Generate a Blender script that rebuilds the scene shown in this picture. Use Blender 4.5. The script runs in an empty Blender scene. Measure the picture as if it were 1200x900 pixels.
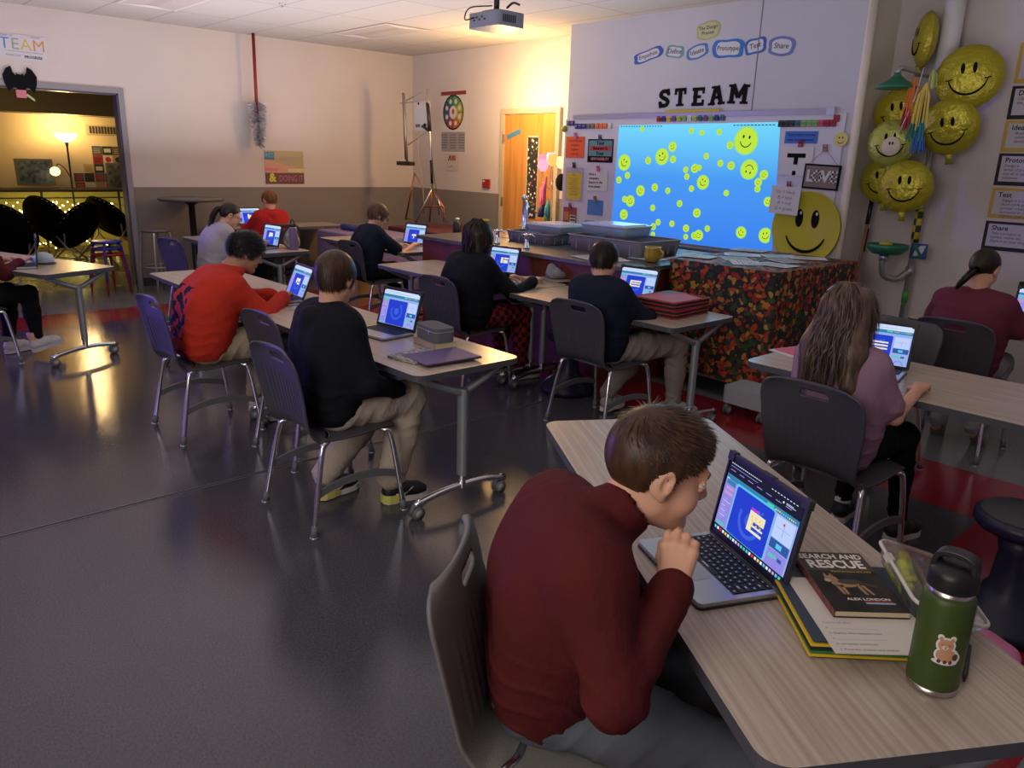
import bpy, bmesh, math, random
import numpy as np
from mathutils import Vector, Matrix, Euler
R = math.radians
col = bpy.context.scene.collection
rnd = random.Random(7)

# ------------------------------------------------------------------ materials
MATS = {}
def mat(name, c, rough=.5, metal=0., emit=None, es=1., bump=None, var=None, alpha=None, trans=0., ior=1.45, spec=.5, coat=0., sheen=0.):
    """c linear rgb; bump=(scale,strength[,stretch]); var=(scale,amount) colour variation"""
    if name in MATS: return MATS[name]
    m = bpy.data.materials.new(name); m.use_nodes = True
    nt = m.node_tree; b = nt.nodes['Principled BSDF']
    b.inputs['Base Color'].default_value = (*c, 1); b.inputs['Roughness'].default_value = rough
    b.inputs['Metallic'].default_value = metal; b.inputs['IOR'].default_value = ior
    b.inputs['Specular IOR Level'].default_value = spec
    if coat: b.inputs['Coat Weight'].default_value = coat
    if sheen: b.inputs['Sheen Weight'].default_value = sheen
    if trans: b.inputs['Transmission Weight'].default_value = trans
    if alpha is not None: b.inputs['Alpha'].default_value = alpha
    if emit:
        b.inputs['Emission Color'].default_value = (*emit, 1); b.inputs['Emission Strength'].default_value = es
    tc = None
    def coords(stretch=None):
        t = nt.nodes.new('ShaderNodeTexCoord'); mp = nt.nodes.new('ShaderNodeMapping')
        nt.links.new(t.outputs['Object'], mp.inputs['Vector'])
        if stretch: mp.inputs['Scale'].default_value = stretch
        return mp.outputs['Vector']
    if bump:
        n = nt.nodes.new('ShaderNodeTexNoise'); n.inputs['Scale'].default_value = bump[0]; n.inputs['Detail'].default_value = 4
        nt.links.new(coords(bump[2] if len(bump) > 2 else None), n.inputs['Vector'])
        bp = nt.nodes.new('ShaderNodeBump'); bp.inputs['Strength'].default_value = bump[1]; bp.inputs['Distance'].default_value = .02
        nt.links.new(n.outputs['Fac'], bp.inputs['Height']); nt.links.new(bp.outputs['Normal'], b.inputs['Normal'])
    if var:
        n = nt.nodes.new('ShaderNodeTexNoise'); n.inputs['Scale'].default_value = var[0]; n.inputs['Detail'].default_value = 5
        nt.links.new(coords(var[2] if len(var) > 2 else None), n.inputs['Vector'])
        cr = nt.nodes.new('ShaderNodeValToRGB'); a = var[1]
        cr.color_ramp.elements[0].position = .3; cr.color_ramp.elements[1].position = .7
        cr.color_ramp.elements[0].color = (*[x * (1 - a) for x in c], 1); cr.color_ramp.elements[1].color = (*[min(1, x * (1 + a)) for x in c], 1)
        nt.links.new(n.outputs['Fac'], cr.inputs['Fac']); nt.links.new(cr.outputs['Color'], b.inputs['Base Color'])
    MATS[name] = m
    return m
def emis(name, c, s=1.):
    return mat(name, (c[0]*.05, c[1]*.05, c[2]*.05), .6, emit=c, es=s, spec=.1)
def nodes_of(m): return m.node_tree.nodes, m.node_tree.links, m.node_tree.nodes['Principled BSDF']

# ------------------------------------------------------------------ mesh builder
class MB:
    def __init__(s): s.v = []; s.f = []; s.mi = []; s.mats = []; s.sm = []
    def m(s, material):
        if material not in s.mats: s.mats.append(material)
        return s.mats.index(material)
    def add(s, vs, fs, material, smooth=False, M=None):
        o = len(s.v); k = s.m(material)
        if M is not None: vs = [M @ Vector(p) for p in vs]
        s.v.extend([tuple(p) for p in vs])
        for f in fs: s.f.append(tuple(i + o for i in f)); s.mi.append(k); s.sm.append(smooth)
        return s
    def box(s, c, d, material, M=None, rot=None):
        x, y, z = d[0]/2, d[1]/2, d[2]/2
        vs = [Vector((sx*x, sy*y, sz*z)) for sz in (-1, 1) for sx, sy in ((-1, -1), (1, -1), (1, 1), (-1, 1))]
        if rot is not None:
            E_ = Euler(rot).to_matrix(); vs = [E_ @ p for p in vs]
        vs = [p + Vector(c) for p in vs]
        fs = [(3, 2, 1, 0), (4, 5, 6, 7), (0, 1, 5, 4), (1, 2, 6, 5), (2, 3, 7, 6), (3, 0, 4, 7)]
        return s.add(vs, fs, material, False, M)
    def tube(s, path, r, material, n=8, M=None, caps=True, closed=False):
        P = [Vector(p) for p in path]; N = len(P)
        rs = r if isinstance(r, (list, tuple)) else [r] * N
        vs = []; fs = []; up = None
        for i, p in enumerate(P):
            if closed: t = (P[(i+1) % N] - P[i-1])
            else: t = (P[min(i+1, N-1)] - P[max(i-1, 0)])
            t.normalize()
            if up is None:
                up = Vector((0, 0, 1)) if abs(t.z) < .9 else Vector((1, 0, 0))
            a = t.cross(up)
            if a.length < 1e-5: a = t.orthogonal()
            a.normalize(); b = a.cross(t); up = b
            for k in range(n):
                an = 2*math.pi*k/n
                vs.append(p + (a*math.cos(an) + b*math.sin(an)) * rs[i])
        for i in range(N if closed else N-1):
            j = (i+1) % N
            for k in range(n):
                l = (k+1) % n
                fs.append((i*n+k, i*n+l, j*n+l, j*n+k))
        if caps and not closed:
            fs.append(tuple(range(n-1, -1, -1))); fs.append(tuple((N-1)*n + k for k in range(n)))
        return s.add(vs, fs, material, n > 5, M)
    def cyl(s, a, b, r, material, n=20, r2=None, M=None):
        return s.tube([a, b], [r, r if r2 is None else r2], material, n, M)
    def lathe(s, prof, material, n=32, M=None, sx=1., sy=1., cap=True):
        vs = []; fs = []
        for (r, z) in prof:
            for k in range(n):
                a = 2*math.pi*k/n; vs.append((r*math.cos(a)*sx, r*math.sin(a)*sy, z))
        L = len(prof)
        for i in range(L-1):
            for k in range(n):
                l = (k+1) % n; fs.append((i*n+k, i*n+l, (i+1)*n+l, (i+1)*n+k))
        if cap:
            fs.append(tuple(range(n-1, -1, -1))); fs.append(tuple((L-1)*n+k for k in range(n)))
        return s.add(vs, fs, material, True, M)
    def ball(s, c, r, material, n=16, M=None, rot=None):
        rr = r if isinstance(r, (tuple, list)) else (r, r, r)
        vs = []; fs = []; m2 = n//2
        for i in range(m2+1):
            th = math.pi*i/m2
            for k in range(n):
                a = 2*math.pi*k/n
                p = Vector((rr[0]*math.sin(th)*math.cos(a), rr[1]*math.sin(th)*math.sin(a), rr[2]*math.cos(th)))
                if rot is not None: p = Euler(rot).to_matrix() @ p
                vs.append(p + Vector(c))
        for i in range(m2):
            for k in range(n):
                l = (k+1) % n; fs.append((i*n+k, (i+1)*n+k, (i+1)*n+l, i*n+l))
        return s.add(vs, fs, material, True, M)
    def prism(s, poly, z0, z1, material, M=None, top=None, smooth=False):
        n = len(poly)
        vs = [(x, y, z0) for x, y in poly] + [(x, y, z1) for x, y in poly]
        s.add(vs, [tuple(range(n-1, -1, -1))], material, False, M)
        s.add(vs, [tuple(range(n, 2*n))], top or material, False, M)
        s.add(vs, [(i, (i+1) % n, n+(i+1) % n, n+i) for i in range(n)], material, smooth, M)
        return s
    def quad(s, pts, material, M=None): return s.add(pts, [tuple(range(len(pts)))], material, False, M)
    def rect(s, x0, y0, x1, y1, z, material, M=None): return s.quad([(x0, y0, z), (x1, y0, z), (x1, y1, z), (x0, y1, z)], material, M)
    def disc(s, c, r, z, material, M=None, n=24, sx=1., rot=0.):
        return s.quad([(c[0] + (r*sx*math.cos(t)*math.cos(rot) - r*math.sin(t)*math.sin(rot)), c[1] + (r*sx*math.cos(t)*math.sin(rot) + r*math.sin(t)*math.cos(rot)), z) for t in [2*math.pi*k/n for k in range(n)]], material, M)
    def arc(s, c, r, w, a0, a1, z, material, M=None, n=14, taper=True):
        vs = []; fs = []
        for i in range(n+1):
            f = i/n; a = a0+(a1-a0)*f; ww = w*(.45+.55*math.sin(math.pi*f)) if taper else w
            vs += [(c[0]+(r-ww/2)*math.cos(a), c[1]+(r-ww/2)*math.sin(a), z), (c[0]+(r+ww/2)*math.cos(a), c[1]+(r+ww/2)*math.sin(a), z)]
        for i in range(n): fs.append((2*i, 2*i+1, 2*i+3, 2*i+2))
        return s.add(vs, fs, material, False, M)
    def text(s, txt, size, material, M=None, x=0., y=0., z=0., align='CENTER', ext=0., offset=0., shear=0., sx=1., space=1.):
        c = bpy.data.curves.new('t', 'FONT'); c.body = txt; c.size = size; c.align_x = align; c.align_y = 'CENTER'
        c.extrude = ext; c.offset = offset; c.resolution_u = 2; c.shear = shear; c.space_line = space
        o = bpy.data.objects.new('t', c); col.objects.link(o)
        dg = bpy.context.evaluated_depsgraph_get(); me = bpy.data.meshes.new_from_object(o.evaluated_get(dg))
        vs = [(p.co.x*sx + x, p.co.y + y, p.co.z + z) for p in me.vertices]; fs = [tuple(p.vertices) for p in me.polygons]
        bpy.data.objects.remove(o); bpy.data.curves.remove(c); bpy.data.meshes.remove(me)
        return s.add(vs, fs, material, False, M)
    def mesh(s, name):
        me = bpy.data.meshes.new(name); me.from_pydata(s.v, [], s.f)
        for m_ in s.mats: me.materials.append(m_)
        me.polygons.foreach_set('material_index', s.mi); me.polygons.foreach_set('use_smooth', s.sm)
        me.update(); return me
    def build(s, name, parent=None, loc=(0, 0, 0), rot=(0, 0, 0), bevel=0., seg=2, subsurf=0, solid=0.):
        o = bpy.data.objects.new(name, s.mesh(name)); col.objects.link(o)
        o.location = loc; o.rotation_euler = rot; o.parent = parent
        if solid:
            k = o.modifiers.new('s', 'SOLIDIFY'); k.thickness = solid; k.offset = 0
        if bevel:
            k = o.modifiers.new('b', 'BEVEL'); k.width = bevel; k.segments = seg; k.limit_method = 'ANGLE'; k.angle_limit = R(40); k.harden_normals = False
        if subsurf:
            k = o.modifiers.new('ss', 'SUBSURF'); k.levels = subsurf; k.render_levels = subsurf
        return o
def empty(name, loc=(0, 0, 0), rz=0., rot=None):
    o = bpy.data.objects.new(name, None); col.objects.link(o); o.empty_display_size = .05
    o.location = loc; o.rotation_euler = rot if rot else (0, 0, rz); return o
def tag(o, label, cat, group=None):
    o['label'] = label; o['category'] = cat
    if group: o['group'] = group
    return o
def struct(o, label=None):
    o['kind'] = 'structure'
    if label: o['label'] = label
    return o
def stuff(o): o['kind'] = 'stuff'; return o
def dup(o, parent=None):
    c = o.copy(); col.objects.link(c); c.parent = parent
    for ch in list(o.children): dup(ch, c)
    return c
def thing(name, label, cat, loc=(0, 0, 0), rz=0., group=None, rot=None): return tag(empty(name, loc, rz, rot), label, cat, group)
def rrect(w, d, r, n=6, cx=0., cy=0.):
    p = []
    for (sx, sy, a0) in ((1, 1, 0), (-1, 1, 90), (-1, -1, 180), (1, -1, 270)):
        for i in range(n+1):
            a = R(a0 + 90*i/n); p.append((cx + sx*(w/2-r) + r*math.cos(a), cy + sy*(d/2-r) + r*math.sin(a)))
    return p
def frame(o, x, y):
    """matrix mapping local x,y,z to world with origin o"""
    x = Vector(x).normalized(); y = Vector(y).normalized(); z = x.cross(y)
    return Matrix(((x.x, y.x, z.x, o[0]), (x.y, y.y, z.y, o[1]), (x.z, y.z, z.z, o[2]), (0, 0, 0, 1)))
def wallrot(face):   # rotation for objects whose local xy-plane lies on a wall; z is the outward normal
    return {'-y': (R(90), 0, 0), '+x': (R(90), 0, R(90)), '+y': (R(90), 0, R(180))}[face]
def bez(p0, p1, p2, p3, n=10):
    P = [Vector(p) for p in (p0, p1, p2, p3)]
    return [P[0]*(1-t)**3 + P[1]*3*t*(1-t)**2 + P[2]*3*t*t*(1-t) + P[3]*t**3 for t in [i/n for i in range(n+1)]]
def spline(pts, n=6):
    P = [Vector(p) for p in pts]; P = [2*P[0]-P[1]] + P + [2*P[-1]-P[-2]]; o = []
    for i in range(1, len(P)-2):
        for k in range(n):
            t = k/n; a, b, c, d = P[i-1], P[i], P[i+1], P[i+2]
            o.append(.5*((2*b) + (c-a)*t + (2*a-5*b+4*c-d)*t*t + (3*b-a-3*c+d)*t**3))
    o.append(P[-2]); return o

# shared materials
M_chrome = mat('chrome', (.75, .75, .78), .16, 1.)
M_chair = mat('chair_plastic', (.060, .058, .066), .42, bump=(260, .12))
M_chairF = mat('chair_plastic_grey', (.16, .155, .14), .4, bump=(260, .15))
M_greyplastic = mat('grey_plastic', (.13, .13, .14), .5)
M_legpaint = mat('leg_paint', (.32, .34, .36), .38, .5)
M_black = mat('black_plastic', (.012, .012, .014), .4)
M_rubber = mat('rubber', (.05, .05, .052), .6)
M_silver = mat('laptop_aluminium', (.55, .56, .58), .32, .85)
M_key = mat('key_black', (.015, .016, .018), .5)
M_case = mat('bumper_case', (.03, .032, .034), .45)
M_white = mat('white_paper', (.62, .61, .63), .8)
M_ink = mat('ink_black', (.008, .008, .010), .9, spec=.12)
M_inkgrey = mat('ink_grey', (.12, .12, .14), .7)
M_skin = mat('skin_light', (.66, .36, .235), .5, var=(9, .10), spec=.35)
M_skin2 = mat('skin_tan', (.40, .21, .13), .5, var=(9, .10), spec=.35)
M_eye = mat('eye_white', (.75, .73, .7), .2)
M_iris = mat('eye_iris', (.05, .03, .02), .15)
M_lip = mat('lip', (.42, .16, .12), .5)
# ------------------------------------------------------------------ distance-field surfaces (bodies, clothes, hair, shoes)
class Vol:
    def __init__(s, lo, hi, h):
        s.lo = np.array(lo, np.float32); s.h = h
        s.n = np.ceil((np.array(hi)-s.lo)/h).astype(int)+1
        s.a = np.full(s.n, 1., np.float32)
    def reg(s, lo, hi, pad):
        i0 = np.clip(np.floor((np.array(lo)-pad-s.lo)/s.h).astype(int), 0, s.n); i1 = np.clip(np.ceil((np.array(hi)+pad-s.lo)/s.h).astype(int)+1, 0, s.n)
        if (i1 <= i0).any(): return None, None
        ax = [s.lo[k] + s.h*np.arange(i0[k], i1[k], dtype=np.float32) for k in range(3)]
        return tuple(slice(i0[k], i1[k]) for k in range(3)), np.stack(np.meshgrid(*ax, indexing='ij'), -1)
    def put(s, sl, d, k, sub=False):
        a = s.a[sl]
        if sub: a = -a
        h = np.maximum(k-np.abs(a-d), 0)/max(k, 1e-6); o = np.minimum(a, d)-h*h*k/4
        s.a[sl] = -o if sub else o
    def cap(s, a, b, ra, rb, k=.01, sub=False, sq=None):
        a = np.array(a, np.float32); b = np.array(b, np.float32); m = max(ra, rb)+k+2*s.h
        sl, P = s.reg(np.minimum(a, b), np.maximum(a, b), m)
        if sl is None: return
        ba = b-a; t = np.clip(((P-a)@ba)/max(ba@ba, 1e-9), 0, 1)
        d = np.linalg.norm(P-a-t[..., None]*ba, axis=-1)-(ra+(rb-ra)*t)
        s.put(sl, d, k, sub)
    def chain(s, pts, rs, k=.01, k0=None):
        for i in range(len(pts)-1): s.cap(pts[i], pts[i+1], rs[i], rs[i+1], k if (i or k0 is None) else k0)
    def ell(s, c, r, k=.01, Rm=None, sub=False):
        c = np.array(c, np.float32); r = np.array(r, np.float32); m = float(r.max())
        sl, P = s.reg(c-m, c+m, k+2*s.h)
        if sl is None: return
        q = P-c
        if Rm is not None: q = q@np.array(Rm, np.float32)
        k0 = np.linalg.norm(q/r, axis=-1); k1 = np.linalg.norm(q/(r*r), axis=-1)
        s.put(sl, k0*(k0-1)/np.maximum(k1, 1e-6), k, sub)
    def clip(s, fn):   # keep where fn(P) < 0
        sl, P = s.reg(s.lo, s.lo+s.n*s.h, 0); s.a = np.maximum(s.a, fn(P).astype(np.float32))
    def wrinkle(s, amp, f=(38, 30, 46), seed=0):
        sl, P = s.reg(s.lo, s.lo+s.n*s.h, 0); r_ = np.random.RandomState(seed); w = 0
        for i in range(4):
            d = r_.randn(3); d /= np.linalg.norm(d); ph = r_.rand()*6.3
            q = P@(d*f[i % 3]).astype(np.float32); e = r_.randn(3); e /= np.linalg.norm(e)
            w = w+np.sin(q+1.6*np.sin(P@(e*17).astype(np.float32)+ph))
        s.a = s.a+(amp*w/2).astype(np.float32)
    def nets(s):
        a = s.a; lo = s.lo; h = s.h; n = np.array(a.shape)
        ins = a < 0; cnt = np.zeros(n-1, np.int8)
        for dx in (0, 1):
            for dy in (0, 1):
                for dz in (0, 1): cnt += ins[dx:n[0]-1+dx, dy:n[1]-1+dy, dz:n[2]-1+dz]
        I = np.argwhere((cnt > 0) & (cnt < 8)); idx = np.full(n-1, -1, np.int32); idx[tuple(I.T)] = np.arange(len(I))
        acc = np.zeros((len(I), 3)); c = np.zeros(len(I))
        cor = [(x, y, z) for x in (0, 1) for y in (0, 1) for z in (0, 1)]
        for p in cor:
            for ax in range(3):
                if p[ax]: continue
                q = list(p); q[ax] = 1
                va = a[tuple((I+p).T)]; vb = a[tuple((I+q).T)]; m = (va < 0) != (vb < 0)
                t = np.where(m, va/np.where(va == vb, 1, va-vb), 0)
                pt = np.array(p, float)+np.outer(t, np.array(q)-np.array(p)); acc[m] += pt[m]; c[m] += 1
        V = lo+h*(I+acc/c[:, None]); F = []
        for ax in range(3):
            o1, o2 = [(1, 2), (2, 0), (0, 1)][ax]
            sh = list(n); sl0 = [slice(None)]*3; sl1 = [slice(None)]*3; sl0[ax] = slice(0, -1); sl1[ax] = slice(1, None)
            A = ins[tuple(sl0)]; B = ins[tuple(sl1)]; E_ = np.argwhere(A != B)
            ok = (E_[:, o1] > 0) & (E_[:, o2] > 0) & (E_[:, o1] < n[o1]-1) & (E_[:, o2] < n[o2]-1); E_ = E_[ok]
            e1 = np.zeros(3, int); e1[o1] = 1; e2 = np.zeros(3, int); e2[o2] = 1
            f = np.stack([idx[tuple((E_-e1-e2).T)], idx[tuple((E_-e2).T)], idx[tuple(E_.T)], idx[tuple((E_-e1).T)]], 1)
            fl = ~A[tuple(E_.T)]; f[fl] = f[fl][:, ::-1]; F.append(f)
        F = np.concatenate(F); F = F[(F >= 0).all(1)]
        return V, F
def npmesh(name, parts, parent, mats, mi=None):
    """parts: list of (V,F,matindex or array)"""
    VV = []; FF = []; MI = []; o = 0
    for V, F, k in parts:
        if len(F) == 0: continue
        VV.append(V); FF.append(np.asarray(F)+o); o += len(V); MI.append(np.full(len(F), k) if np.isscalar(k) else np.asarray(k))
    V = np.concatenate(VV); F = np.concatenate(FF); MI = np.concatenate(MI).astype(np.int32)
    me = bpy.data.meshes.new(name); me.vertices.add(len(V)); me.vertices.foreach_set('co', V.astype(np.float32).ravel())
    me.loops.add(F.size); me.loops.foreach_set('vertex_index', F.astype(np.int32).ravel())
    me.polygons.add(len(F)); me.polygons.foreach_set('loop_start', np.arange(0, F.size, 4, dtype=np.int32))
    me.polygons.foreach_set('material_index', MI); me.polygons.foreach_set('use_smooth', np.ones(len(F), bool))
    for m_ in mats: me.materials.append(m_)
    me.update(calc_edges=True); me.validate()
    o_ = bpy.data.objects.new(name, me); col.objects.link(o_); o_.parent = parent; return o_

def hairline(P, drop=0., front=.078):
    az = np.arctan2(np.abs(P[..., 0]), P[..., 1]+.01)
    return np.interp(az, [0, .55, .95, 1.25, 1.45, 1.62, 1.85, 2.1, 2.5, 3.15], [front, front-.004, front-.03, .03, -.012, .018, .018, -.035-drop, -.058-drop, -.064-drop])
SC = np.array([0, -.012, .032]); SR = np.array([.0775, .0975, .0905])
def strands(Mh, N, L, seed, wid=.0035, grav=.35, lift=.012, curl=0., steps=6, drop=0., front=.078, comb=(0, 0, 0), coll=(), fringe=0., wave=0., keep=None, crown=(0.012, -.055, .0), to=None):
    r_ = np.random.RandomState(seed); i = np.arange(N*3)+.5
    ph = np.arccos(1-2*i/(N*3)); th = np.pi*(1+5**.5)*i
    D = np.stack([np.cos(th)*np.sin(ph), np.sin(th)*np.sin(ph), np.cos(ph)], 1); D += r_.randn(*D.shape)*.03; D /= np.linalg.norm(D, axis=1)[:, None]
    P = SC+D*SR*.99; ok = P[:, 2] > hairline(P, drop, front)+r_.randn(len(P))*.004
    if keep is not None: ok &= keep(P)
    P = P[ok]; n = len(P)
    nrm = (P-SC)/SR**2; nrm /= np.linalg.norm(nrm, axis=1)[:, None]
    cr = SC+np.array(crown)+np.array([0, 0, SR[2]]); d = P-cr; d -= nrm*(d*nrm).sum(1)[:, None]; d /= np.maximum(np.linalg.norm(d, axis=1), 1e-6)[:, None]
    sw = np.cross(nrm, d); d = d+.25*sw+np.array(comb)+r_.randn(n, 3)*.16; d /= np.linalg.norm(d, axis=1)[:, None]
    if to is not None:
        to = np.array(to); L = lambda P: np.linalg.norm(P-to, axis=1)*1.25
    Rh = np.array(Mh.to_3x3()); T = np.array(Mh.translation); sc = np.linalg.norm(Rh[:, 0]); Rn = Rh/sc
    down = Rn.T@np.array([0, 0, -1.])
    if callable(L): LL = L(P)
    else: LL = np.full(n, L)
    LL = LL*(.75+.4*r_.rand(n)) if to is None else LL; ph2 = r_.rand(n)*6.28; rows = []; p = P.copy(); fr = np.clip((P[:, 1]-.02)/.06, 0, 1)*fringe
    for k in range(steps+1):
        f = k/steps; q = (p-SC); e = np.sqrt(((q/SR)**2).sum(1)); lim = 1.015+lift*4*np.sin(math.pi*min(1, f*1.0+.1))*(.6+.8*r_.rand(n))
        if to is not None:
            lim = np.full(n, 1.03+.02*f); e = np.minimum(e, lim-.001) if f < .8 else e; d = (to-p)/np.maximum(np.linalg.norm(to-p, axis=1), .01)[:, None]+r_.randn(n, 3)*.05
        low = e < lim; p[low] = SC+q[low]*(lim[low]/e[low])[:, None]
        for (cc, rr) in coll:
            q2 = p-np.array(cc); e2 = np.sqrt(((q2/np.array(rr))**2).sum(1)); w = e2 < 1; p[w] = np.array(cc)+q2[w]/e2[w][:, None]
        nn = (p-SC)/SR**2; nn /= np.linalg.norm(nn, axis=1)[:, None]
        sd = np.cross(d, nn); sd /= np.maximum(np.linalg.norm(sd, axis=1), 1e-6)[:, None]
        off = 0
        if curl: off = (sd*np.cos(ph2+f*9)[:, None]+nn*np.sin(ph2+f*9)[:, None])*curl*min(1, f*2)
        if wave: off = off+sd*(np.sin(ph2*.3+f*11)*wave*f)[:, None]
        w = wid*(1-f**2*.85)
        rows.append((p+off-sd*w/2, p+off+sd*w/2))
        g = grav*(.3+f); d = d+down*g*(1-fr[:, None]*0)+np.array([0, 1, 0])*(fr*.25)[:, None]; d /= np.linalg.norm(d, axis=1)[:, None]; p = p+d*(LL/steps)[:, None]
    V = np.stack([x for r2 in rows for x in r2], 1); m = 2*(steps+1)
    V = (V.reshape(-1, 3)@Rh.T)+T; b = np.arange(n)[:, None]*m
    F = np.concatenate([b+np.array([[2*k, 2*k+1, 2*k+3, 2*k+2]]) for k in range(steps)])
    return V, F
def lock(path, rad, n, seed, wid=.004, wave=.004):
    """bundle of ribbons following a path (ponytail, curls)"""
    r_ = np.random.RandomState(seed); P = np.array([list(p) for p in spline(path, 5)]); K = len(P)
    T = np.gradient(P, axis=0); T /= np.linalg.norm(T, axis=1)[:, None]
    A = np.cross(T, [0.3, .1, 1.]); A /= np.linalg.norm(A, axis=1)[:, None]; B = np.cross(A, T)
    rr = np.interp(np.linspace(0, 1, K), np.linspace(0, 1, len(rad)), rad); V = []; F = []
    for i in range(n):
        an = r_.rand()*6.28; q = r_.rand()**.4; ph = r_.rand()*6.28; o = len(V)
        for k in range(K):
            a = an+.25*math.sin(ph+k*.5); p = P[k]+(A[k]*math.cos(a)+B[k]*math.sin(a))*rr[k]*q+A[k]*wave*math.sin(ph+k*.9)
            s_ = -A[k]*math.sin(a)+B[k]*math.cos(a); w = wid*(1-.8*(k/K)**3)
            V += [p-s_*w/2, p+s_*w/2]
        F += [(o+2*k, o+2*k+1, o+2*k+3, o+2*k+2) for k in range(K-1)]
    return np.array(V), np.array(F)

def rot3(yaw=0, pitch=0, roll=0):   # pitch>0 = looking down
    return Matrix.Rotation(R(yaw), 3, 'Z') @ Matrix.Rotation(-R(pitch), 3, 'X') @ Matrix.Rotation(R(roll), 3, 'Y')
def head_prims(v, Mh, ear=True):
    Rm = np.array(Mh.to_3x3()); sc = np.linalg.norm(Rm[:, 0]); Rn = Rm/sc
    X = lambda x, y, z: np.array(Mh @ Vector((x, y, z)))
    E_ = lambda c, r, k, sub=False, Rl=None: v.ell(X(*c), np.array(r)*sc, k*sc, Rn if Rl is None else Rn@np.array(Rl), sub)
    C_ = lambda a, b, ra, rb, k: v.cap(X(*a), X(*b), ra*sc, rb*sc, k*sc)
    E_((0, -.012, .032), (.0735, .0925, .086), .01)
    E_((0, .024, -.03), (.0590, .064, .078), .022)
    for s in (-1, 1):
        C_((s*.046, .0, -.052), (s*.016, .06, -.090), .022, .017, .025)
        E_((s*.037, .050, -.032), (.027, .027, .028), .022)
    E_((0, .071, -.092), (.019, .016, .016), .018)
    C_((-.034, .076, .024), (.034, .076, .024), .0115, .0115, .016)
    C_((0, .084, .010), (0, .1015, -.024), .0068, .0105, .011)
    for s in (-1, 1): E_((s*.0105, .092, -.029), (.0075, .009, .0065), .006)
    E_((0, .0865, -.0515), (.020, .008, .0048), .006); E_((0, .0845, -.0615), (.0165, .009, .0058), .006)
    for s in (-1, 1):
        E_((s*.032, .0925, .006), (.017, .014, .0105), .010, True)
        C_((s*.019, .082, .011), (s*.046, .077, .010), .0045, .0042, .005); C_((s*.020, .081, -.003), (s*.045, .076, -.003), .0038, .0035, .006)
    if ear:
        for s in (-1, 1):
            Re = Matrix.Rotation(R(-s*22), 3, 'Z') @ Matrix.Rotation(R(-12), 3, 'X')
            E_((s*.078, -.014, .002), (.0085, .021, .0315), .008, Rl=Re)
            E_((s*.0875, -.007, .005), (.0065, .011, .018), .005, True, Rl=Re)
            E_((s*.0765, -.006, -.026), (.006, .009, .009), .006)
            E_((s*.0835, -.0015, .0), (.0035, .0045, .007), .003)
def head_color(V, F, Mh):
    Mi = np.array(Mh.inverted()); C = V[F].mean(1); L = C@Mi[:3, :3].T+Mi[:3, 3]
    z = L[:, 2]; x = np.abs(L[:, 0]); zz = (z+.0565)/(.0115*(1-(np.minimum(x, .022)/.0225)**2)+1e-4)
    return ((L[:, 1] > .078) & (x < .0215) & (np.abs(zz) < 1)).astype(int)
def hand_prims(v, W, d, n, side, curl=(25, 30, 25), thumb=(.6, .7, .35), s=.92, spread=.5, tc=25):
    """side=+1 right hand: thumb lies toward  side * (d x n)... W wrist, d finger direction, n palm normal"""
    W = Vector(W); d = Vector(d).normalized(); n = Vector(n); n = (n-d*n.dot(d)).normalized(); l = d.cross(n)*side
    for o, ln, z in ((.027, .060, .070), (.009, .067, .075), (-.009, .062, .073), (-.0265, .049, .066)):
        b = W+d*z*s+l*o*s; v.cap(W+l*o*.55*s+d*.008, b, .0145*s, .0118*s, .010)
        q = b; a = 0
        fd = (d+l*o*spread*3).normalized()
        for j, fr in enumerate((.45, .31, .24)):
            a += R(curl[j]*(1+.12*(o < 0))); dd = (fd*math.cos(a)+n*math.sin(a)).normalized(); e = q+dd*ln*fr*s
            v.cap(q, e, (.0092-.0009*j)*s, (.0086-.0011*j)*s, .0035 if j else .006); q = e
    v.ell(W+d*.04*s, (.03*s,)*3, .01, None) if False else None
    b = W+d*.018*s+l*.022*s+n*.004; t = (d*thumb[0]+l*thumb[1]+n*thumb[2]).normalized(); m = b+t*.034*s
    v.cap(W+d*.012+l*.012*s, b, .015*s, .0135*s, .01); v.cap(b, m, .0132*s, .0105*s, .008)
    t2 = (t*math.cos(R(tc))+(d*.5-l*.3+n*.4).normalized()*math.sin(R(tc))).normalized(); e = m+t2*.03*s
    v.cap(m, e, .0102*s, .0078*s, .004)
    return e

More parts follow.
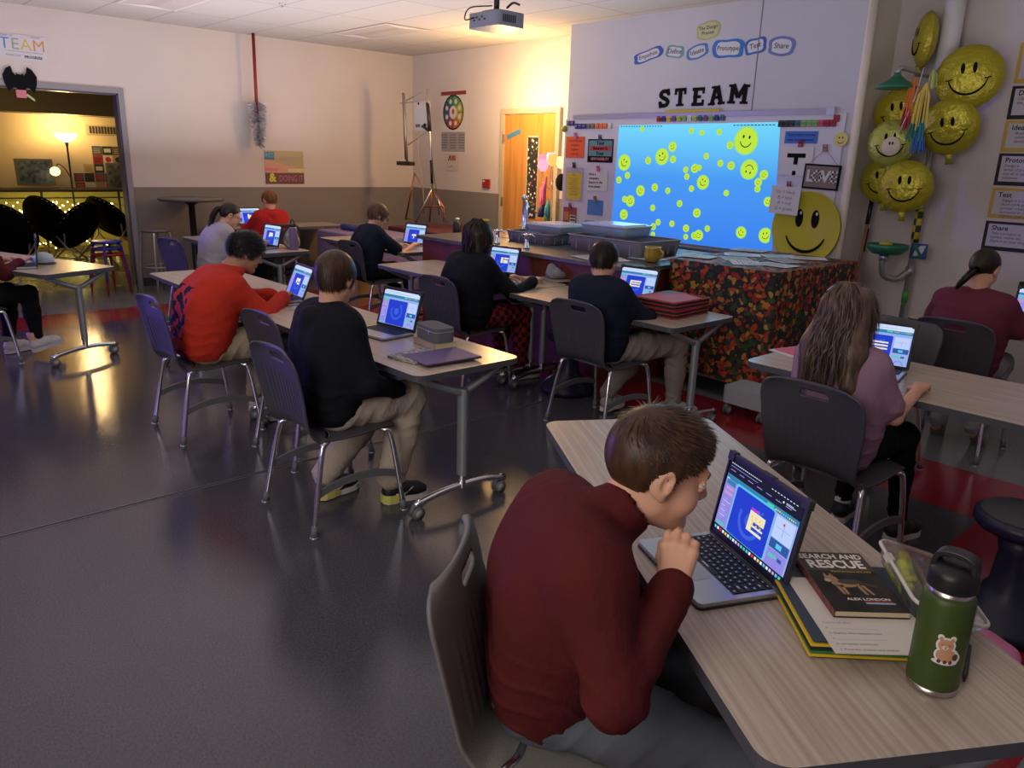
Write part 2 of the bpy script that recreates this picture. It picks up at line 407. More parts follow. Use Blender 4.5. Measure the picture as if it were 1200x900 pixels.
def make_shoe_mesh():
    v = Vol((-.07, -.09, 0), (.07, .2, .16), .004)
    v.chain([(0, -.035, .055), (0, .03, .058), (.004, .10, .042), (.006, .135, .036)], [.038, .040, .038, .030], .02)
    v.cap((0, -.03, .06), (0, -.025, .105), .038, .036, .015); v.ell((0, -.02, .128), (.028, .034, .03), .006, sub=True)
    v.clip(lambda P: .018-P[..., 2])
    return v.nets()
SHOE = make_shoe_mesh()
SOLE = [(.036, -.055), (.040, -.02), (.037, .03), (.046, .085), (.043, .125), (.025, .16), (.004, .172), (-.02, .165), (-.038, .13), (-.040, .08), (-.034, .03), (-.038, -.02), (-.034, -.055), (-.018, -.074), (.018, -.074)]
def shoe(parent, pos, yaw, side, mu, ms, pitch=0., sock=None, s=1., accent=None, heel=None):
    V, F = SHOE; o = npmesh('shoe', [(V*np.array([side, 1, 1]), F if side > 0 else F[:, ::-1], 0)], parent, [mu])
    o.location = pos; o.rotation_euler = (R(pitch), 0, R(yaw)); o.scale = (s, s, s)
    mb = MB(); pl = [(x*side, y) for x, y in SOLE]; pl = pl if side > 0 else pl[::-1]
    mb.prism(pl, .0, .027, ms); so = mb.build('sole', o, bevel=.006)
    if heel:
        hb_ = MB(); hp_ = [(.040*side, -.05), (.044*side, -.01), (.041*side, .035), (-.038*side, .035), (-.042*side, -.01), (-.038*side, -.05), (-.02*side, -.079), (.02*side, -.079)]; hb_.prism(hp_ if side > 0 else hp_[::-1], .006, .046, heel); hb_.build('heel', o, bevel=.008)
    if accent:
        a = MB()
        for sd in (-1, 1): a.tube(spline([(sd*.041, -.02, .05), (sd*.0425, .02, .044), (sd*.041, .05, .058), (sd*.036, .075, .07)], 4), .003, accent, 6)
        for k in range(5): a.tube([(-.018, .045+.014*k, .094-.006*k), (.018, .045+.014*k, .094-.006*k)], .003, accent, 6)
        a.build('lace', o)
    if sock: MB().lathe([(.033, .07), (.037, .10), (.036, .16)], sock, 16).build('sock', o, loc=(0, -.025, 0))
    return o

def person(label, loc, heading, J, st, group=None):
    """one seated figure; local +y is the way it faces, origin on the floor under the pelvis"""
    root = thing('person', label, 'person', loc, R(heading-90), group)
    b = st.get('bulk', 1.); fine = st.get('fine', False); hb = .0032 if fine else .0046
    g = lambda k: np.array(J[k], float)
    P, C, N, H = g('P'), g('C'), g('N'), g('H'); sw = J.get('sw', .145)*b
    Rt = np.array(rot3(J.get('tyaw', 0))); sx_ = Rt[:, 0]; Sc = g('S') if 'S' in J else C+(N-C)*.72
    hs = st.get('head', 1.)
    Mh = Matrix.Translation(H) @ (rot3(J.get('hyaw', 0), J.get('hpitch', 15), J.get('hroll', 0)).to_4x4()) @ Matrix.Scale(hs, 4)
    SL = Sc-sx_*sw+np.array(J.get('dSL', (0, 0, 0))); SR_ = Sc+sx_*sw+np.array(J.get('dSR', (0, 0, 0)))
    arms = [(SL, g('EL'), g('WL')), (SR_, g('ER'), g('WR'))]
    hip = Rt[:, 0]*0+np.array([1, 0, 0]); legs = [(P-hip*.082*b+np.array([0, .02, -.01]), g('KL'), g('AL')), (P+hip*.082*b+np.array([0, .02, -.01]), g('KR'), g('AR'))]
    allp = np.array([P, C, N, H]+[q for t in arms+legs for q in t]); lo = allp.min(0)-.24; hi = allp.max(0)+.24; lo[2] = max(lo[2], 0.); hi[2] = H[2]+.17
    # ---- body: one continuous skin surface (torso, neck, arms, legs), head and hands at finer steps
    v = Vol(lo, hi, .012)
    v.chain([P, C, Sc], [.075, .08, .06], .03); v.cap(SL, SR_, .04, .04, .03); v.cap(P-hip*.06, P+hip*.06, .075, .075, .03)
    for a in arms: v.chain(a, [.034, .030, .024], .02)
    for l in legs: v.chain(l, [.06, .045, .030], .02)
    v.cap(Sc, N, .045, .045, .03)
    parts = [(*v.nets(), 0)]
    nb = np.array(Mh @ Vector((0, -.022, -.035)))
    v = Vol(np.minimum(H-.15, N-.08), np.maximum(H+.15, N+.08), hb)
    head_prims(v, Mh, st.get('ear', True)); v.cap(nb, N, .050*b, .052*b, .03); v.cap(N, N+(C-N)*.25, .052*b, .05*b, .02)
    V, F = v.nets(); parts.append((V, F, head_color(V, F, Mh)))
    for side, a in ((-1, arms[0]), (1, arms[1])):
        W = a[2]; hd = J.get('hR' if side > 0 else 'hL', {})
        fd = np.array(hd.get('d', (W-a[1])/np.linalg.norm(W-a[1]))); pn = np.array(hd.get('n', (0, 0, -1)))
        fo = (W-a[1])/np.linalg.norm(W-a[1]); v = Vol(W-.15, W+.15, .0024 if fine else .0042)
        v.cap(W-fo*.10, W, .026, .0215, .01); hand_prims(v, W, fd, pn, side, hd.get('curl', (22, 28, 22)), hd.get('thumb', (.65, .7, .3)), hd.get('s', .92))
        parts.append((*v.nets(), 0))
    npmesh('body', parts, root, [st['skin'], M_lip])
    e = MB()
    for s in (-1, 1):
        c = Mh @ Vector((s*.032, .0755, .0045)); f = (Mh.to_3x3() @ Vector((0, 1, -.12))).normalized(); e = MB()
        e.ball(c, .0122*hs, M_eye, 14); e.ball(c+f*.0062*hs, .0069*hs, M_iris, 10); e.build('eye', root)
    # ---- shirt / sweater / hoodie
    hsz = .006 if fine else .009; v = Vol(lo, hi, hsz); mid = (P+C)/2; up = np.array([0, 0, .0]); fw = Rt[:, 1]
    for q, rr in ((P+np.array([0, -.01, .02]), .098), (mid, .098), (C, .100)):
        v.cap(q-sx_*.070*b, q+sx_*.070*b, rr*b, rr*b, .09)
    for s in (-1, 1):
        v.chain([P+sx_*s*.07*b+[0, -.01, .0], mid+sx_*s*.072*b, C+sx_*s*.078*b, Sc+sx_*s*.07*b], [.104*b, .102*b, .104*b, .084*b], .08)
    v.cap(SL, SR_, .064*b, .064*b, .08); v.cap(Sc, N, .075*b, .054*b, .04)
    cr = Sc*.5+C*.5; v.cap(cr-sx_*.06*b-fw*.03, cr+sx_*.06*b-fw*.03, .088*b, .088*b, .08)
    slv = st.get('sleeve', 1.); ar = st.get('armr', 1.)*b
    for (S_, E_, W_) in arms:
        if slv > .5:
            We = E_+(W_-E_)*min(1, .98*slv); v.chain([S_, E_, We], [.062*ar, .053*ar, .037*ar], .02, .06)
            for i_, t_ in enumerate((.80, .87, .93)): q = E_+(We-E_)*t_; v.cap(q, q+(We-E_)*.012, (.040+.003*(i_ % 2))*ar, .040*ar, .008)
        else:
            Se = S_+(E_-S_)*.75; v.cap(S_, Se, .060*ar, .060*ar, .035)
    col_n = np.array([0, 0, 1.])
    nd = (N-Sc)/np.linalg.norm(N-Sc)
    if st.get('hood'):
        t0 = N-nd*.012; bk = -fw
        ring = [t0+sx_*.078*math.cos(R(a))*-1+bk*(.088*math.sin(R(a)))-np.array([0, 0, .018*math.sin(R(a))]) for a in range(-20, 201, 20)]
        v.chain(ring, [.030+.020*math.sin(math.pi*i/(len(ring)-1)) for i in range(len(ring))], .012, .015)
        v.chain([t0+bk*.09-[0, 0, .02], t0+bk*.125-[0, 0, .12]], [.050, .036], .02)
    if st.get('collar'):
        c0 = N-nd*.03; v.cap(c0, N+nd*.022, .064*b, .060*b, .012); v.cap(N+nd*.008, N+nd*.09, .046*b, .052*b, .006, sub=True)
    v.wrinkle(st.get('wr', .0013), (62, 48, 80), seed=st.get('seed', 1))
    if True:
        sl, Q = v.reg(v.lo, v.lo+v.n*v.h, 0); x_, y_, z_ = Q[..., 0], Q[..., 1], Q[..., 2]
        m1 = np.clip((.76-z_)/.12, 0, 1); q1 = 95*(z_+.55*y_-.25*x_)+2.2*np.sin(17*x_+9*y_)+1.3*np.sin(31*y_-12*z_)
        dE = np.minimum(np.linalg.norm(Q-g('ER'), axis=-1), np.linalg.norm(Q-g('EL'), axis=-1)); m2 = np.clip((.13-dE)/.07, 0, 1); q2 = 120*(z_-.35*x_+.5*y_)+1.8*np.sin(40*x_)
        v.a = v.a-(.0045*m1*np.maximum(0, np.sin(q1))**3+.004*m2*np.maximum(0, np.sin(q2))**3).astype(np.float32)
    if st.get('folds'):
        for (a, b2, r0, r1) in st['folds']: v.cap(a, b2, r0, r1, .02)
    if 'hem' in st: v.clip(lambda Q: st['hem']-Q[..., 2])
    V, F = v.nets(); mi = 0; sm = [st['shirt']]
    if 'print' in st:
        c = V[F].mean(1); sm.append(st['print'][0]); q = np.sin(c[:, 0]*41+2*np.sin(c[:, 2]*33))+np.sin(c[:, 2]*58+1.5*np.sin(c[:, 0]*47))+.7*np.sin(c[:, 2]*140+c[:, 0]*90)
        yb = np.interp(c[:, 2], [.5, .7, .9], [P[1]-.06, P[1]-.05, Sc[1]-.04]); mi = ((c[:, 1] < yb) & (c[:, 0] < .10) & (c[:, 2] > .58) & (c[:, 2] < Sc[2]+.01) & (q > -.2)).astype(int)
    top = npmesh(st.get('topname', 'sweater'), [(V, F, mi)], root, sm)
    # ---- trousers
    v = Vol(lo, hi, .007 if fine else .010); v.cap(P-hip*.065*b+[0, 0, -.012], P+hip*.065*b+[0, 0, -.012], .100*b, .100*b, .04); lr = st.get('legr', 1.)*b
    for (h_, k_, a_) in legs:
        v.chain([h_, h_*.5+k_*.5, k_, k_*.55+a_*.45, a_+[0, 0, .045]], [.088*lr, .083*lr, .070*lr, .065*lr, st.get('ankle', .050)*lr], .025, .04)
    v.wrinkle(st.get('wrp', .0022), (50, 62, 46), 5)
    sl, Q = v.reg(v.lo, v.lo+v.n*v.h, 0); x_, y_, z_ = Q[..., 0], Q[..., 1], Q[..., 2]; kz_ = float(J['KL'][2])
    low = np.clip((kz_-.02-z_)/.08, 0, 1)*np.clip((abs(z_-.27)-.02)/.10, .25, 1); q = 105*z_+26*y_+2.0*np.sin(22*x_+15*y_)+1.2*np.sin(37*z_)
    hi_ = np.clip((z_-kz_+.12)/.08, 0, 1); q2 = 75*y_-60*z_+30*np.abs(x_)+1.8*np.sin(24*x_+10*y_)
    v.a = v.a-(.0075*low*np.maximum(0, np.sin(q))**3+.0050*hi_*np.maximum(0, np.sin(q2))**3).astype(np.float32)
    v.clip(lambda Q: np.maximum(.055-Q[..., 2], Q[..., 2]-(P[2]+.13)))
    npmesh(st.get('legname', 'trousers'), [(*v.nets(), 0)], root, [st['pants']])
    # ---- shoes
    for side, a in ((-1, J['AL']), (1, J['AR'])):
        yw = J.get('toeR' if side > 0 else 'toeL', -8*side); pz = max(0., a[2]-.085)
        yv = (-math.sin(R(yw))*.025, math.cos(R(yw))*.025)
        shoe(root, (a[0]+yv[0], a[1]+yv[1], J.get('fz', pz)), yw, side, st['shoe'], st['sole'], J.get('fpR' if side > 0 else 'fpL', 0), st.get('sock'), accent=st.get('accent'), heel=st.get('heel'))
    # ---- hair
    hk = dict(st.get('hair', {})); hm = hk.pop('mat'); drop = hk.pop('drop', 0.); front = hk.pop('front', .078); thick = hk.pop('thick', .004); extra = hk.pop('extra', None)
    Mi = np.array(Mh.inverted()); v = Vol(H-.16*hs, H+.16*hs, .004 if fine else .0055)
    cX = np.array(Mh @ Vector(SC)); Rn = np.array(Mh.to_3x3())/hs; v.ell(cX, (SR+thick)*hs, .01, Rn)
    def cut(Q):
        L = Q@Mi[:3, :3].T+Mi[:3, 3]; return (hairline(L, drop, front)-L[..., 2])*.7*hs
    v.clip(cut); hp = [(*v.nets(), 0)]
    hp.append((*strands(Mh, hk.pop('N', 1300), hk.pop('L', .05), hk.pop('seed', 3), drop=drop, front=front, **hk), 0))
    if extra: hp += extra(Mh, H, P, C, N)
    npmesh('hair', hp, root, [hm])
    if fine:
        br = MB()
        for s in (-1, 1):
            for i in range(26):
                t = i/25; x = s*(.014+.036*t); y = .0885-.0125*t*t; z = .0245+.006*math.sin(t*2.2)-.003*t
                p0 = Mh @ Vector((x, y+.001, z-.002)); p1 = Mh @ Vector((x+s*.006, y+.0005, z+.003)); br.tube([p0, p1], [.0011, .0005], hm, 4)
        br.build('eyebrow', root)
    return root, Mh
# ------------------------------------------------------------------ furniture
def wood_top():
    m = mat('laminate_top', (.42, .37, .33), .27); N, L, b = nodes_of(m)
    tc = N.new('ShaderNodeTexCoord'); mp = N.new('ShaderNodeMapping'); mp.inputs['Scale'].default_value = (1.2, 60, 60); L.new(tc.outputs['Object'], mp.inputs['Vector'])
    n = N.new('ShaderNodeTexNoise'); n.inputs['Scale'].default_value = 1.6; n.inputs['Detail'].default_value = 6; L.new(mp.outputs['Vector'], n.inputs['Vector'])
    cr = N.new('ShaderNodeValToRGB'); cr.color_ramp.elements[0].position = .3; cr.color_ramp.elements[1].position = .72
    cr.color_ramp.elements[0].color = (.36, .285, .225, 1); cr.color_ramp.elements[1].color = (.53, .445, .365, 1)
    L.new(n.outputs['Fac'], cr.inputs['Fac']); L.new(cr.outputs['Color'], b.inputs['Base Color'])
    bp = N.new('ShaderNodeBump'); bp.inputs['Strength'].default_value = .06; bp.inputs['Distance'].default_value = .004; L.new(n.outputs['Fac'], bp.inputs['Height']); L.new(bp.outputs['Normal'], b.inputs['Normal'])
    return m
M_top = wood_top(); M_edge = mat('table_edge', (.075, .078, .095), .45)
TZ = .72
def make_caster(parent, loc):
    c = MB(); c.tube([(0, 0, .10), (0, 0, .07)], .009, M_chrome, 8); c.tube(bez((0, 0, .075), (0, -.03, .08), (0, -.04, .06), (0, -.038, .035), 6), .012, M_greyplastic, 8)
    for s in (-1, 1):
        c.cyl((s*.007, -.012, .032), (s*.022, -.012, .032), .032, M_greyplastic, 20); c.cyl((s*.022, -.012, .032), (s*.024, -.012, .032), .02, mat('caster_hub', (.33, .34, .33), .5), 16)
    return c.build('caster', parent, loc)
def make_table(w=1.8, d=.62, yarms=True):
    root = empty('classroom_table')
    t = MB(); t.prism(rrect(w, d, .055), TZ-.030, TZ, M_edge, top=M_top); t.build('tabletop', root, bevel=.003)
    for s in (-1, 1):
        x = s*(w/2-.07); l = MB()
        Z = [(.030*math.cos(a), .022*math.sin(a)) for a in [2*math.pi*k/16 for k in range(16)]]
        l.prism([(x+p, q) for p, q in Z], .16, .60, M_legpaint, smooth=True); l.prism([(x+p*.8, q*.8) for p, q in Z], .095, .16, M_chrome, smooth=True)
        lg = l.build('leg', root)
        br = MB()
        for e in (-1, 1): br.tube(bez((x, 0, .575), (x, e*.06, .60), (x, e*.10, .61), (x, e*(d/2-.06), TZ-.034), 8), .018, M_legpaint, 8)
        br.box((x, 0, TZ-.037), (.06, d-.1, .012), M_legpaint); br.build('bracket', lg)
        f = MB(); f.tube(bez((x, -d/2+.03, .072), (x, -.12, .115), (x, .12, .115), (x, d/2-.03, .072), 12), .017, M_chrome, 10); f.build('foot', lg)
        for e in (-1, 1): make_caster(lg, (x, e*(d/2-.055), 0))
    return root
def chair_shell_mesh(mt):
    prof = spline([(.225, .425), (.205, .447), (.10, .447), (-.05, .440), (-.145, .445), (-.188, .478), (-.205, .545), (-.222, .64), (-.245, .75), (-.268, .838)], 6)
    nv = len(prof); nu = 57; vs = []; fs = []
    for j, p in enumerate(prof):
        f = j/(nv-1); y, z = p[0], p[1]
        w = np.interp(f, [0, .04, .10, .3, .45, .55, .65, .8, .9, .955, .985, 1], [.165, .198, .212, .222, .208, .200, .205, .222, .226, .215, .19, .155])
        q = prof[min(j+1, nv-1)]-prof[max(j-1, 0)]; q = Vector((0, q[0], q[1])).normalized(); nrm = Vector((1, 0, 0)).cross(q)
        for i in range(nu):
            u = -1+2*i/(nu-1); x = u*w; up = (.016 if f < .45 else .030)*abs(u)**2.4*(1 if f > .05 else f/.05)
            rib = 0.
            if .60 < f < .86 and abs(u) < .74: rib = -.0042*max(0, math.cos(u*14*math.pi/1.0))*min(1, (f-.60)/.03, (.86-f)/.03)
            o = nrm*(up+rib); vs.append((x, y+o.y, z+o.z))
    for j in range(nv-1):
        for i in range(nu-1): fs.append((j*nu+i, j*nu+i+1, (j+1)*nu+i+1, (j+1)*nu+i))
    mb = MB(); mb.add(vs, fs, mt, True); o = mb.build('s', solid=.0085)
    c = MB(); c.prism(rrect(.125, .030, .0145), -.1, .1, mt); cu = c.build('c', None, (0, -.256, .786), (R(90), 0, 0))
    k = o.modifiers.new('h', 'BOOLEAN'); k.object = cu; k.operation = 'DIFFERENCE'; k.solver = 'EXACT'
    bpy.context.view_layer.update(); dg = bpy.context.evaluated_depsgraph_get(); me = bpy.data.meshes.new_from_object(o.evaluated_get(dg))
    bpy.data.objects.remove(o); bpy.data.objects.remove(cu); me.name = 'chair_shell'
    me.polygons.foreach_set('use_smooth', [True]*len(me.polygons)); return me
def make_chair(mt):
    root = empty('school_chair')
    me = chair_shell_mesh(mt); sh = bpy.data.objects.new('seat_shell', me); col.objects.link(sh); sh.parent = root
    for sx in (-1, 1):
        for pts in ([(sx*.245, -.245, .0), (sx*.212, -.175, .36), (sx*.195, -.145, .418), (sx*.15, -.11, .431), (sx*.09, -.10, .432)], [(sx*.245, .235, .0), (sx*.222, .185, .37), (sx*.20, .155, .418), (sx*.15, .12, .432), (sx*.09, .11, .434)]):
            P = spline(pts, 6); l = MB(); l.tube(P, .0125, M_chrome, 10); lg = l.build('leg', root)
            d = (P[3]-P[0]).normalized(); c = MB(); c.tube([P[0], P[0]+d*.055], [.0165, .0150], M_greyplastic, 10); c.cyl(P[0], P[0]+Vector((0, 0, .006)), .019, M_silver, 12); c.build('foot_cap', lg)
        b = MB(); A = Vector((sx*.227, -.208, .19)); B = Vector((sx*.233, .212, .19)); pts = bez(A, A+Vector((0, .12, .055)), B+Vector((0, -.12, .055)), B, 10)
        for a, c_ in zip(pts[:-1], pts[1:]):
            b.add([a+Vector((-.006, 0, -.017)), a+Vector((.006, 0, -.017)), a+Vector((.006, 0, .017)), a+Vector((-.006, 0, .017)), c_+Vector((-.006, 0, -.017)), c_+Vector((.006, 0, -.017)), c_+Vector((.006, 0, .017)), c_+Vector((-.006, 0, .017))], [(0, 1, 5, 4), (1, 2, 6, 5), (2, 3, 7, 6), (3, 0, 4, 7)], M_greyplastic)
        b.build('brace', root)
    u = MB(); u.box((0, -.105, .428), (.26, .05, .018), M_greyplastic); u.build('seat_bracket', root); u = MB(); u.box((0, .105, .431), (.26, .05, .018), M_greyplastic); u.build('seat_bracket', root)
    return root
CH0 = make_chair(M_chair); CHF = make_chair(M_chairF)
_used = set()
def chair(loc, heading, label, src=None, group='plastic school chairs with chrome legs'):
    s = src or CH0
    o = s if s not in _used else dup(s); _used.add(s)
    o.location = (*loc, 0); o.rotation_euler = (0, 0, R(heading-90)); return tag(o, label, 'chair', group)
TB0 = make_table(1.8, .62)
def table(cx, cy, rz, label, w=1.8, d=.62):
    o = TB0 if TB0 not in _used else dup(TB0); _used.add(TB0)
    if (w, d) != (1.8, .62): o.scale = (w/1.8, d/.62, 1)
    o.location = (cx, cy, 0); o.rotation_euler = (0, 0, R(rz)); return tag(o, label, 'table', 'grey wheeled classroom tables')

# ------------------------------------------------------------------ laptops
S_ = lambda n, c, s=1.: emis('screen_'+n, c, s)
SC_bg = S_('lav', (.30, .42, .80)); SC_top = S_('top', (.62, .72, .95)); SC_dark = S_('dark', (.012, .012, .028)); SC_teal = S_('teal', (.03, .22, .42)); SC_blue = S_('blue', (.018, .05, .60), 1.); SC_ring = S_('ring', (.045, .12, .72)); SC_block = S_('block', (.85, .78, .52)); SC_mag = S_('mag', (.45, .05, .75)); SC_pan = S_('pan', (.50, .62, .95)); SC_pink = S_('pink', (.55, .32, .60)); SC_grn = S_('grn', (.08, .60, .45)); SC_cy = S_('cy', (.10, .55, .85)); SC_yel = S_('yel', (.85, .60, .10)); SC_red = S_('red', (.7, .05, .05)); SC_navy = S_('navy', (.03, .10, .35)); SC_wh = S_('wh', (.85, .9, 1.)); SC_purp = S_('purp', (.28, .25, .75))
def screen_content(w, h, var):
    mb = MB(); k = [0]
    def r(u0, v0, u1, v1, m, l=1): mb.rect((u0-.5)*w, v0*h, (u1-.5)*w, v1*h, .0004*l, m)
    dark = var.get('dark', False); by = .80
    r(0, 0, 1, 1, SC_dark, 0)
    if dark: r(0, .085, 1, .80, SC_bg, 1); r(0, .735, 1, .80, SC_teal, 2)
    else:
        r(0, 0, 1, .87, SC_bg, 1); r(0, .87, 1, 1, SC_top, 1); r(0, .79, 1, .87, SC_teal, 2); by = .87
    b0 = .085 if dark else 0.
    # left palette
    r(.0, b0, .16, .74, SC_purp, 2); r(.02, .67, .15, .73, SC_grn if not dark else SC_teal, 3); r(.03, .60, .14, .64, SC_pink, 3); r(.02, .53, .14, .575, SC_pink, 3)
    for i in range(9): r(.03, .20+.033*i, .05+.08*((i*7) % 5)/5+.03, .208+.033*i, SC_top if i % 2 else SC_pink, 3)
    r(.02, b0+.015, .13, b0+.055, SC_grn, 3)
    # canvas
    r(.175, b0+.0, .72, .74 if not dark else .755, SC_cy if dark else SC_bg, 3); mb.prism([(x*w, y*h) for x, y in rrect(.53, .72-b0, .03, 4, -.05, (b0+.735)/2)], .0015, .0016, SC_blue)
    cx, cy = (-.05+.0)*w, .41*h
    mb.disc((cx, cy), .075*h*1.3, .0020, SC_ring); mb.arc((cx, cy), .215*h, .055*h, R(-200), R(60), .0020, SC_ring, n=26, taper=False); mb.arc((cx+.01*w, cy), .135*h, .03*h, R(-150), R(20), .0021, SC_blue, n=20, taper=False); mb.disc((cx+.13*w, cy+.19*h), .022*h, .0020, SC_ring)
    for (u0, v0, u1, v1) in var.get('blocks', ()): r(u0, v0, u1, v1, SC_block, 6)
    if var.get('mag'): r(.435, .565, .54, .60, SC_mag, 6)
    if dark:
        for i in range(3):
            for j in range(3): mb.disc(((-.5+.47+.055*j+.012*i)*w, (.475-.045*i+.02)*h), .017*h, .0030, SC_yel, n=10)
    for i in range(5): r(.20+.022*i, b0+.02, .212+.022*i, b0+.035, SC_ring, 6)
    # run button, icons
    r(.60, by-.055, .69, by-.012, SC_grn, 7)
    for i in range(11): mb.disc(((-.5+.72+.025*i)*w, (by-.033)*h), .012*h, .0030, (SC_yel, SC_yel, SC_yel, SC_pink, SC_cy, SC_cy, SC_cy)[i % 7], n=10)
    # right panel
    r(.745, .44, .985, .72, SC_pan, 4); r(.865, .50, .868, .68, SC_navy, 6); r(.78, .585, .95, .588, SC_navy, 6); mb.disc((.36*w, .655*h), .018*h, .0030, SC_red if dark else SC_pan, n=12)
    r(.745, .31, .985, .43, SC_navy, 4); r(.83, .34, .90, .40, SC_cy, 6); r(.745, b0, .985, .30, SC_purp if dark else SC_bg, 4); r(.77, .20, .87, .245, SC_grn, 6); r(.885, .20, .94, .245, SC_navy, 6)
    mb.arc((.365*w, (b0+.01)*h), .105*h, .03*h, 0, math.pi, .0028, SC_purp, taper=False); 
    if dark:
        for i in range(24):
            u = .02+.0405*i; m = (SC_cy, SC_wh, SC_cy, SC_wh, SC_pan, SC_wh, SC_cy, SC_grn, SC_yel, SC_pink, SC_red, SC_wh)[(i*5) % 12]; r(u, .028, u+.027, .064, m, 5)
        for i in range(16): r(.02+.028*i, .955, .04+.028*i, .965, SC_top, 5)
        for i in range(9): r(.60+.04*i, .955, .622+.04*i, .965, SC_top, 5)
        for i in range(7): r(.03+.13*i, .865, .105+.13*i, .875, SC_purp, 5)
        r(.02, .915, .42, .922, SC_purp, 5)
        mb.disc((.28*w, .90*h), .014*h, .003, SC_wh, n=12); r(.81, .89, .93, .897, SC_top, 5); r(.81, .905, .90, .912, SC_top, 5)
        r(.01, .74, .05, .75, SC_wh, 5)
    else:
        r(.03, .915, .75, .925, SC_bg, 5); r(.05, .95, .50, .958, SC_bg, 5)
    return mb
BLK = {'head': [(.43, .44, .64, .56), (.43, .395, .50, .44), (.43, .37, .64, .395), (.43, .33, .49, .37), (.43, .295, .64, .33)], 'none': [], 'T': [(.38, .36, .60, .46), (.455, .22, .50, .36)],
       'A': [(.36, .46, .58, .58), (.36, .40, .42, .46), (.46, .36, .58, .43)], 'row2': [(.36, .42, .60, .62), (.36, .38, .42, .42)], 'C': [(.42, .36, .50, .60), (.52, .54, .70, .60), (.52, .36, .68, .50)],
       'M': [(.31, .46, .36, .56), (.36, .50, .62, .56), (.36, .42, .60, .47), (.31, .33, .60, .38), (.31, .38, .35, .46)], 'R': [(.36, .52, .66, .56), (.36, .44, .66, .48), (.36, .36, .66, .40), (.36, .28, .60, .32)], 'far': [(.40, .30, .62, .55), (.40, .55, .48, .62)]}
LW, LD = .304, .212
def make_laptop(label, loc, heading, var, tilt=18., case=True, keys=True, z=TZ, group='laptops open on the tables', legend=False):
    root = thing('laptop', label, 'laptop', (loc[0], loc[1], z+.001), R(heading-90), group)
    b = MB(); b.prism(rrect(LW, LD, .012), .0, .0145, M_silver); bo = b.build('base', root, bevel=.003)
    if case:
        c = MB(); c.prism(rrect(LW+.006, LD+.006, .014), -.0005, .004, M_case); c.build('base_case', bo)
    k = MB(); k.rect(-.136, -.008, .136, .092, .0148, mat('keyboard_well', (.03, .03, .033), .6))
    for r_ in range(6):
        n = (14, 14, 14, 13, 12, 9)[r_]; y = .083-.0172*r_; x = -.1335; ws = [.0152]*n
        tot = .267; gap = .0031
        if r_ == 1: ws[-1] = .0285
        if r_ == 2: ws[0] = .0265
        if r_ == 3: ws[0] = .031; ws[-1] = .031
        if r_ == 4: ws[0] = .0405; ws[-1] = .0405
        if r_ == 5: ws = [.0152, .0152, .0152, .020, .092, .020, .0152, .0152, .0152]
        sc = (tot-gap*(n-1))/sum(ws); hgt = .0085 if r_ == 0 else .0138
        for i, w in enumerate(ws):
            w *= sc
            if keys: k.box((x+w/2, y, .0158), (w, hgt, .0022), M_key)
            if legend: k.box((x+w/2, y, .01702), (w*.28, hgt*.30, .0002), mat('key_legend', (.4, .42, .45), .6, emit=(.5, .55, .6), es=.10))
            x += w+gap
    k.build('keyboard', bo)
    t = MB(); t.prism(rrect(.12, .075, .006, 4, 0, -.058), .0145, .0149, mat('trackpad', (.47, .48, .50), .3, .5)); t.build('trackpad', bo)
    lidM = frame((0, LD/2-.004, .016), (1, 0, 0), (0, math.sin(R(tilt)), math.cos(R(tilt))))   # local z faces the user
    H = .215; l = MB(); l.prism([(x, y) for x, y in rrect(LW, H, .010, 6, 0, H/2)], -.006, 0, M_silver if not case else M_case, M=lidM, top=M_black)
    lid = l.build('lid', root, bevel=.001)
    if case:
        c = MB(); P = rrect(LW+.012, H+.010, .014, 6, 0, H/2); Q = rrect(LW-.004, H-.006, .008, 6, 0, H/2); n = len(P)
        for z0, z1 in ((-.010, .0025),):
            vs = [(x, y, z0) for x, y in P]+[(x, y, z1) for x, y in P]+[(x, y, z1) for x, y in Q]
            fs = [tuple(range(n-1, -1, -1))]+[(i, (i+1) % n, n+(i+1) % n, n+i) for i in range(n)]+[(n+i, n+(i+1) % n, 2*n+(i+1) % n, 2*n+i) for i in range(n)]
            c.add(vs, fs, M_case, False, lidM)
        for sx in (-1, 1): c.box((sx*(LW/2-.005), H-.004, -.004), (.026, .024, .017), M_case, lidM)
        c.box((0, H+.003, -.004), (.05, .008, .016), M_case, lidM)
        c.build('lid_case', lid, bevel=.002)
    s = screen_content(.288, .190, var); s.v = [tuple(lidM @ Vector((p[0], p[1]+.014, p[2]+.0006))) for p in s.v]; s.build('screen', lid)
    h = MB(); h.cyl((-.12, LD/2-.006, .014), (.12, LD/2-.006, .014), .006, M_black, 10); h.build('hinge', root)
    return root
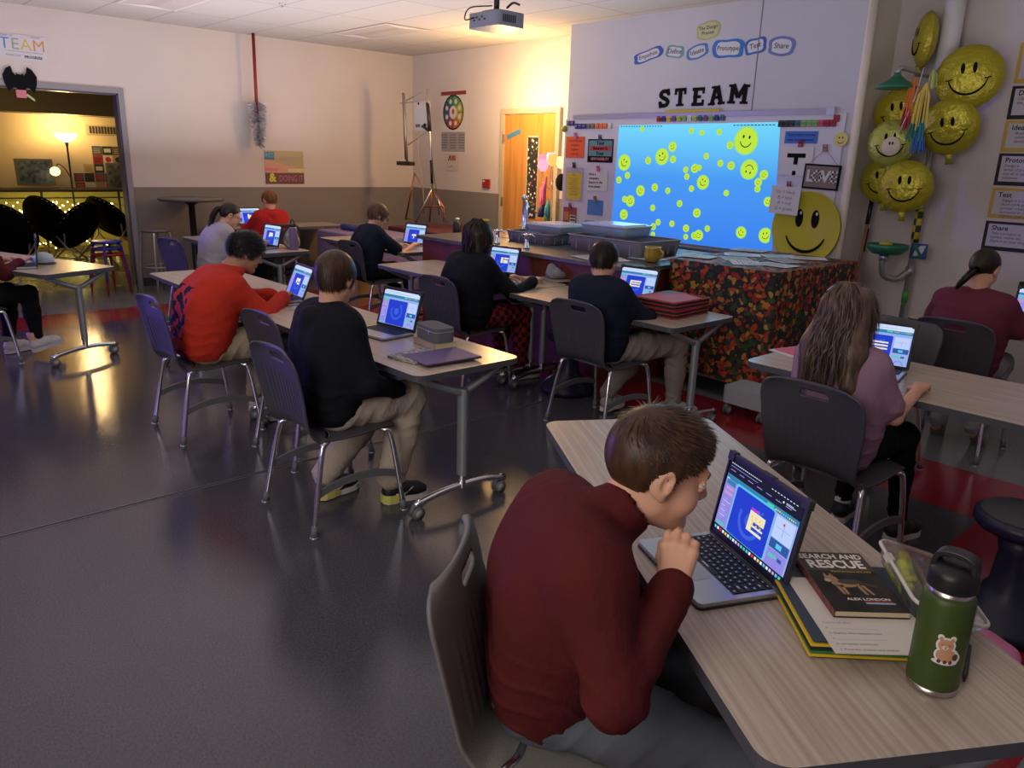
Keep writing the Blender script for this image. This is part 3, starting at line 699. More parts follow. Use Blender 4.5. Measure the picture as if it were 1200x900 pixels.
# ------------------------------------------------------------------ the room
XL, YB, YS, CH = -10.11, 7.03, 6.48, 3.05
def wallmat(name, c, sc=90): return mat(name, c, .75, bump=(sc, .10), var=(1.5, .03), spec=.3)
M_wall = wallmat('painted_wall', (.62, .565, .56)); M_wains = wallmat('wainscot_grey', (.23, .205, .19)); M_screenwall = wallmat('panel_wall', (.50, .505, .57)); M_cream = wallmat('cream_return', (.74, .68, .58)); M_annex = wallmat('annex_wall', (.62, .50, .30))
def floormat(name, c, rough):
    m = mat(name, c, rough); N, L, b = nodes_of(m)
    tc = N.new('ShaderNodeTexCoord'); n = N.new('ShaderNodeTexNoise'); n.inputs['Scale'].default_value = 95; n.inputs['Detail'].default_value = 6; n.inputs['Roughness'].default_value = .75
    mp = N.new('ShaderNodeMapping'); mp.inputs['Scale'].default_value = (1, 1.6, 1); mp.inputs['Rotation'].default_value = (0, 0, R(25)); L.new(tc.outputs['Object'], mp.inputs['Vector']); L.new(mp.outputs['Vector'], n.inputs['Vector'])
    cr = N.new('ShaderNodeValToRGB'); e = cr.color_ramp.elements; e[0].position = .36; e[1].position = .68
    e[0].color = (*[x*.62 for x in c], 1); e[1].color = (*[min(1, x*1.42) for x in c], 1); L.new(n.outputs['Fac'], cr.inputs['Fac'])
    br = N.new('ShaderNodeTexBrick'); br.offset = 0; br.inputs['Scale'].default_value = 1; br.inputs['Brick Width'].default_value = .61; br.inputs['Row Height'].default_value = .61; br.inputs['Mortar Size'].default_value = .0010
    br.inputs['Color1'].default_value = (1, 1, 1, 1); br.inputs['Color2'].default_value = (.95, .95, .95, 1); br.inputs['Mortar'].default_value = (.72, .72, .72, 1); L.new(tc.outputs['Object'], br.inputs['Vector'])
    mx = N.new('ShaderNodeMix'); mx.data_type = 'RGBA'; mx.blend_type = 'MULTIPLY'; mx.inputs['Factor'].default_value = 1
    L.new(cr.outputs['Color'], mx.inputs['A']); L.new(br.outputs['Color'], mx.inputs['B']); L.new(mx.outputs['Result'], b.inputs['Base Color'])
    n2 = N.new('ShaderNodeTexNoise'); n2.inputs['Scale'].default_value = 3.; n2.inputs['Detail'].default_value = 3; L.new(tc.outputs['Object'], n2.inputs['Vector'])
    mr = N.new('ShaderNodeMapRange'); mr.inputs['To Min'].default_value = rough*.7; mr.inputs['To Max'].default_value = rough*1.35; L.new(n2.outputs['Fac'], mr.inputs['Value']); L.new(mr.outputs['Result'], b.inputs['Roughness'])
    bp = N.new('ShaderNodeBump'); bp.inputs['Strength'].default_value = .05; bp.inputs['Distance'].default_value = .01; L.new(n.outputs['Fac'], bp.inputs['Height']); L.new(bp.outputs['Normal'], b.inputs['Normal'])
    return m
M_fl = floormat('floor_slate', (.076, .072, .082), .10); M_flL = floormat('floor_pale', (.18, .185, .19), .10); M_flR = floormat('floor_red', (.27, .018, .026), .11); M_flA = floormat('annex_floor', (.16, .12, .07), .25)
xs = [-10.25, -8.80, -8.15, -3.728, -3.712, -1.02, -.36, 3.2]; ys = [-3.6, 4.10, 4.76, YB+.02]
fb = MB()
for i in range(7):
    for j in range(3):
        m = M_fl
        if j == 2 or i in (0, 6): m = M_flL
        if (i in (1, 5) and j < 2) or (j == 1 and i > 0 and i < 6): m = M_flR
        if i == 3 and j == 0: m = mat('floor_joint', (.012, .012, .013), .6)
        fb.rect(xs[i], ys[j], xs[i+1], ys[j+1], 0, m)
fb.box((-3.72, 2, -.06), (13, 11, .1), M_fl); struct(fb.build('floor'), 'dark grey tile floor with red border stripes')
f2 = MB(); f2.rect(-15, -3, -10.25, 6, 0, M_flA); struct(f2.build('floor_annex'))
j = MB()
for dx in (-.011, .011): j.box((-3.72+dx, 1.5, .0012), (.004, 10, .0024), mat('joint_metal', (.30, .29, .30), .4, .6))
struct(j.build('trim_floor'))
# ceiling
mc = mat('ceiling_tile', (.60, .57, .55), .85, spec=.2); N, L, b = nodes_of(mc)
tc = N.new('ShaderNodeTexCoord'); mp = N.new('ShaderNodeMapping'); mp.inputs['Location'].default_value = (9.10, -5.125, 0); L.new(tc.outputs['Object'], mp.inputs['Vector'])
br = N.new('ShaderNodeTexBrick'); br.offset = 0; br.inputs['Scale'].default_value = 1; br.inputs['Brick Width'].default_value = 1.22; br.inputs['Row Height'].default_value = .61; br.inputs['Mortar Size'].default_value = .006; br.inputs['Mortar Smooth'].default_value = .3
br.inputs['Color1'].default_value = (.55, .525, .515, 1); br.inputs['Color2'].default_value = (.52, .50, .49, 1); br.inputs['Mortar'].default_value = (.25, .24, .24, 1)
L.new(mp.outputs['Vector'], br.inputs['Vector']); L.new(br.outputs['Color'], b.inputs['Base Color'])
c = MB(); c.box((-3.5, 1.75, CH+.05), (13.6, 10.8, .1), mc); struct(c.build('ceiling'), 'white tile ceiling')
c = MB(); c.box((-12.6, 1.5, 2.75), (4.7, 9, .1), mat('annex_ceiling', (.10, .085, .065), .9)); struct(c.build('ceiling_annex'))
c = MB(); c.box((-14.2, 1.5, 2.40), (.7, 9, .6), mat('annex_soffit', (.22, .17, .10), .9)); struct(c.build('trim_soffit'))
def wall(name, segs, up, label=None):
    w = MB()
    for (c0, d0, m) in segs: w.box(c0, d0, m)
    return struct(w.build(name), label)
WZ = 1.19
def vseg(x0, x1, y0, y1, lo=0, hi=CH):
    o = []
    if lo < WZ: o.append((((x0+x1)/2, (y0+y1)/2, (lo+WZ)/2), (x1-x0, y1-y0, WZ-lo), M_wains))
    o.append((((x0+x1)/2, (y0+y1)/2, (max(lo, WZ)+hi)/2), (x1-x0, y1-y0, hi-max(lo, WZ)), M_wall)); return o
OY0, OY1, OZ = .75, 2.93, 2.245
wall('wall_left', vseg(XL-.14, XL, -3.6, OY0)+vseg(XL-.14, XL, OY1, YB+.14)+[((XL-.07, (OY0+OY1)/2, (OZ+CH)/2), (.14, OY1-OY0, CH-OZ), M_wall)], M_wall, 'left wall, white above grey')
wall('wall_back', vseg(XL, -6.2, YB, YB+.14)+[((0, YB+.07, CH/2), (6.4, .14, CH), M_wall)], M_wall, 'far wall')
wall('wall_screen', [(((-6.34-3.10)/2, (YS+YB+.1)/2, CH/2), (3.24, YB+.1-YS, CH), M_screenwall)], M_screenwall, 'projecting wall that carries the whiteboard')
w = MB(); w.box((-3.094, (YS+YB)/2+.0, CH/2), (.012, YB-YS, CH), M_cream); w.tube([(-3.075, YS+.03, 0), (-3.075, YS+.03, CH)], .035, M_cream, 16); struct(w.build('trim_return'))
wall('wall_right', [((3.25, 1.7, CH/2), (.1, 10.8, CH), M_wall)], M_wall); wall('wall_front', [((-3.5, -3.65, CH/2), (13.6, .1, CH), M_wall)], M_wall)
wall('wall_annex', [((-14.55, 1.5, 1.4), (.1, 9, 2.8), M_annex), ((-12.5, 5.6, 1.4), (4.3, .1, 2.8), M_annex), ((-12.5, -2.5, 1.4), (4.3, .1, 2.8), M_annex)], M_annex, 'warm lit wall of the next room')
M_frame = mat('door_frame_paint', (.27, .26, .30), .45); M_jamb = mat('jamb_violet_lit', (.10, .085, .16), .35)  # the jamb's dark violet is purple light put into its colour
t = MB(); t.box((XL+.012, OY1+.02, OZ/2-.005), (.03, .06, OZ-.01), M_frame); t.box((XL+.012, (OY0+OY1)/2, OZ+.02), (.03, OY1-OY0+.1, .06), M_frame); t.box((XL+.012, OY0-.02, OZ/2-.005), (.03, .06, OZ-.01), M_frame)
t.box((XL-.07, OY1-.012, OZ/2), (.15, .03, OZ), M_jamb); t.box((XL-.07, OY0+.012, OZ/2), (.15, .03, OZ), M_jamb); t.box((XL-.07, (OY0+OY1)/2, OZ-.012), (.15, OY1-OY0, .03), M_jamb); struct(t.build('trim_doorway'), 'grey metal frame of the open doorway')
t = MB(); t.box((XL+.006, 5.0, .05), (.012, 4.1, .1), mat('base_rubber', (.03, .03, .035), .5)); struct(t.build('baseboard_left'))
t = MB(); t.box((-9.1, YB-.006, .05), (2., .012, .1), mat('base_rubber', (.03, .03, .035), .5)); struct(t.build('baseboard_back'))
# wooden door in the far wall
M_oak = mat('oak_veneer', (.50, .235, .055), .42, var=(2.2, .22, (8, 8, .5))); M_hm = mat('hollow_metal', (.47, .41, .30), .5)
d = MB(); d.box((-7.505, YB-.012, 1.10), (.95, .03, 2.19), M_oak); do = struct(d.build('door_1'), 'oak door with a patterned vision strip')
f = MB()
for x in (-8.015, -6.995): f.box((x, YB-.02, 1.10), (.065, .05, 2.20), M_hm)
f.box((-7.505, YB-.02, 2.235), (1.08, .05, .065), M_hm); f.build('door_frame', do)
def confetti(name, base, cols, sc=60, th=.42):
    m = mat(name, base, .7); N, L, b = nodes_of(m); tc = N.new('ShaderNodeTexCoord'); v = N.new('ShaderNodeTexVoronoi'); v.inputs['Scale'].default_value = sc; L.new(tc.outputs['Object'], v.inputs['Vector'])
    cr = N.new('ShaderNodeValToRGB'); cr.color_ramp.interpolation = 'CONSTANT'; e = cr.color_ramp.elements
    while len(e) < len(cols): e.new(.5)
    for i, c in enumerate(cols): e[i].position = i/len(cols); e[i].color = (*c, 1)
    sp = N.new('ShaderNodeSeparateColor'); L.new(v.outputs['Color'], sp.inputs['Color']); L.new(sp.outputs[0], cr.inputs['Fac'])
    mt_ = N.new('ShaderNodeMath'); mt_.operation = 'LESS_THAN'; mt_.inputs[1].default_value = th; L.new(v.outputs['Distance'], mt_.inputs[0])
    mx = N.new('ShaderNodeMix'); mx.data_type = 'RGBA'; mx.inputs['A'].default_value = (*base, 1); L.new(mt_.outputs[0], mx.inputs['Factor']); L.new(cr.outputs['Color'], mx.inputs['B']); L.new(mx.outputs['Result'], b.inputs['Base Color']); return m
M_conf = confetti('vision_strip_print', (.02, .02, .025), [(.7, .6, .5), (.05, .05, .05), (.6, .15, .1), (.1, .3, .1), (.8, .75, .6), (.03, .03, .04)], 26, .38)
v = MB(); v.box((-7.42, YB-.032, 1.42), (.215, .012, 1.0), M_conf); v.build('vision_strip', do)
v = MB(); v.box((-7.525, YB-.031, 1.42), (.02, .016, 1.02), M_hm); v.box((-7.315, YB-.031, 1.42), (.02, .016, 1.02), M_hm); v.box((-7.42, YB-.031, 1.925), (.23, .016, .02), M_hm); v.build('vision_frame', do)
h = MB(); h.cyl((-7.12, YB-.02, 1.0), (-7.12, YB-.085, 1.0), .022, M_chrome); h.tube([(-7.12, YB-.08, 1.0), (-7.29, YB-.08, 1.0)], .010, M_chrome); h.build('door_handle', do)
h = MB()
for z in (.3, 1.1, 1.9): h.box((-7.985, YB-.045, z), (.03, .012, .11), M_chrome)
h.build('hinge', do)
# ------------------------------------------------------------------ tables and chairs
table(-3.58, 2.19, 0, 'grey wheeled table with a purple folder on its end, before the black hoodie boy')
table(-5.40, 2.21, 0, 'grey wheeled table at which the boy in the red hoodie with dark printing leans')
table(-7.92, 3.36, 0, 'grey wheeled table with a purple bottle on its end, in front of the ponytailed child')
table(-9.72, 4.62, 90, 'wheeled table along the left wall below the colourful poster', 1.65, .60)
table(-7.3, 4.66, 0, 'wheeled table in front of the boy in glasses and navy T-shirt', 1.7, .62)
table(-5.02, 4.02, 0, 'wheeled table where the child with a yellow flower in dark hair sits', 1.74, .66)
table(-3.40, 4.02, 0, 'wheeled table with a stack of red-edged black binders on its end', 1.48, .66)
table(-1.10, 3.72, 0, 'wheeled table with a pink notebook on its corner, in front of the long-haired girl', 1.78, .70)
table(-1.10, 5.66, 0, 'wheeled table by the far right wall in front of the child in a maroon T-shirt', 1.8, .66)
FT = Vector((.848, -.53, 0)).normalized(); FN = Vector((.53, .848, 0)).normalized()
def uv(u, v, z=0): p = FT*u+FN*v; return Vector((p.x, p.y, z))
FH = math.degrees(math.atan2(FN.y, FN.x))      # heading of the front row
p = uv(-1.785, .925); table(p.x, p.y, FH-90, 'nearest wheeled table, with a green bottle and an open laptop on it', 1.72, .64)
LA = 22.; LT = Vector((math.cos(R(LA)), math.sin(R(LA)), 0)); LN = Vector((-LT.y, LT.x, 0)); lend = Vector((-6.66, 1.53, 0)); p = lend-LT*.9
table(p.x, p.y, LA, 'grey wheeled table by the open doorway at the left edge of the photo')
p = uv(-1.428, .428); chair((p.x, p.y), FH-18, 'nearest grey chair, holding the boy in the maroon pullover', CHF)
chair((-3.12, 1.70), 90, 'dark chair holding the boy in the black hoodie and tan trousers')
chair((-4.60, 1.66), 90, 'dark chair holding the boy in the red hoodie with dark printing')
chair((-3.86, 1.98), 90, 'empty dark chair between the red hoodie boy and the black hoodie boy')
chair((-3.17, 3.67), 90, 'dark chair holding the boy in the navy sweater before the floral cloth')
chair((-4.40, 3.54), 90, 'dark chair holding the child with a yellow flower in the hair')
chair((-6.72, 4.20), 90, 'dark chair holding the boy in glasses and navy T-shirt')
chair((-7.66, 2.80), 100, 'blue-lit chair with an oval hand slot, holding the ponytailed child')
chair((-8.86, 4.12), 180, 'dark chair holding the boy in the plain red hoodie by the left wall')
chair((-1.36, 3.13), 88, 'dark chair holding the girl with long wavy hair')
chair((-1.54, 5.12), 90, 'dark chair holding the child in the maroon T-shirt by the right wall')
q = lend-LT*.62-LN*.57; chair((q.x, q.y), LA+90, 'dark chair holding the cut-off person at the left edge of the photo')
chair((-1.76, 4.34), 262, 'empty dark chair facing us across the table from the long-haired girl')
# ------------------------------------------------------------------ people
def cloth(name, c, rough=.85, sc=28, st=.35, sheen=0.): return mat(name, c, rough, bump=(sc, st, (1, 1, .6)), sheen=sheen, spec=.18)
C_maroon = cloth('maroon_knit', (.085, .012, .013)); C_denim = mat('grey_denim', (.070, .080, .096), .85, bump=(420, .25), var=(5, .35)); C_black = cloth('black_fleece', (.008, .009, .012)); C_tan = cloth('tan_chino', (.44, .37, .30)); C_red = cloth('red_fleece', (.50, .035, .018)); C_navy = cloth('navy_knit', (.010, .014, .028)); C_grey = cloth('grey_jogger', (.27, .235, .20)); C_mauve = cloth('mauve_tee', (.30, .18, .25)); C_mtee = cloth('maroon_tee', (.13, .028, .048)); C_legging = cloth('black_legging', (.006, .006, .008)); C_khaki = cloth('khaki_chino', (.38, .30, .215)); C_grey2 = cloth('pale_grey_jogger', (.36, .35, .36)); C_redB = cloth('crimson_fleece', (.42, .022, .02)); C_white = cloth('white_top', (.40, .36, .41))
def plaid():
    m = mat('red_plaid', (.25, .01, .012), .85); N, L, b = nodes_of(m); tc = N.new('ShaderNodeTexCoord'); ck = N.new('ShaderNodeTexChecker'); ck.inputs['Scale'].default_value = 26
    ck.inputs['Color1'].default_value = (.28, .012, .016, 1); ck.inputs['Color2'].default_value = (.02, .006, .008, 1); L.new(tc.outputs['Object'], ck.inputs['Vector']); L.new(ck.outputs['Color'], b.inputs['Base Color']); return m
C_plaid = plaid()
def hairmat(n, c): return mat(n, c, .42, var=(55, .45, (1, 1, .25)), spec=.4)
H_brown = hairmat('hair_brown', (.055, .026, .013)); H_dark = hairmat('hair_dark', (.022, .014, .010)); H_black = hairmat('hair_black', (.006, .005, .006)); H_lbrown = hairmat('hair_light_brown', (.12, .065, .034)); H_blonde = hairmat('hair_dusty_brown', (.105, .068, .048)); H_ginger = hairmat('hair_ginger', (.20, .07, .022))
SH_black = mat('shoe_black', (.012, .012, .014), .5); SH_white = mat('shoe_white', (.62, .58, .62), .6); SH_grey = mat('shoe_grey', (.36, .33, .30), .7); SO_white = mat('sole_white', (.7, .66, .62), .6); SO_yel = mat('sole_yellow', (.62, .60, .14), .5); SO_tan = mat('sole_tan', (.30, .24, .17), .6); SK_white = mat('sock_white', (.7, .68, .68), .9); SK_skin = M_skin

# 1 front boy: local x along the table, y towards it
fo = uv(-1.46, .42)
J1 = dict(P=(0, -.06, .535), C=(.05, -.03, .765), S=(.085, 0, .905), N=(.056, .078, .960), H=(.012, .158, 1.048), sw=.155, tyaw=21, hyaw=17, hpitch=15, hroll=0,
          EL=(-.24, .02, .68), WL=(-.19, .18, .625), ER=(.315, .117, .725), WR=(.148, .208, .872),
          hR=dict(d=(-.30, .05, .92), n=(-1, .15, -.15), curl=(38, 50, 40), thumb=(.75, .40, .50), s=.98), hL=dict(d=(.5, .6, -.3), n=(0, .1, -1)),
          KL=(-.06, .38, .515), KR=(.19, .36, .515), AL=(-.06, .38, .09), AR=(.19, .34, .09))
person('boy in maroon quarter-zip pullover and grey jeans, chin on hand, at the nearest laptop', (fo.x, fo.y, 0), FH-22, J1,
       dict(fine=True, skin=M_skin, shirt=C_maroon, pants=C_denim, legname='jeans', topname='pullover', collar=True, ridge=True, shoe=SH_black, sole=SO_white, hem=.44, wr=.0010, bulk=1.04,
            head=1.06, hair=dict(mat=H_brown, N=5200, L=lambda P: np.interp(P[:, 2], [-.05, .04, .07, .11], [.010, .013, .026, .050])*np.interp(P[:, 1], [.03, .075], [1., .62]), fringe=.25, lift=.007, wid=.0028, grav=.0, thick=.006, front=.066, comb=(.18, .30, 0), drop=.004)))
# 2 black hoodie
def seat(K=.40, kz=.51, a=.40, w=.10): return dict(KL=(-w-.01, K, kz), KR=(w+.01, K, kz), AL=(-w-.02, a, .09), AR=(w+.02, a, .09))
J2 = dict(P=(0, -.01, .535), C=(0, .0, .78), N=(0, .02, .965), H=(0, .055, 1.105), hyaw=24, hpitch=14, EL=(-.22, .06, .66), WL=(-.13, .24, .60), ER=(.235, .07, .66), WR=(.17, .27, .585), hR=dict(d=(-.3, .7, -.2)), **seat(.37, .515, .40))
J2.update(AR=(.13, .25, .085), AL=(-.10, .02, .09), KL=(-.11, .36, .51))
person('boy in black hoodie and tan trousers with black and yellow sneakers', (-3.12, 1.69, 0), 90, J2, dict(skin=M_skin, shirt=C_black, pants=C_tan, topname='hoodie', hood=True, shoe=SH_black, sole=SO_white, accent=SO_white, hem=.455, bulk=1.04, legr=1.14, ankle=.056, heel=SO_yel, seed=2,
       hair=dict(mat=H_brown, N=3400, L=.050, lift=.014, wid=.0032, thick=.008, grav=.4, drop=.006, seed=5)))
# 3 red hoodie with dark print
J3 = dict(P=(0, -.02, .535), C=(0, .02, .76), S=(0, .11, .875), N=(0, .185, .955), H=(.0, .285, 1.055), hyaw=-10, hpitch=24, EL=(-.24, .30, .74), WL=(-.06, .47, .765), ER=(.215, .30, .70), WR=(.03, .50, .765), **seat(.40, .51, .34))
def a_print(Mh, H, P, C, N): return []
r3, _ = person('boy in red hoodie with dark printing on the back and khaki trousers', (-4.6, 1.68, 0), 90, J3, dict(skin=M_skin2, shirt=C_red, pants=C_khaki, topname='hoodie', hood=True, print=(C_black, 3), shoe=SH_white, sole=SO_white, accent=SH_black, hem=.455, bulk=1.16, seed=4,
       hair=dict(mat=H_black, N=2600, L=.06, curl=.008, lift=.016, wid=.004, thick=.010, grav=.05, seed=6)))
# 4 navy sweater
J4 = dict(P=(0, -.04, .535), C=(0, -.06, .77), N=(0, -.06, .93), H=(-.02, -.02, 1.055), hyaw=22, hpitch=18, sw=.15, EL=(-.22, .07, .70), WL=(-.13, .35, .75), ER=(.21, .16, .70), WR=(.09, .42, .755), KL=(.02, .40, .51), KR=(.24, .46, .51), AL=(-.12, .22, .10), AR=(.22, .50, .09), toeR=-25, toeL=5)
person('boy in navy sweater and grey joggers on a chair before the floral cloth', (-3.17, 3.66, 0), 90, J4, dict(skin=M_skin, shirt=C_navy, pants=C_grey, legname='joggers', shoe=SH_grey, sole=SO_white, sock=SK_white, hem=.455, seed=7, bulk=1.02, accent=SO_white,
       hair=dict(mat=H_dark, N=2600, L=.045, lift=.014, wid=.0035, thick=.006, drop=.01, grav=.15)))
# 5 long hair girl
def long_hair(Mh, H, P, C, N):
    out = []; v = Vol(H-[.24, .26, .42], H+[.24, .2, .16], .0055); c = Mh @ Vector((0, -.03, .02)); c = np.array(c)
    v.ell(c+[0, -.012, .022], (.088, .098, .090), .02); v.cap(c+[0, -.03, -.02], c+[0, -.052, -.13], .082, .078, .05)
    for s in (-1, 0, 1): v.chain([c+[s*.05, -.035, -.05], c+[s*.075, -.062, -.16], c+[s*.085, -.088, -.285]], [.062, .060, .042], .03)
    v.wrinkle(.006, (60, 50, 20), 3); v.clip(lambda Q: Q[..., 1]-(c[1]+.085-.0*Q[..., 2]-np.clip((c[2]-Q[..., 2])*.35, 0, .1))); out.append((*v.nets(), 0))
    r_ = np.random.RandomState(4)
    for i in range(48):
        a = -128+256*(i+.5)/48; sx, sy = math.sin(R(a)), -math.cos(R(a)); x0 = c[0]+sx*.078; y0 = c[1]-.02+sy*.085; l = .27+.06*r_.rand()
        w = lambda k: (r_.rand()-.5)*.022
        path = [(c[0]+sx*.03, c[1]-.01+sy*.04, c[2]+.108), (x0, y0, c[2]+.05), (x0*1.0+sx*.018, y0+sy*.014, c[2]-.05), (c[0]+sx*.108+w(0), y0+sy*.022-.012, c[2]-.13), (c[0]+sx*.118+w(0), y0+sy*.02-.03+w(0), c[2]-.20), (c[0]+sx*.115+w(0), y0+sy*.012-.045+w(0), c[2]-l)]
        out.append((*lock(path, [.006, .012, .016, .017, .015, .006], 16, i, .004, .005), 0))
    return out
J5 = dict(P=(0, -.05, .535), C=(0, -.06, .77), N=(0, -.07, .945), H=(.0, -.05, 1.085), hyaw=-14, hpitch=12, sw=.140, EL=(-.20, .10, .70), WL=(-.10, .36, .745), ER=(.205, .03, .69), WR=(.16, .32, .745), **seat(.40, .51, .40)); J5.update(AR=(.14, .40, .085), AL=(-.12, .40, .085))
person('girl with long wavy hair in a mauve T-shirt and black leggings', (-1.36, 3.13, 0), 88, J5, dict(skin=M_skin, shirt=C_mauve, pants=C_legging, topname='shirt', legname='leggings', legr=.82, sleeve=.4, shoe=SH_black, sole=SO_white, sock=SK_white, hem=.46, bulk=.94,
       hair=dict(mat=H_blonde, N=1500, L=.14, lift=.006, wid=.005, thick=.010, drop=.03, grav=.7, extra=long_hair)))
# 6 maroon tee child, back view
def pony(path, rad, n=90):
    def f(Mh, H, P, C, N): return [(*lock([Mh @ Vector(p) for p in path], rad, n, 2, .005, .004), 0)]
    return f
J6 = dict(P=(0, -.04, .535), C=(0, -.03, .77), N=(0, -.01, .955), H=(.0, .03, 1.10), hyaw=-4, hpitch=20, sw=.160, EL=(-.26, .12, .74), WL=(-.15, .37, .755), ER=(.25, .10, .74), WR=(.14, .38, .755), KL=(-.11, .36, .50), KR=(.10, .36, .50), AL=(-.10, .05, .09), AR=(.10, .08, .09), fpL=-52, fpR=-52, fz=.10)
person('child in maroon T-shirt with a low ponytail, back to us by the right wall', (-1.54, 5.13, 0), 90, J6, dict(skin=M_skin, shirt=C_mtee, pants=C_grey2, topname='shirt', legname='joggers', sleeve=.4, armr=1.15, shoe=SH_grey, sole=SO_tan, hem=.46, seed=9,
       hair=dict(mat=H_dark, N=1800, L=.10, lift=.002, wid=.005, thick=.003, drop=.012, grav=.0, to=(0, -.11, -.03), extra=pony([(0, -.098, -.03), (-.015, -.118, -.055), (-.035, -.120, -.09), (-.058, -.112, -.125), (-.074, -.10, -.155)], [.02, .023, .023, .018, .007]))))
# 7 dark hair, black hoodie, plaid
def bob(Mh, H, P, C, N):
    out = []; v = Vol(H-[.16, .18, .24], H+[.16, .17, .16], .0055); c = np.array(Mh @ Vector((0, -.02, .02)))
    v.ell(c+[0, 0, .018], (.090, .104, .093), .02)
    for s in (-1, 0, 1): v.cap(c+[s*.055, -.03, .0], c+[s*.062, -.035, -.12], .052, .045, .04)
    v.clip(lambda Q: Q[..., 1]-(c[1]+.055)); out.append((*v.nets(), 0))
    for i in range(22):
        a = -118+236*(i+.5)/22; sx, sy = math.sin(R(a)), -math.cos(R(a))
        out.append((*lock([c+[sx*.03, sy*.03, .112], c+[sx*.088, sy*.09, .055], c+[sx*.100, sy*.098, -.04], c+[sx*.096, sy*.09-.01, -.11], c+[sx*.085, sy*.08-.01, -.165]], [.006, .011, .014, .013, .005], 14, i, .004), 0))
    return out
J7 = dict(P=(0, -.04, .535), C=(0, -.06, .78), N=(0, .0, .95), H=(.0, .045, 1.09), hyaw=-10, hpitch=24, EL=(-.24, .18, .72), WL=(-.10, .42, .765), ER=(.24, .20, .70), WR=(.16, .46, .765), **seat(.40, .51, .38))
r7, Mh7 = person('child with shoulder-length dark hair in black hoodie and red plaid trousers', (-4.38, 3.57, 0), 90, J7, dict(skin=M_skin, shirt=C_black, pants=C_plaid, topname='hoodie', hood=True, shoe=SH_black, sole=SO_white, hem=.45, bulk=1.06, seed=11,
       hair=dict(mat=H_dark, N=1200, L=.12, lift=.006, wid=.005, thick=.008, drop=.03, grav=.7, extra=bob)))
# 8 glasses boy
J8 = dict(P=(0, -.03, .535), C=(0, .02, .77), N=(0, .08, .94), H=(0, .15, 1.065), hyaw=-8, hpitch=26, sw=.14, EL=(-.22, .24, .72), WL=(-.05, .44, .755), ER=(.20, .30, .70), WR=(.07, .53, .76), **seat(.40, .51, .40))
r8, Mh8 = person('boy in glasses and navy T-shirt with tousled light brown hair', (-6.76, 4.12, 0), 90, J8, dict(skin=M_skin, shirt=C_navy, pants=C_black, topname='shirt', sleeve=.4, armr=1.1, shoe=SH_black, sole=SO_white, hem=.46, bulk=.96,
       hair=dict(mat=H_lbrown, N=2200, L=.065, lift=.014, wid=.004, thick=.008, grav=.35, fringe=.5, seed=9)))
g = MB()
for s in (-1, 1):
    g.tube([Mh8 @ Vector((s*.032+.021*math.cos(t), .104, .005+.017*math.sin(t))) for t in [6.2832*k/14 for k in range(14)]], .0022, M_black, 6, closed=True); g.tube([Mh8 @ Vector(q) for q in ((s*.053, .103, .01), (s*.079, .05, .012), (s*.082, -.015, .01))], .002, M_black, 6)
g.tube([Mh8 @ Vector((-.011, .106, .008)), Mh8 @ Vector((.011, .106, .008))], .002, M_black, 6); g.build('glasses', r8)
# 9 ponytail child in row two
J9 = dict(P=(0, -.04, .535), C=(0, .0, .77), N=(0, .07, .93), H=(.0, .16, 1.035), hyaw=-14, hpitch=24, sw=.135, EL=(-.2, .20, .72), WL=(-.07, .46, .765), ER=(.2, .22, .71), WR=(.04, .48, .765), **seat(.40, .51, .40))
r9, Mh9 = person('ponytailed child in glasses and white top behind the red hoodie boy', (-7.52, 2.92, 0), 90, J9, dict(skin=M_skin, shirt=C_white, pants=C_legging, topname='shirt', shoe=SH_black, sole=SO_white, hem=.46, bulk=.95,
       hair=dict(mat=H_dark, N=1700, L=.10, lift=.002, wid=.005, thick=.004, drop=.0, grav=.0, to=(0, -.11, .02), extra=pony([(0, -.095, .03), (0, -.132, .01), (0, -.145, -.07), (0, -.13, -.17), (0, -.105, -.28)], [.02, .028, .03, .026, .01]))))
g = MB()
for s in (-1, 1):
    g.tube([Mh9 @ Vector((s*.032+.021*math.cos(t), .104, .005+.017*math.sin(t))) for t in [6.2832*k/14 for k in range(14)]], .0022, M_black, 6, closed=True); g.tube([Mh9 @ Vector(q) for q in ((s*.053, .103, .01), (s*.079, .05, .012), (s*.082, -.015, .01))], .002, M_black, 6)
g.build('glasses', r9)
# 10 plain red hoodie by the wall
J10 = dict(P=(0, -.03, .535), C=(0, -.01, .77), N=(0, .02, .95), H=(.02, .06, 1.085), hyaw=14, hpitch=22, EL=(-.25, .20, .72), WL=(-.12, .48, .765), ER=(.25, .20, .72), WR=(.12, .48, .765), **seat(.40, .51, .40))
person('boy in plain red hoodie with short ginger hair, back to us by the left wall', (-8.86, 4.12, 0), 180, J10, dict(skin=M_skin, shirt=C_redB, pants=C_black, topname='hoodie', hood=True, shoe=SH_black, sole=SO_white, hem=.46,
       hair=dict(mat=H_ginger, N=1800, L=.045, lift=.008, wid=.004, thick=.005)))
# 11 cut-off person at the left edge
q = lend-LT*.62-LN*.55
J11 = dict(P=(0, -.02, .535), C=(0, .0, .78), N=(0, .05, .96), H=(0, .10, 1.10), hpitch=20, EL=(-.23, .22, .72), WL=(-.08, .40, .765), ER=(.20, .22, .70), WR=(.10, .42, .765), KL=(-.10, .40, .51), KR=(.12, .42, .51), AL=(-.12, .36, .09), AR=(.15, .42, .14), toeR=-20, fpR=14)
person('partly visible person at the left edge in black trousers and pale lilac sneakers', (q.x, q.y, 0), LA+90, J11, dict(skin=M_skin, shirt=C_maroon, pants=C_legging, shoe=SH_white, sole=SH_white, sock=SK_skin, accent=SO_white, sleeve=.85, hem=.46, legr=.92,
       hair=dict(mat=H_brown, N=600, L=.05)))
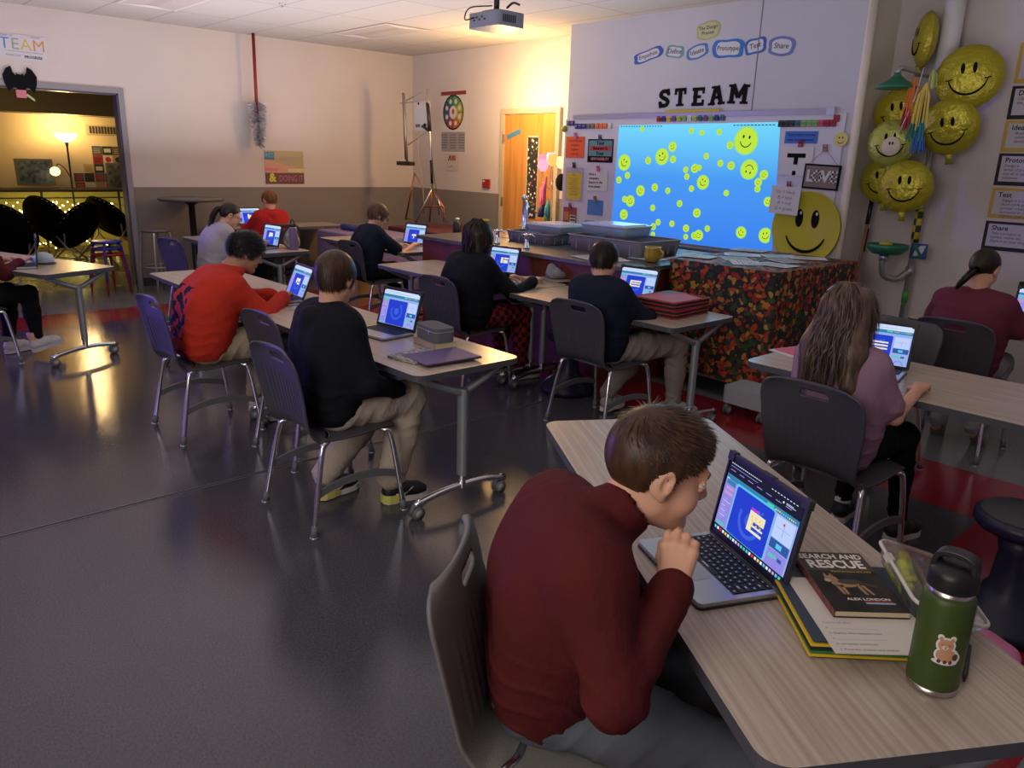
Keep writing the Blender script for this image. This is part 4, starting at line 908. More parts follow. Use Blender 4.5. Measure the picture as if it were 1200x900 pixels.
# flower worn by child 7
fl = MB(); c = Mh7 @ Vector((.0, .0, .138))
for k in range(6): fl.ball((c.x+.020*math.cos(k*1.047), c.y+.020*math.sin(k*1.047), c.z), (.016, .016, .009), mat('yellow_felt', (.72, .55, .08), .8), 10)
fl.ball((c.x, c.y, c.z+.005), .010, mat('flower_heart', (.6, .25, .04), .8), 10); fo_ = fl.build('hair_flower', r7); fo_['label'] = 'yellow flower clip'
# ------------------------------------------------------------------ lab bench, floral cart, things on tables
M_benchtop = mat('bench_top', (.10, .095, .09), .3, var=(3, .2)); M_benchwood = mat('bench_panel', (.14, .030, .018), .5, var=(3, .2, (6, 6, 1)))
t = thing('lab_bench', 'dark lab bench with a red-brown panel and black worktop behind the row of tables', 'bench', (-4.97, 5.17, 0))
b = MB(); b.box((0, 0, .44), (2.66, 1.36, .88), M_benchwood); b.build('cabinet', t); b = MB(); b.box((0, 0, .89), (2.74, 1.46, .035), M_benchtop); b.build('worktop', t, bevel=.004)
b = MB(); pr = rrect(.40, .34, .04, 5, -.62, .05); b.prism(pr, .905, .912, mat('sink_teal', (.05, .16, .18), .35)); b.build('sink', t)
b = MB(); b.prism(rrect(.34, .28, .03, 5, -.62, .05), .9125, .9135, mat('sink_dark', (.015, .03, .035), .4)); b.build('sink_basin', t)
f = thing('gooseneck_faucet', 'tall chrome gooseneck faucet standing on the lab bench', 'faucet', (-5.72, 5.30, .908))
m = MB(); m.lathe([(.035, 0), (.03, .02), (.018, .03), (.018, .36), (.026, .37), (.026, .40), (.01, .41)], M_chrome, 16); m.build('column', f)
m = MB(); m.tube(spline([(0, 0, .345), (.07, -.05, .352), (.145, -.10, .345), (.165, -.115, .30), (.165, -.115, .05)], 5), .011, M_chrome, 10); m.build('spout', f)
for s in (-1, 1):
    m = MB(); m.tube([(0, 0, .10), (s*.05, -.02*s, .10)], .012, M_chrome); 
    for k in range(4): a = k*1.571; m.tube([(s*.05, -.02*s, .10), (s*.05+.0, -.02*s+.028*math.cos(a), .10+.028*math.sin(a))], .006, M_chrome)
    m.build('tap_handle', f)
for (x, y, lb) in ((-5.33, 4.62, 'chrome gas tap on the lab bench, nearer the sink'), (-4.92, 4.60, 'chrome gas tap on the lab bench, nearer the floral cloth')):
    g = thing('gas_tap', lb, 'tap', (x, y, .908)); m = MB(); m.lathe([(.028, 0), (.028, .015), (.018, .02), (.018, .11), (.022, .12), (.012, .13)], M_chrome, 14); m.build('post', g)
    m = MB(); m.tube([(0, 0, .115), (.055, .01, .125), (.085, .014, .105)], [.009, .008, .006], M_chrome); m.tube([(0, 0, .115), (-.05, -.01, .12)], .007, M_chrome); m.build('nozzle', g)
# bins
M_bin = mat('grey_bin', (.22, .21, .24), .5); M_clear = mat('clear_bin', (.42, .52, .60), .25, alpha=.75); M_lidb = mat('clear_lid', (.50, .60, .68), .22)
def bin_(name, lb, loc, w, d, h, m, rz=0, lidm=None, ribs=True):
    t = thing(name, lb, 'storage bin', loc, R(rz)); b = MB(); P0 = rrect(w*.94, d*.94, .03); P1 = rrect(w, d, .035); n = len(P0)
    vs = [(x, y, 0) for x, y in P0]+[(x, y, h) for x, y in P1]; b.add(vs, [tuple(range(n-1, -1, -1))]+[(i, (i+1) % n, n+(i+1) % n, n+i) for i in range(n)], m, True)
    b.prism(rrect(w*.93, d*.93, .03), h*.2, h*.22, m); b.build('tub', t)
    r = MB(); r.tube([(x, y, h) for x, y in P1], .008, m, 6, closed=True)
    if ribs:
        for i in range(-2, 3): r.box((i*w/5.5, -d*.485, h*.5), (.012, .012, h*.8), m); r.box((w*.485, i*d/5.5, h*.5), (.012, .012, h*.8), m)
    r.build('rim', t)
    if lidm: l = MB(); l.prism(rrect(w*1.03, d*1.03, .035), h, h+.012, lidm); l.prism(rrect(w*.86, d*.86, .03), h+.012, h+.02, lidm); l.build('lid', t, bevel=.003)
    return t
bin_('storage_bin', 'wide low grey storage bin on the lab bench, behind the navy sweater boy', (-4.36, 5.22, .908), .82, .55, .125, M_bin)
bin_('storage_box', 'clear lidded box with dark contents on top of the wide grey bin', (-4.48, 5.25, 1.045), .52, .36, .075, M_clear, 0, M_lidb, False)
bin_('storage_bin', 'grey storage bin on the lab bench beside the sink', (-5.28, 5.20, .908), .60, .52, .09, M_bin)
bin_('storage_box', 'clear lidded box on top of the grey bin beside the sink', (-5.16, 5.22, 1.008), .48, .40, .06, M_clear, 0, M_lidb, False)
t = thing('blue_clamp', 'dark blue clamp tool standing on the bench behind the faucet', 'tool', (-5.58, 5.60, .908)); m = MB(); m.ball((0, 0, .06), (.055, .04, .03), mat('blue_enamel', (.02, .03, .22), .35), 14); m.tube(spline([(-.06, 0, .0), (-.05, 0, .06), (.02, 0, .10), (.07, 0, .08)], 4), .017, MATS['blue_enamel'], 8); m.box((0, 0, .02), (.10, .07, .04), MATS['blue_enamel']); m.build('jaw', t, bevel=.004)
t = thing('black_bottle', 'black bottle with a pale cap on the maroon covered table', 'bottle', (-7.62, 5.95, .735)); m = MB(); m.lathe([(.05, 0), (.055, .02), (.055, .14), (.03, .17)], M_black, 18); m.build('bottle_body', t); m = MB(); m.lathe([(.026, .17), (.026, .20), (.0, .203)], mat('cap_pale', (.5, .52, .55), .4), 14); m.build('cap', t)
# loose papers on the bench end
M_cyanlit = mat('paper_cyan_lit', (.55, .66, .70), .8); M_gp = mat('paper_grey_print', (.40, .42, .43), .8, var=(40, .4))  # first sheet colour has the projection's cyan light put into it
rr = random.Random(3); zi = 0
spots = [(-4.05, 4.72), (-3.92, 5.02), (-4.2, 4.62), (-3.72, 5.25), (-3.52, 5.1), (-3.3, 5.3), (-3.1, 5.12), (-3.4, 5.55), (-3.0, 5.5), (-3.65, 5.62), (-3.2, 5.78), (-3.85, 5.6), (-3.0, 5.85), (-2.9, 5.2), (-3.55, 5.9)]
for i, (x, y) in enumerate(spots):
    onb = x < -3.6; z = (.908 if onb else .962)+.0016*(i % 5)+.001
    m = MB(); m.rect(-.14, -.108, .14, .108, .0008, (M_white, M_cyanlit, M_gp)[i % 3]); m.rect(-.14, -.108, .14, .108, 0, M_white)
    for k in range(6): m.rect(-.11, .07-.025*k, .02+.09*((k*5+i) % 3)/2, .075-.025*k, .0012, M_inkgrey)
    o = m.build('loose_paper', None, (x, y, z), (0, 0, rr.uniform(-.9, .9))); tag(o, 'loose printed sheet spread on the lab bench beside the gold mug' if onb else 'loose printed sheet spread on top of the floral cloth', 'paper', 'papers spread under the whiteboard')
t = thing('gold_mug', 'gold fluted mug standing among papers beside the floral cloth', 'mug', (-3.76, 4.86, .915)); M_gold = mat('gold_glaze', (.50, .34, .05), .3, .35)
m = MB(); m.lathe([(.045, 0), (.062, .02), (.066, .06), (.060, .10), (.064, .112), (.058, .112), (.054, .05), (.0, .02)], M_gold, 24, cap=False); m.build('cup', t); m = MB(); m.tube(bez((.06, 0, .09), (.115, 0, .10), (.11, 0, .03), (.06, 0, .03), 8), .009, M_gold, 8); m.build('handle', t)
# floral cart
mf = confetti('floral_cotton', (.012, .014, .012), [(.42, .055, .012), (.30, .02, .014), (.03, .07, .018), (.012, .03, .012), (.48, .16, .02), (.02, .05, .02), (.26, .015, .02), (.40, .22, .05), (.02, .02, .02), (.34, .07, .015)], 27, .6)
N, L, b_ = nodes_of(mf); vor = [n for n in N if n.type == 'TEX_VORONOI'][0]; tcn = [n for n in N if n.type == 'TEX_COORD'][0]
nz = N.new('ShaderNodeTexNoise'); nz.inputs['Scale'].default_value = 14; nz.inputs['Detail'].default_value = 3; L.new(tcn.outputs['Object'], nz.inputs['Vector']); va = N.new('ShaderNodeVectorMath'); va.operation = 'MULTIPLY_ADD'; va.inputs[1].default_value = (.09, .09, .09); L.new(nz.outputs['Color'], va.inputs[0]); L.new(tcn.outputs['Object'], va.inputs[2]); L.new(va.outputs[0], vor.inputs['Vector'])
t = thing('covered_cart', 'wheeled cart draped in a floral orange and red cloth under the whiteboard', 'cart', (-3.14, 5.46, 0)); W_, D_, T_ = .90, 1.22, .958
b = MB(); b.box((0, 0, T_-.02), (W_-.03, D_-.03, .03), M_benchtop); b.build('shelf', t); b = MB(); b.box((0, 0, .12), (W_-.08, D_-.08, .03), mat('cart_steel', (.35, .36, .38), .4, .5)); b.build('lower_shelf', t)
for sx in (-1, 1):
    for sy in (-1, 1):
        b = MB(); b.cyl((sx*(W_/2-.06), sy*(D_/2-.06), .10), (sx*(W_/2-.06), sy*(D_/2-.06), T_-.03), .014, M_chrome); b.build('post', t); make_caster(t, (sx*(W_/2-.06), sy*(D_/2-.06), 0))
cl = MB(); per = []; Pp = rrect(W_, D_, .03, 3); nper = 150; pl = [Vector((x, y, 0)) for x, y in Pp]; lens = [(pl[(i+1) % len(pl)]-pl[i]).length for i in range(len(pl))]; tot = sum(lens)
def along(s):
    s %= tot
    for i, l_ in enumerate(lens):
        if s <= l_: return pl[i].lerp(pl[(i+1) % len(pl)], s/l_)
        s -= l_
    return pl[0]
vs = []; rows = 13
for r_ in range(rows):
    f_ = r_/(rows-1)
    for i in range(nper):
        p = along(tot*i/nper); n_ = Vector((p.x/W_, p.y/D_, 0)).normalized(); wv = .006+.034*f_*(.5+.5*math.sin(i*.55+1.2*math.sin(i*.17)))*(1 if f_ else 0)
        vs.append((p.x+n_.x*wv, p.y+n_.y*wv, T_+.004-(T_-.13)*f_+.012*math.sin(i*.23)*f_))
fs = [(r_*nper+i, (r_+1)*nper+i, (r_+1)*nper+(i+1) % nper, r_*nper+(i+1) % nper) for r_ in range(rows-1) for i in range(nper)]
cl.add(vs, fs, mf, True); cl.add(vs[:nper], [tuple(range(nper))], mf); o = cl.build('floral_cloth', None, (-3.14, 5.46, 0)); tag(o, 'floral cotton cloth in orange, red and green draped over the cart', 'cloth')
t = thing('storage_cart', 'low white plastic tub on casters beneath the floral cloth edge', 'cart', (-2.63, 4.64, 0)); b = MB(); b.prism(rrect(.34, .26, .03), .085, .20, mat('white_tub', (.36, .38, .41), .5)); b.build('tub', t, bevel=.008)
for sx in (-1, 1):
    for sy in (-1, 1): make_caster(t, (sx*.13, sy*.09, 0))
# laptops
p = uv(-1.54, .765); make_laptop('open laptop on the nearest table, in front of the maroon pullover boy', (p.x, p.y), FH+7, dict(dark=True, blocks=BLK['head'], mag=True), 10, legend=True)
make_laptop('open laptop before the boy in the black hoodie, beside a grey pencil pouch', (-3.50, 2.215), 97, dict(blocks=[]), 17)
make_laptop('open laptop before the boy in the red hoodie with dark printing', (-4.72, 2.215), 84, dict(blocks=BLK['A'], ), 24)
make_laptop('open laptop beside the purple bottle, before the ponytailed child', (-7.46, 3.34), 96, dict(blocks=BLK['row2']), 16, keys=False)
make_laptop('open laptop on the table along the left wall', (-9.72, 4.30), 182, dict(blocks=BLK['far']), 18, keys=False)
make_laptop('open laptop before the boy in glasses and navy T-shirt', (-6.98, 4.76), 101, dict(blocks=BLK['T']), 17, keys=False)
make_laptop('open laptop before the child with the yellow hair flower', (-4.82, 4.14), 99, dict(blocks=BLK['C']), 15, keys=False)
make_laptop('open laptop before the navy sweater boy, next to red-edged binders', (-3.42, 4.16), 97, dict(blocks=BLK['M']), 17, keys=False)
make_laptop('open laptop half hidden behind the long-haired girl', (-1.50, 3.665), 102, dict(blocks=BLK['R']), 17)
p = lend-LT*.52+LN*(-.14); make_laptop('open laptop seen edge-on on the table by the doorway', (p.x, p.y), LA+57, dict(blocks=BLK['A']), 4, keys=False)
make_laptop('open laptop mostly hidden in front of the maroon T-shirt child', (-1.36, 5.70), 92, dict(blocks=BLK['M']), 12, keys=False)
# the nearest table
z0 = TZ+.001
def onf(u, v, z=z0): q = uv(u, v, 0); return (q.x, q.y, z)
F0 = FH-90
b = thing('binder', 'black ring binder with yellow and green dividers under the paperback', 'binder', onf(-1.315, 1.0), R(F0+78))
m = MB(); m.prism(rrect(.27, .31, .008), 0, .003, M_black); m.prism(rrect(.27, .31, .008), .034, .037, mat('binder_blue', (.03, .045, .075), .5)); m.box((0, .152, .018), (.27, .006, .034), M_black); m.build('cover', b)
for k, cc in enumerate(((.75, .50, .02), (.03, .20, .05), (.015, .02, .03), (.75, .52, .03))):
    m = MB(); m.box((-.004+.002*(k % 2), -.006+.001*k, .007+.007*k), (.274, .306, .0055), mat('divider_%d' % k, cc, .6)); m.build('divider', b)
o = thing('printed_sheet', 'white printed worksheet lying on the binder under the paperback', 'paper', onf(-1.265, .985, z0+.0382), R(F0+80)); m = MB(); m.box((0, 0, .001), (.216, .279, .002), mat('worksheet', (.62, .58, .52), .8)); m.build('sheet', o)
m = MB()
for k, l_ in enumerate(('1. Read the chapter and answer', 'in complete sentences', 'a. ______________________', '2. Explain what happens next', 'b. ______________________', 'Turn in on time')): m.text(l_, .009, M_inkgrey, None, -.095, -.128+.018*k, .0022, 'LEFT')
for k in range(11): m.box((.02, .005+.012*k, .0021), (.15-.02*(k % 3), .0022, .0003), M_inkgrey)
m.build('lettering', o)
bk = thing('paperback', 'dark paperback with a dog on its cover lying on the binder', 'book', onf(-1.366, 1.018, z0+.041), R(F0+80)); BW, BH = .158, .250
m = MB(); m.box((.001, 0, .008), (BW-.004, BH-.004, .012), mat('page_edge', (.62, .50, .32), .8)); m.build('pages', bk)
mc_ = mat('cover_dark', (.022, .019, .018), .55, var=(22, .6), spec=.2); m = MB(); m.box((0, 0, .0006), (BW, BH, .0012), mc_); m.box((0, 0, .0146), (BW, BH, .0012), mc_); m.box((-BW/2, 0, .0077), (.0014, BH, .0155), mat('cover_spine', (.16, .03, .03), .4, var=(50, .7))); m.build('cover', bk)
m = MB(); tb = mat('cover_title', (.80, .75, .66), .6)
m.rect(-BW/2, .040, BW/2, BH/2, .01525, mat('cover_top', (.07, .055, .045), .55, spec=.2)); m.text('SEARCH AND', .030, tb, None, 0, .104, .0155, 'CENTER', offset=.0008, sx=.80); m.text('RESCUE', .049, tb, None, 0, .068, .0155, 'CENTER', offset=.0016, sx=.76); m.text('PENTAGON ESCAPE', .010, mat('cover_yellow', (.6, .42, .05), .5), None, .022, .036, .0155); m.text('ALEX LONDON', .013, tb, None, .012, -.078, .0155, offset=.0003)
m.rect(.0, -.090, .060, -.086, .0155, mat('cover_red', (.5, .03, .03), .5)); m.rect(.0, -.096, .062, -.091, .0155, mat('cover_cyan', (.25, .5, .6), .4)); m.build('lettering', bk)
dg = MB(); dt = mat('dog_tan', (.36, .20, .10), .6); dk = mat('dog_dark', (.05, .035, .03), .6); zz = .0156
dg.disc((-.012, -.015), .016, zz, dt, sx=1.9); dg.disc((.0, -.008), .011, zz+.0001, dk, sx=2.4); dg.disc((-.036, .004), .014, zz+.0002, dt); dg.disc((-.046, -.003), .007, zz+.0003, mat('dog_muzzle', (.5, .38, .28), .6))
for x in (-.044, -.031): dg.quad([(x-.005, .012, zz+.0003), (x+.005, .012, zz+.0003), (x, .030, zz+.0003)], dt)
for x, e in ((-.034, .004), (-.024, .002), (.012, .006), (.022, .010)): dg.quad([(x-.004, -.022, zz), (x+.004, -.022, zz), (x+e+.003, -.060, zz), (x+e-.003, -.060, zz)], dt)
dg.quad([(.018, -.008, zz), (.020, -.016, zz), (.052, -.030, zz), (.055, -.022, zz)], dk); dg.build('dog_picture', bk)
# pencil box
M_cl = mat('clear_plastic', (.80, .80, .80), .12, trans=.92, ior=1.25, alpha=.6); M_rimp = mat('frosted_rim', (.60, .57, .52), .35)
PBM = Matrix.Translation(onf(-1.335, 1.185, z0+.0205)) @ Euler((R(-14), 0, R(F0-20))).to_matrix().to_4x4()
PBL = lambda x, y, z, a=0: dict(loc=tuple(PBM @ Vector((x, y, z))), rot=tuple((PBM.to_3x3() @ Matrix.Rotation(R(a), 3, 'Z')).to_euler()))
pb = thing('pencil_box', 'clear plastic pencil box with a rounded pale rim behind the green bottle', 'pencil box', PBL(0, 0, 0)['loc'], 0, None, PBL(0, 0, 0)['rot']); P1 = rrect(.30, .155, .035, 6); P0 = rrect(.27, .125, .03, 6); n = len(P1); m = MB()
m.add([(x, y, .004) for x, y in P0]+[(x, y, .042) for x, y in P1], [tuple(range(n-1, -1, -1))]+[(i, (i+1) % n, n+(i+1) % n, n+i) for i in range(n)], M_cl, True); m.build('tub', pb)
m = MB(); m.tube([(x, y, .044) for x, y in P1], .0045, M_rimp, 8, closed=True); m.box((-.05, -.078, .044), (.03, .014, .014), M_rimp); m.build('rim', pb); m = MB(); m.add([(x, y, .047) for x, y in P1]+[(x, y, .056) for x, y in P0], [tuple(range(n, 2*n))]+[(i, (i+1) % n, n+(i+1) % n, n+i) for i in range(n)], M_cl, True); m.build('lid', pb)
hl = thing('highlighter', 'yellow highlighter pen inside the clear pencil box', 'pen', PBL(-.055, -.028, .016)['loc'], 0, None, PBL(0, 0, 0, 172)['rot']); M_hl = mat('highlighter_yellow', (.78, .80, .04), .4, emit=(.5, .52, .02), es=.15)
m = MB(); m.tube([(-.065, 0, 0), (-.06, 0, 0), (.055, 0, 0), (.062, 0, 0)], [.009, .0105, .0105, .008], M_hl, 14); m.build('barrel', hl); m = MB(); m.tube([(-.062, 0, 0), (-.025, 0, 0)], .0112, mat('highlighter_cap', (.62, .65, .05), .4), 14); m.tube([(-.06, 0, .0115), (-.03, 0, .0135)], .002, MATS['highlighter_cap'], 6); m.build('cap', hl); m = MB(); m.text('Sharp', .009, M_ink, None, .015, 0, .0107); m.build('lettering', hl)
m = MB(); m.box((0, 0, .012), (.16, .05, .02), mat('slate_case', (.06, .065, .08), .6)); o = m.build('eraser_case', None, PBL(-.02, .030, .006)['loc'], PBL(0, 0, 0)['rot'], bevel=.005); tag(o, 'dark slate case lying inside the clear pencil box', 'case')
m = MB(); m.box((0, 0, .008), (.10, .008, .008), mat('pencil_yellow', (.55, .36, .05), .5)); m.tube([(.05, 0, .008), (.062, 0, .008)], [.004, .0005], M_ink, 6); o = m.build('pencil', None, PBL(-.02, -.006, .006)['loc'], PBL(0, 0, 0, -4)['rot']); tag(o, 'short yellow pencil inside the clear pencil box', 'pencil')
for k in range(4):
    m = MB(); m.tube([(0, 0, .006), (.11, 0, .006), (.135, 0, .005)], [.005, .005, .001], (M_black, M_black, mat('pen_grey', (.25, .25, .26), .4), M_black)[k], 8); o = m.build('pen', None, onf(-1.135-.012*k, 1.135+.012*k, z0+.001*k), (0, 0, R(F0-70+9*k))); tag(o, 'black pen poking out behind the green bottle' if k != 2 else 'grey pen poking out behind the green bottle', 'pen', 'pens behind the green bottle')
# green bottle
bt = thing('water_bottle', 'olive green steel bottle with a black loop lid on the nearest table', 'bottle', onf(-1.085, 1.02)); M_olive = mat('olive_powder', (.045, .075, .012), .42, bump=(500, .06)); M_steel = mat('brushed_steel', (.62, .58, .54), .28, 1.)
m = MB(); m.lathe([(.041, .0), (.0445, .004), (.0445, .014)], M_steel, 40); m.build('base_ring', bt); m = MB(); m.lathe([(.0445, .014), (.0452, .017), (.0452, .185), (.0435, .193), (.040, .199)], M_olive, 48); m.build('bottle_body', bt)
m = MB(); m.lathe([(.040, .198), (.0385, .201), (.0385, .211)], M_steel, 40); m.build('neck_ring', bt)
m = MB(); m.lathe([(.0415, .210), (.0425, .213), (.0425, .236), (.040, .243), (.030, .252), (.012, .256), (0, .256)], M_black, 40); ld = m.build('lid', bt); m = MB(); a0 = R(F0+120)
pa = spline([(-.033, 0, .235), (-.032, 0, .256), (-.024, 0, .270), (0, 0, .275), (.024, 0, .270), (.032, 0, .256), (.033, 0, .235)], 5); vs = []; fs = []
for i, q in enumerate(pa):
    t_ = (pa[min(i+1, len(pa)-1)]-pa[max(i-1, 0)]).normalized(); nn = Vector((-t_.z, 0, t_.x)); 
    vs += [q+nn*s1*.005+Vector((0, s2*.0150, 0)) for s1, s2 in ((-1, -1), (1, -1), (1, 1), (-1, 1))]
for i in range(len(pa)-1): fs += [(i*4+k, i*4+(k+1) % 4, i*4+4+(k+1) % 4, i*4+4+k) for k in range(4)]
m.add([Matrix.Rotation(R(F0+35), 3, 'Z') @ Vector(v_) for v_ in vs], fs, M_black); m.build('loop_handle', ld, bevel=.002)
# sticker: wraps on the cylinder facing the camera
def wrap(poly, r, a0, zc): return [((r)*math.cos(a0+x/r), (r)*math.sin(a0+x/r), zc+y) for x, y in poly]
sa = math.atan2(-bt.location.y, -bt.location.x)+R(14); m = MB()
def blob(cx, cy, rx, ry, n=18): return [(cx+rx*math.cos(6.2832*k/n), cy+ry*math.sin(6.2832*k/n)) for k in range(n)]
W2 = mat('sticker_white', (.75, .72, .70), .5); T2 = mat('sticker_tan', (.55, .30, .17), .5); D2 = mat('sticker_brown', (.12, .05, .03), .5); K2 = mat('sticker_cream', (.75, .6, .48), .5)
SM = [(blob(0, .012, .0165, .0165), W2, 0), (blob(.004, -.008, .021, .0175), W2, 0), (blob(.003, -.022, .022, .006), W2, 0), (blob(-.010, .027, .0055, .006), W2, 0), (blob(.010, .027, .0055, .006), W2, 0), (blob(.021, -.012, .008, .010), W2, 0),
      (blob(.003, -.008, .0165, .0135), T2, 1), (blob(0, .012, .0130, .0125), T2, 2), (blob(-.009, .024, .0035, .0045), T2, 2), (blob(.009, .024, .0035, .0045), T2, 2), (blob(.019, -.010, .005, .007), D2, 2), (blob(-.001, .008, .0055, .004), K2, 3), (blob(-.006, .013, .002, .0009, 8), D2, 4), (blob(.006, .013, .002, .0009, 8), D2, 4), (blob(0, .0095, .0018, .0011, 8), D2, 4), (blob(0, .0065, .0016, .0008, 8), D2, 4)]+[(blob(x, -.021, .0034, .0042, 10), D2, 3) for x in (-.007, .003, .012)]
for pl_, mm, lv in SM: cx_ = sum(p_[0] for p_ in pl_)/len(pl_); cy_ = sum(p_[1] for p_ in pl_)/len(pl_); n_ = len(pl_); rg = [[(cx_+(x-cx_)*f_/3, cy_+(y-cy_)*f_/3) for x, y in pl_] for f_ in (1, 2, 3)]; m.add(wrap([(cx_, cy_)]+sum(rg, []), .04535+.00015*lv, sa, .100), [(0, 1+k, 1+(k+1) % n_) for k in range(n_)]+[(1+g_*n_+k, 1+(g_+1)*n_+k, 1+(g_+1)*n_+(k+1) % n_, 1+g_*n_+(k+1) % n_) for g_ in (0, 1) for k in range(n_)], mm)
o = m.build('sticker', bt)
m = MB(); m.tube(spline([onf(-1.62, .93, z0+.004), onf(-1.72, .99, z0+.004), onf(-1.86, 1.04, z0+.004), onf(-1.92, 1.13, z0+.004), onf(-1.82, 1.20, z0+.004)], 6), .002, M_black, 6); o = m.build('charging_cable'); tag(o, 'thin dark cable lying on the nearest table behind the laptop', 'cable')
# table B things
def book(lb, loc, rz, w, d, h, cc, group=None, name='book'):
    t = thing(name, lb, 'book', loc, R(rz), group); m = MB(); m.box((.002, 0, h/2), (w-.006, d-.006, h-.004), MATS['page_edge']); m.build('pages', t); m = MB(); m.box((0, 0, .001), (w, d, .002), cc); m.box((0, 0, h-.001), (w, d, .002), cc); m.box((-w/2+.001, 0, h/2), (.002, d, h), cc); m.build('cover', t); return t
book('thick closed paperback under the grey pencil pouch', (-3.12, 2.30, z0), 84, .135, .21, .034, mat('cover_beige', (.42, .34, .24), .6))
t = thing('pencil_pouch', 'grey zipped pencil pouch lying on a thick paperback', 'pencil case', (-3.12, 2.30, z0+.036), R(82)); M_pouch = mat('pouch_canvas', (.12, .125, .14), .9, bump=(300, .3)); m = MB(); P1 = rrect(.12, .22, .035, 6); m.prism(P1, 0, .070, M_pouch, smooth=True); m.build('pouch_body', t, bevel=.018, seg=4)
m = MB(); m.tube([(x, y, .052) for x, y in rrect(.122, .222, .036, 6)], .0025, mat('zip_grey', (.28, .28, .30), .5), 6, closed=True); m.box((-.062, -.05, .045), (.004, .006, .022), M_chrome); m.build('zip', t)
book('black and white composition notebook under the purple folder', (-2.97, 2.10, z0), 8, .19, .247, .010, mat('composition_marble', (.28, .28, .28), .7, var=(60, .95)), name='notebook')
t = thing('folder', 'purple paper folder lying askew on the notebook at the table end', 'folder', (-2.88, 2.16, z0+.012), R(-6), None, (R(1.), R(-1.2), R(-6))); m = MB(); m.box((0, 0, .002), (.24, .30, .004), mat('folder_purple', (.13, .08, .20), .6)); m.build('front', t); m = MB(); m.box((.004, .003, -.003), (.24, .30, .004), mat('folder_inner', (.03, .03, .04), .6)); m.build('back', t)
# table A
m = MB(); m.tube([(0, 0, .005), (.13, 0, .005), (.145, 0, .005)], [.004, .004, .0008], mat('pencil_pale', (.55, .5, .42), .5), 8); o = m.build('pencil', None, (-4.37, 2.12, z0), (0, 0, R(35))); tag(o, 'pale pencil lying on the table beside the red hoodie boy', 'pencil')
t = thing('backpack', 'grey-green bag tucked on the lap side of the red hoodie boy', 'bag', (-4.28, 2.02, .50)); m = MB(); m.ball((0, 0, .07), (.10, .10, .07), mat('bag_greygreen', (.16, .20, .20), .8, bump=(40, .5)), 18); m.build('bag_body', t); m = MB(); m.tube(spline([(.02, -.10, .04), (.08, -.09, .10), (.06, .0, .145), (-.04, .06, .13)], 5), .014, mat('bag_strap', (.5, .5, .5), .8), 8); m.build('strap', t)
# row two
t = thing('water_bottle', 'purple insulated bottle with a black carry loop on the end of the second row table', 'bottle', (-7.18, 3.56, z0)); M_purple = mat('purple_powder', (.18, .12, .30), .45)
m = MB(); m.lathe([(.038, 0), (.041, .006), (.041, .20), (.036, .215)], M_purple, 28); m.build('bottle_body', t); m = MB(); m.lathe([(.037, .213), (.037, .222)], M_steel, 24); m.build('neck_ring', t); m = MB(); m.lathe([(.038, .222), (.038, .245), (.02, .252)], M_black, 24); l_ = m.build('lid', t); m = MB(); m.tube(spline([(-.036, 0, .235), (-.036, 0, .27), (0, 0, .292), (.036, 0, .27), (.036, 0, .235)], 5), .006, M_black, 8); m.build('loop_handle', l_)
t = thing('drawstring_bag', 'patterned grey fabric bag slumped beside the purple bottle', 'bag', (-7.30, 3.60, z0)); m = MB(); m.lathe([(.06, 0), (.10, .03), (.105, .08), (.08, .14), (.035, .19), (.0, .20)], mat('bag_pattern', (.30, .27, .26), .85, var=(24, .7), bump=(20, .6)), 20, sx=1.1, sy=.7); m.build('bag_body', t); m = MB(); m.tube(spline([(.0, .0, .19), (.05, -.03, .22), (.08, -.05, .15), (.10, -.05, .05)], 4), .006, mat('bag_cord_red', (.4, .03, .03), .7), 6); m.build('cord', t)
# glasses boy
book('thick book with a pale cover lying open-side out before the boy in glasses', (-7.13, 4.66, z0), 12, .17, .24, .04, mat('cover_pale', (.36, .33, .27), .6)); book('olive covered book on top of the pale book before the boy in glasses', (-7.13, 4.66, z0+.042), 30, .16, .23, .022, mat('cover_olive', (.28, .26, .15), .6))
# child 7
book('worn paperback with tan cover beside the yellow-flower child laptop', (-4.42, 4.20, z0), 70, .12, .19, .03, mat('cover_tan', (.33, .24, .16), .6)); book('thin worksheet book under the crumpled grey bag', (-4.40, 4.42, z0), 80, .18, .25, .012, mat('cover_grey', (.30, .28, .26), .6), name='notebook')
v = Vol((-.13, -.1, 0), (.13, .1, .13), .006); v.ell((0, 0, .035), (.095, .06, .05), .02); v.ell((-.04, .01, .06), (.05, .045, .045), .02); v.wrinkle(.008, (60, 70, 55), 3); v.clip(lambda Q: .002-Q[..., 2]); o = npmesh('crumpled_bag', [(*v.nets(), 0)], None, [mat('bag_grey', (.22, .22, .22), .8)]); o.location = (-4.38, 4.43, z0+.013); o.rotation_euler = (0, 0, .5); tag(o, 'crumpled grey bag lying on a thin book near the lab bench', 'bag')
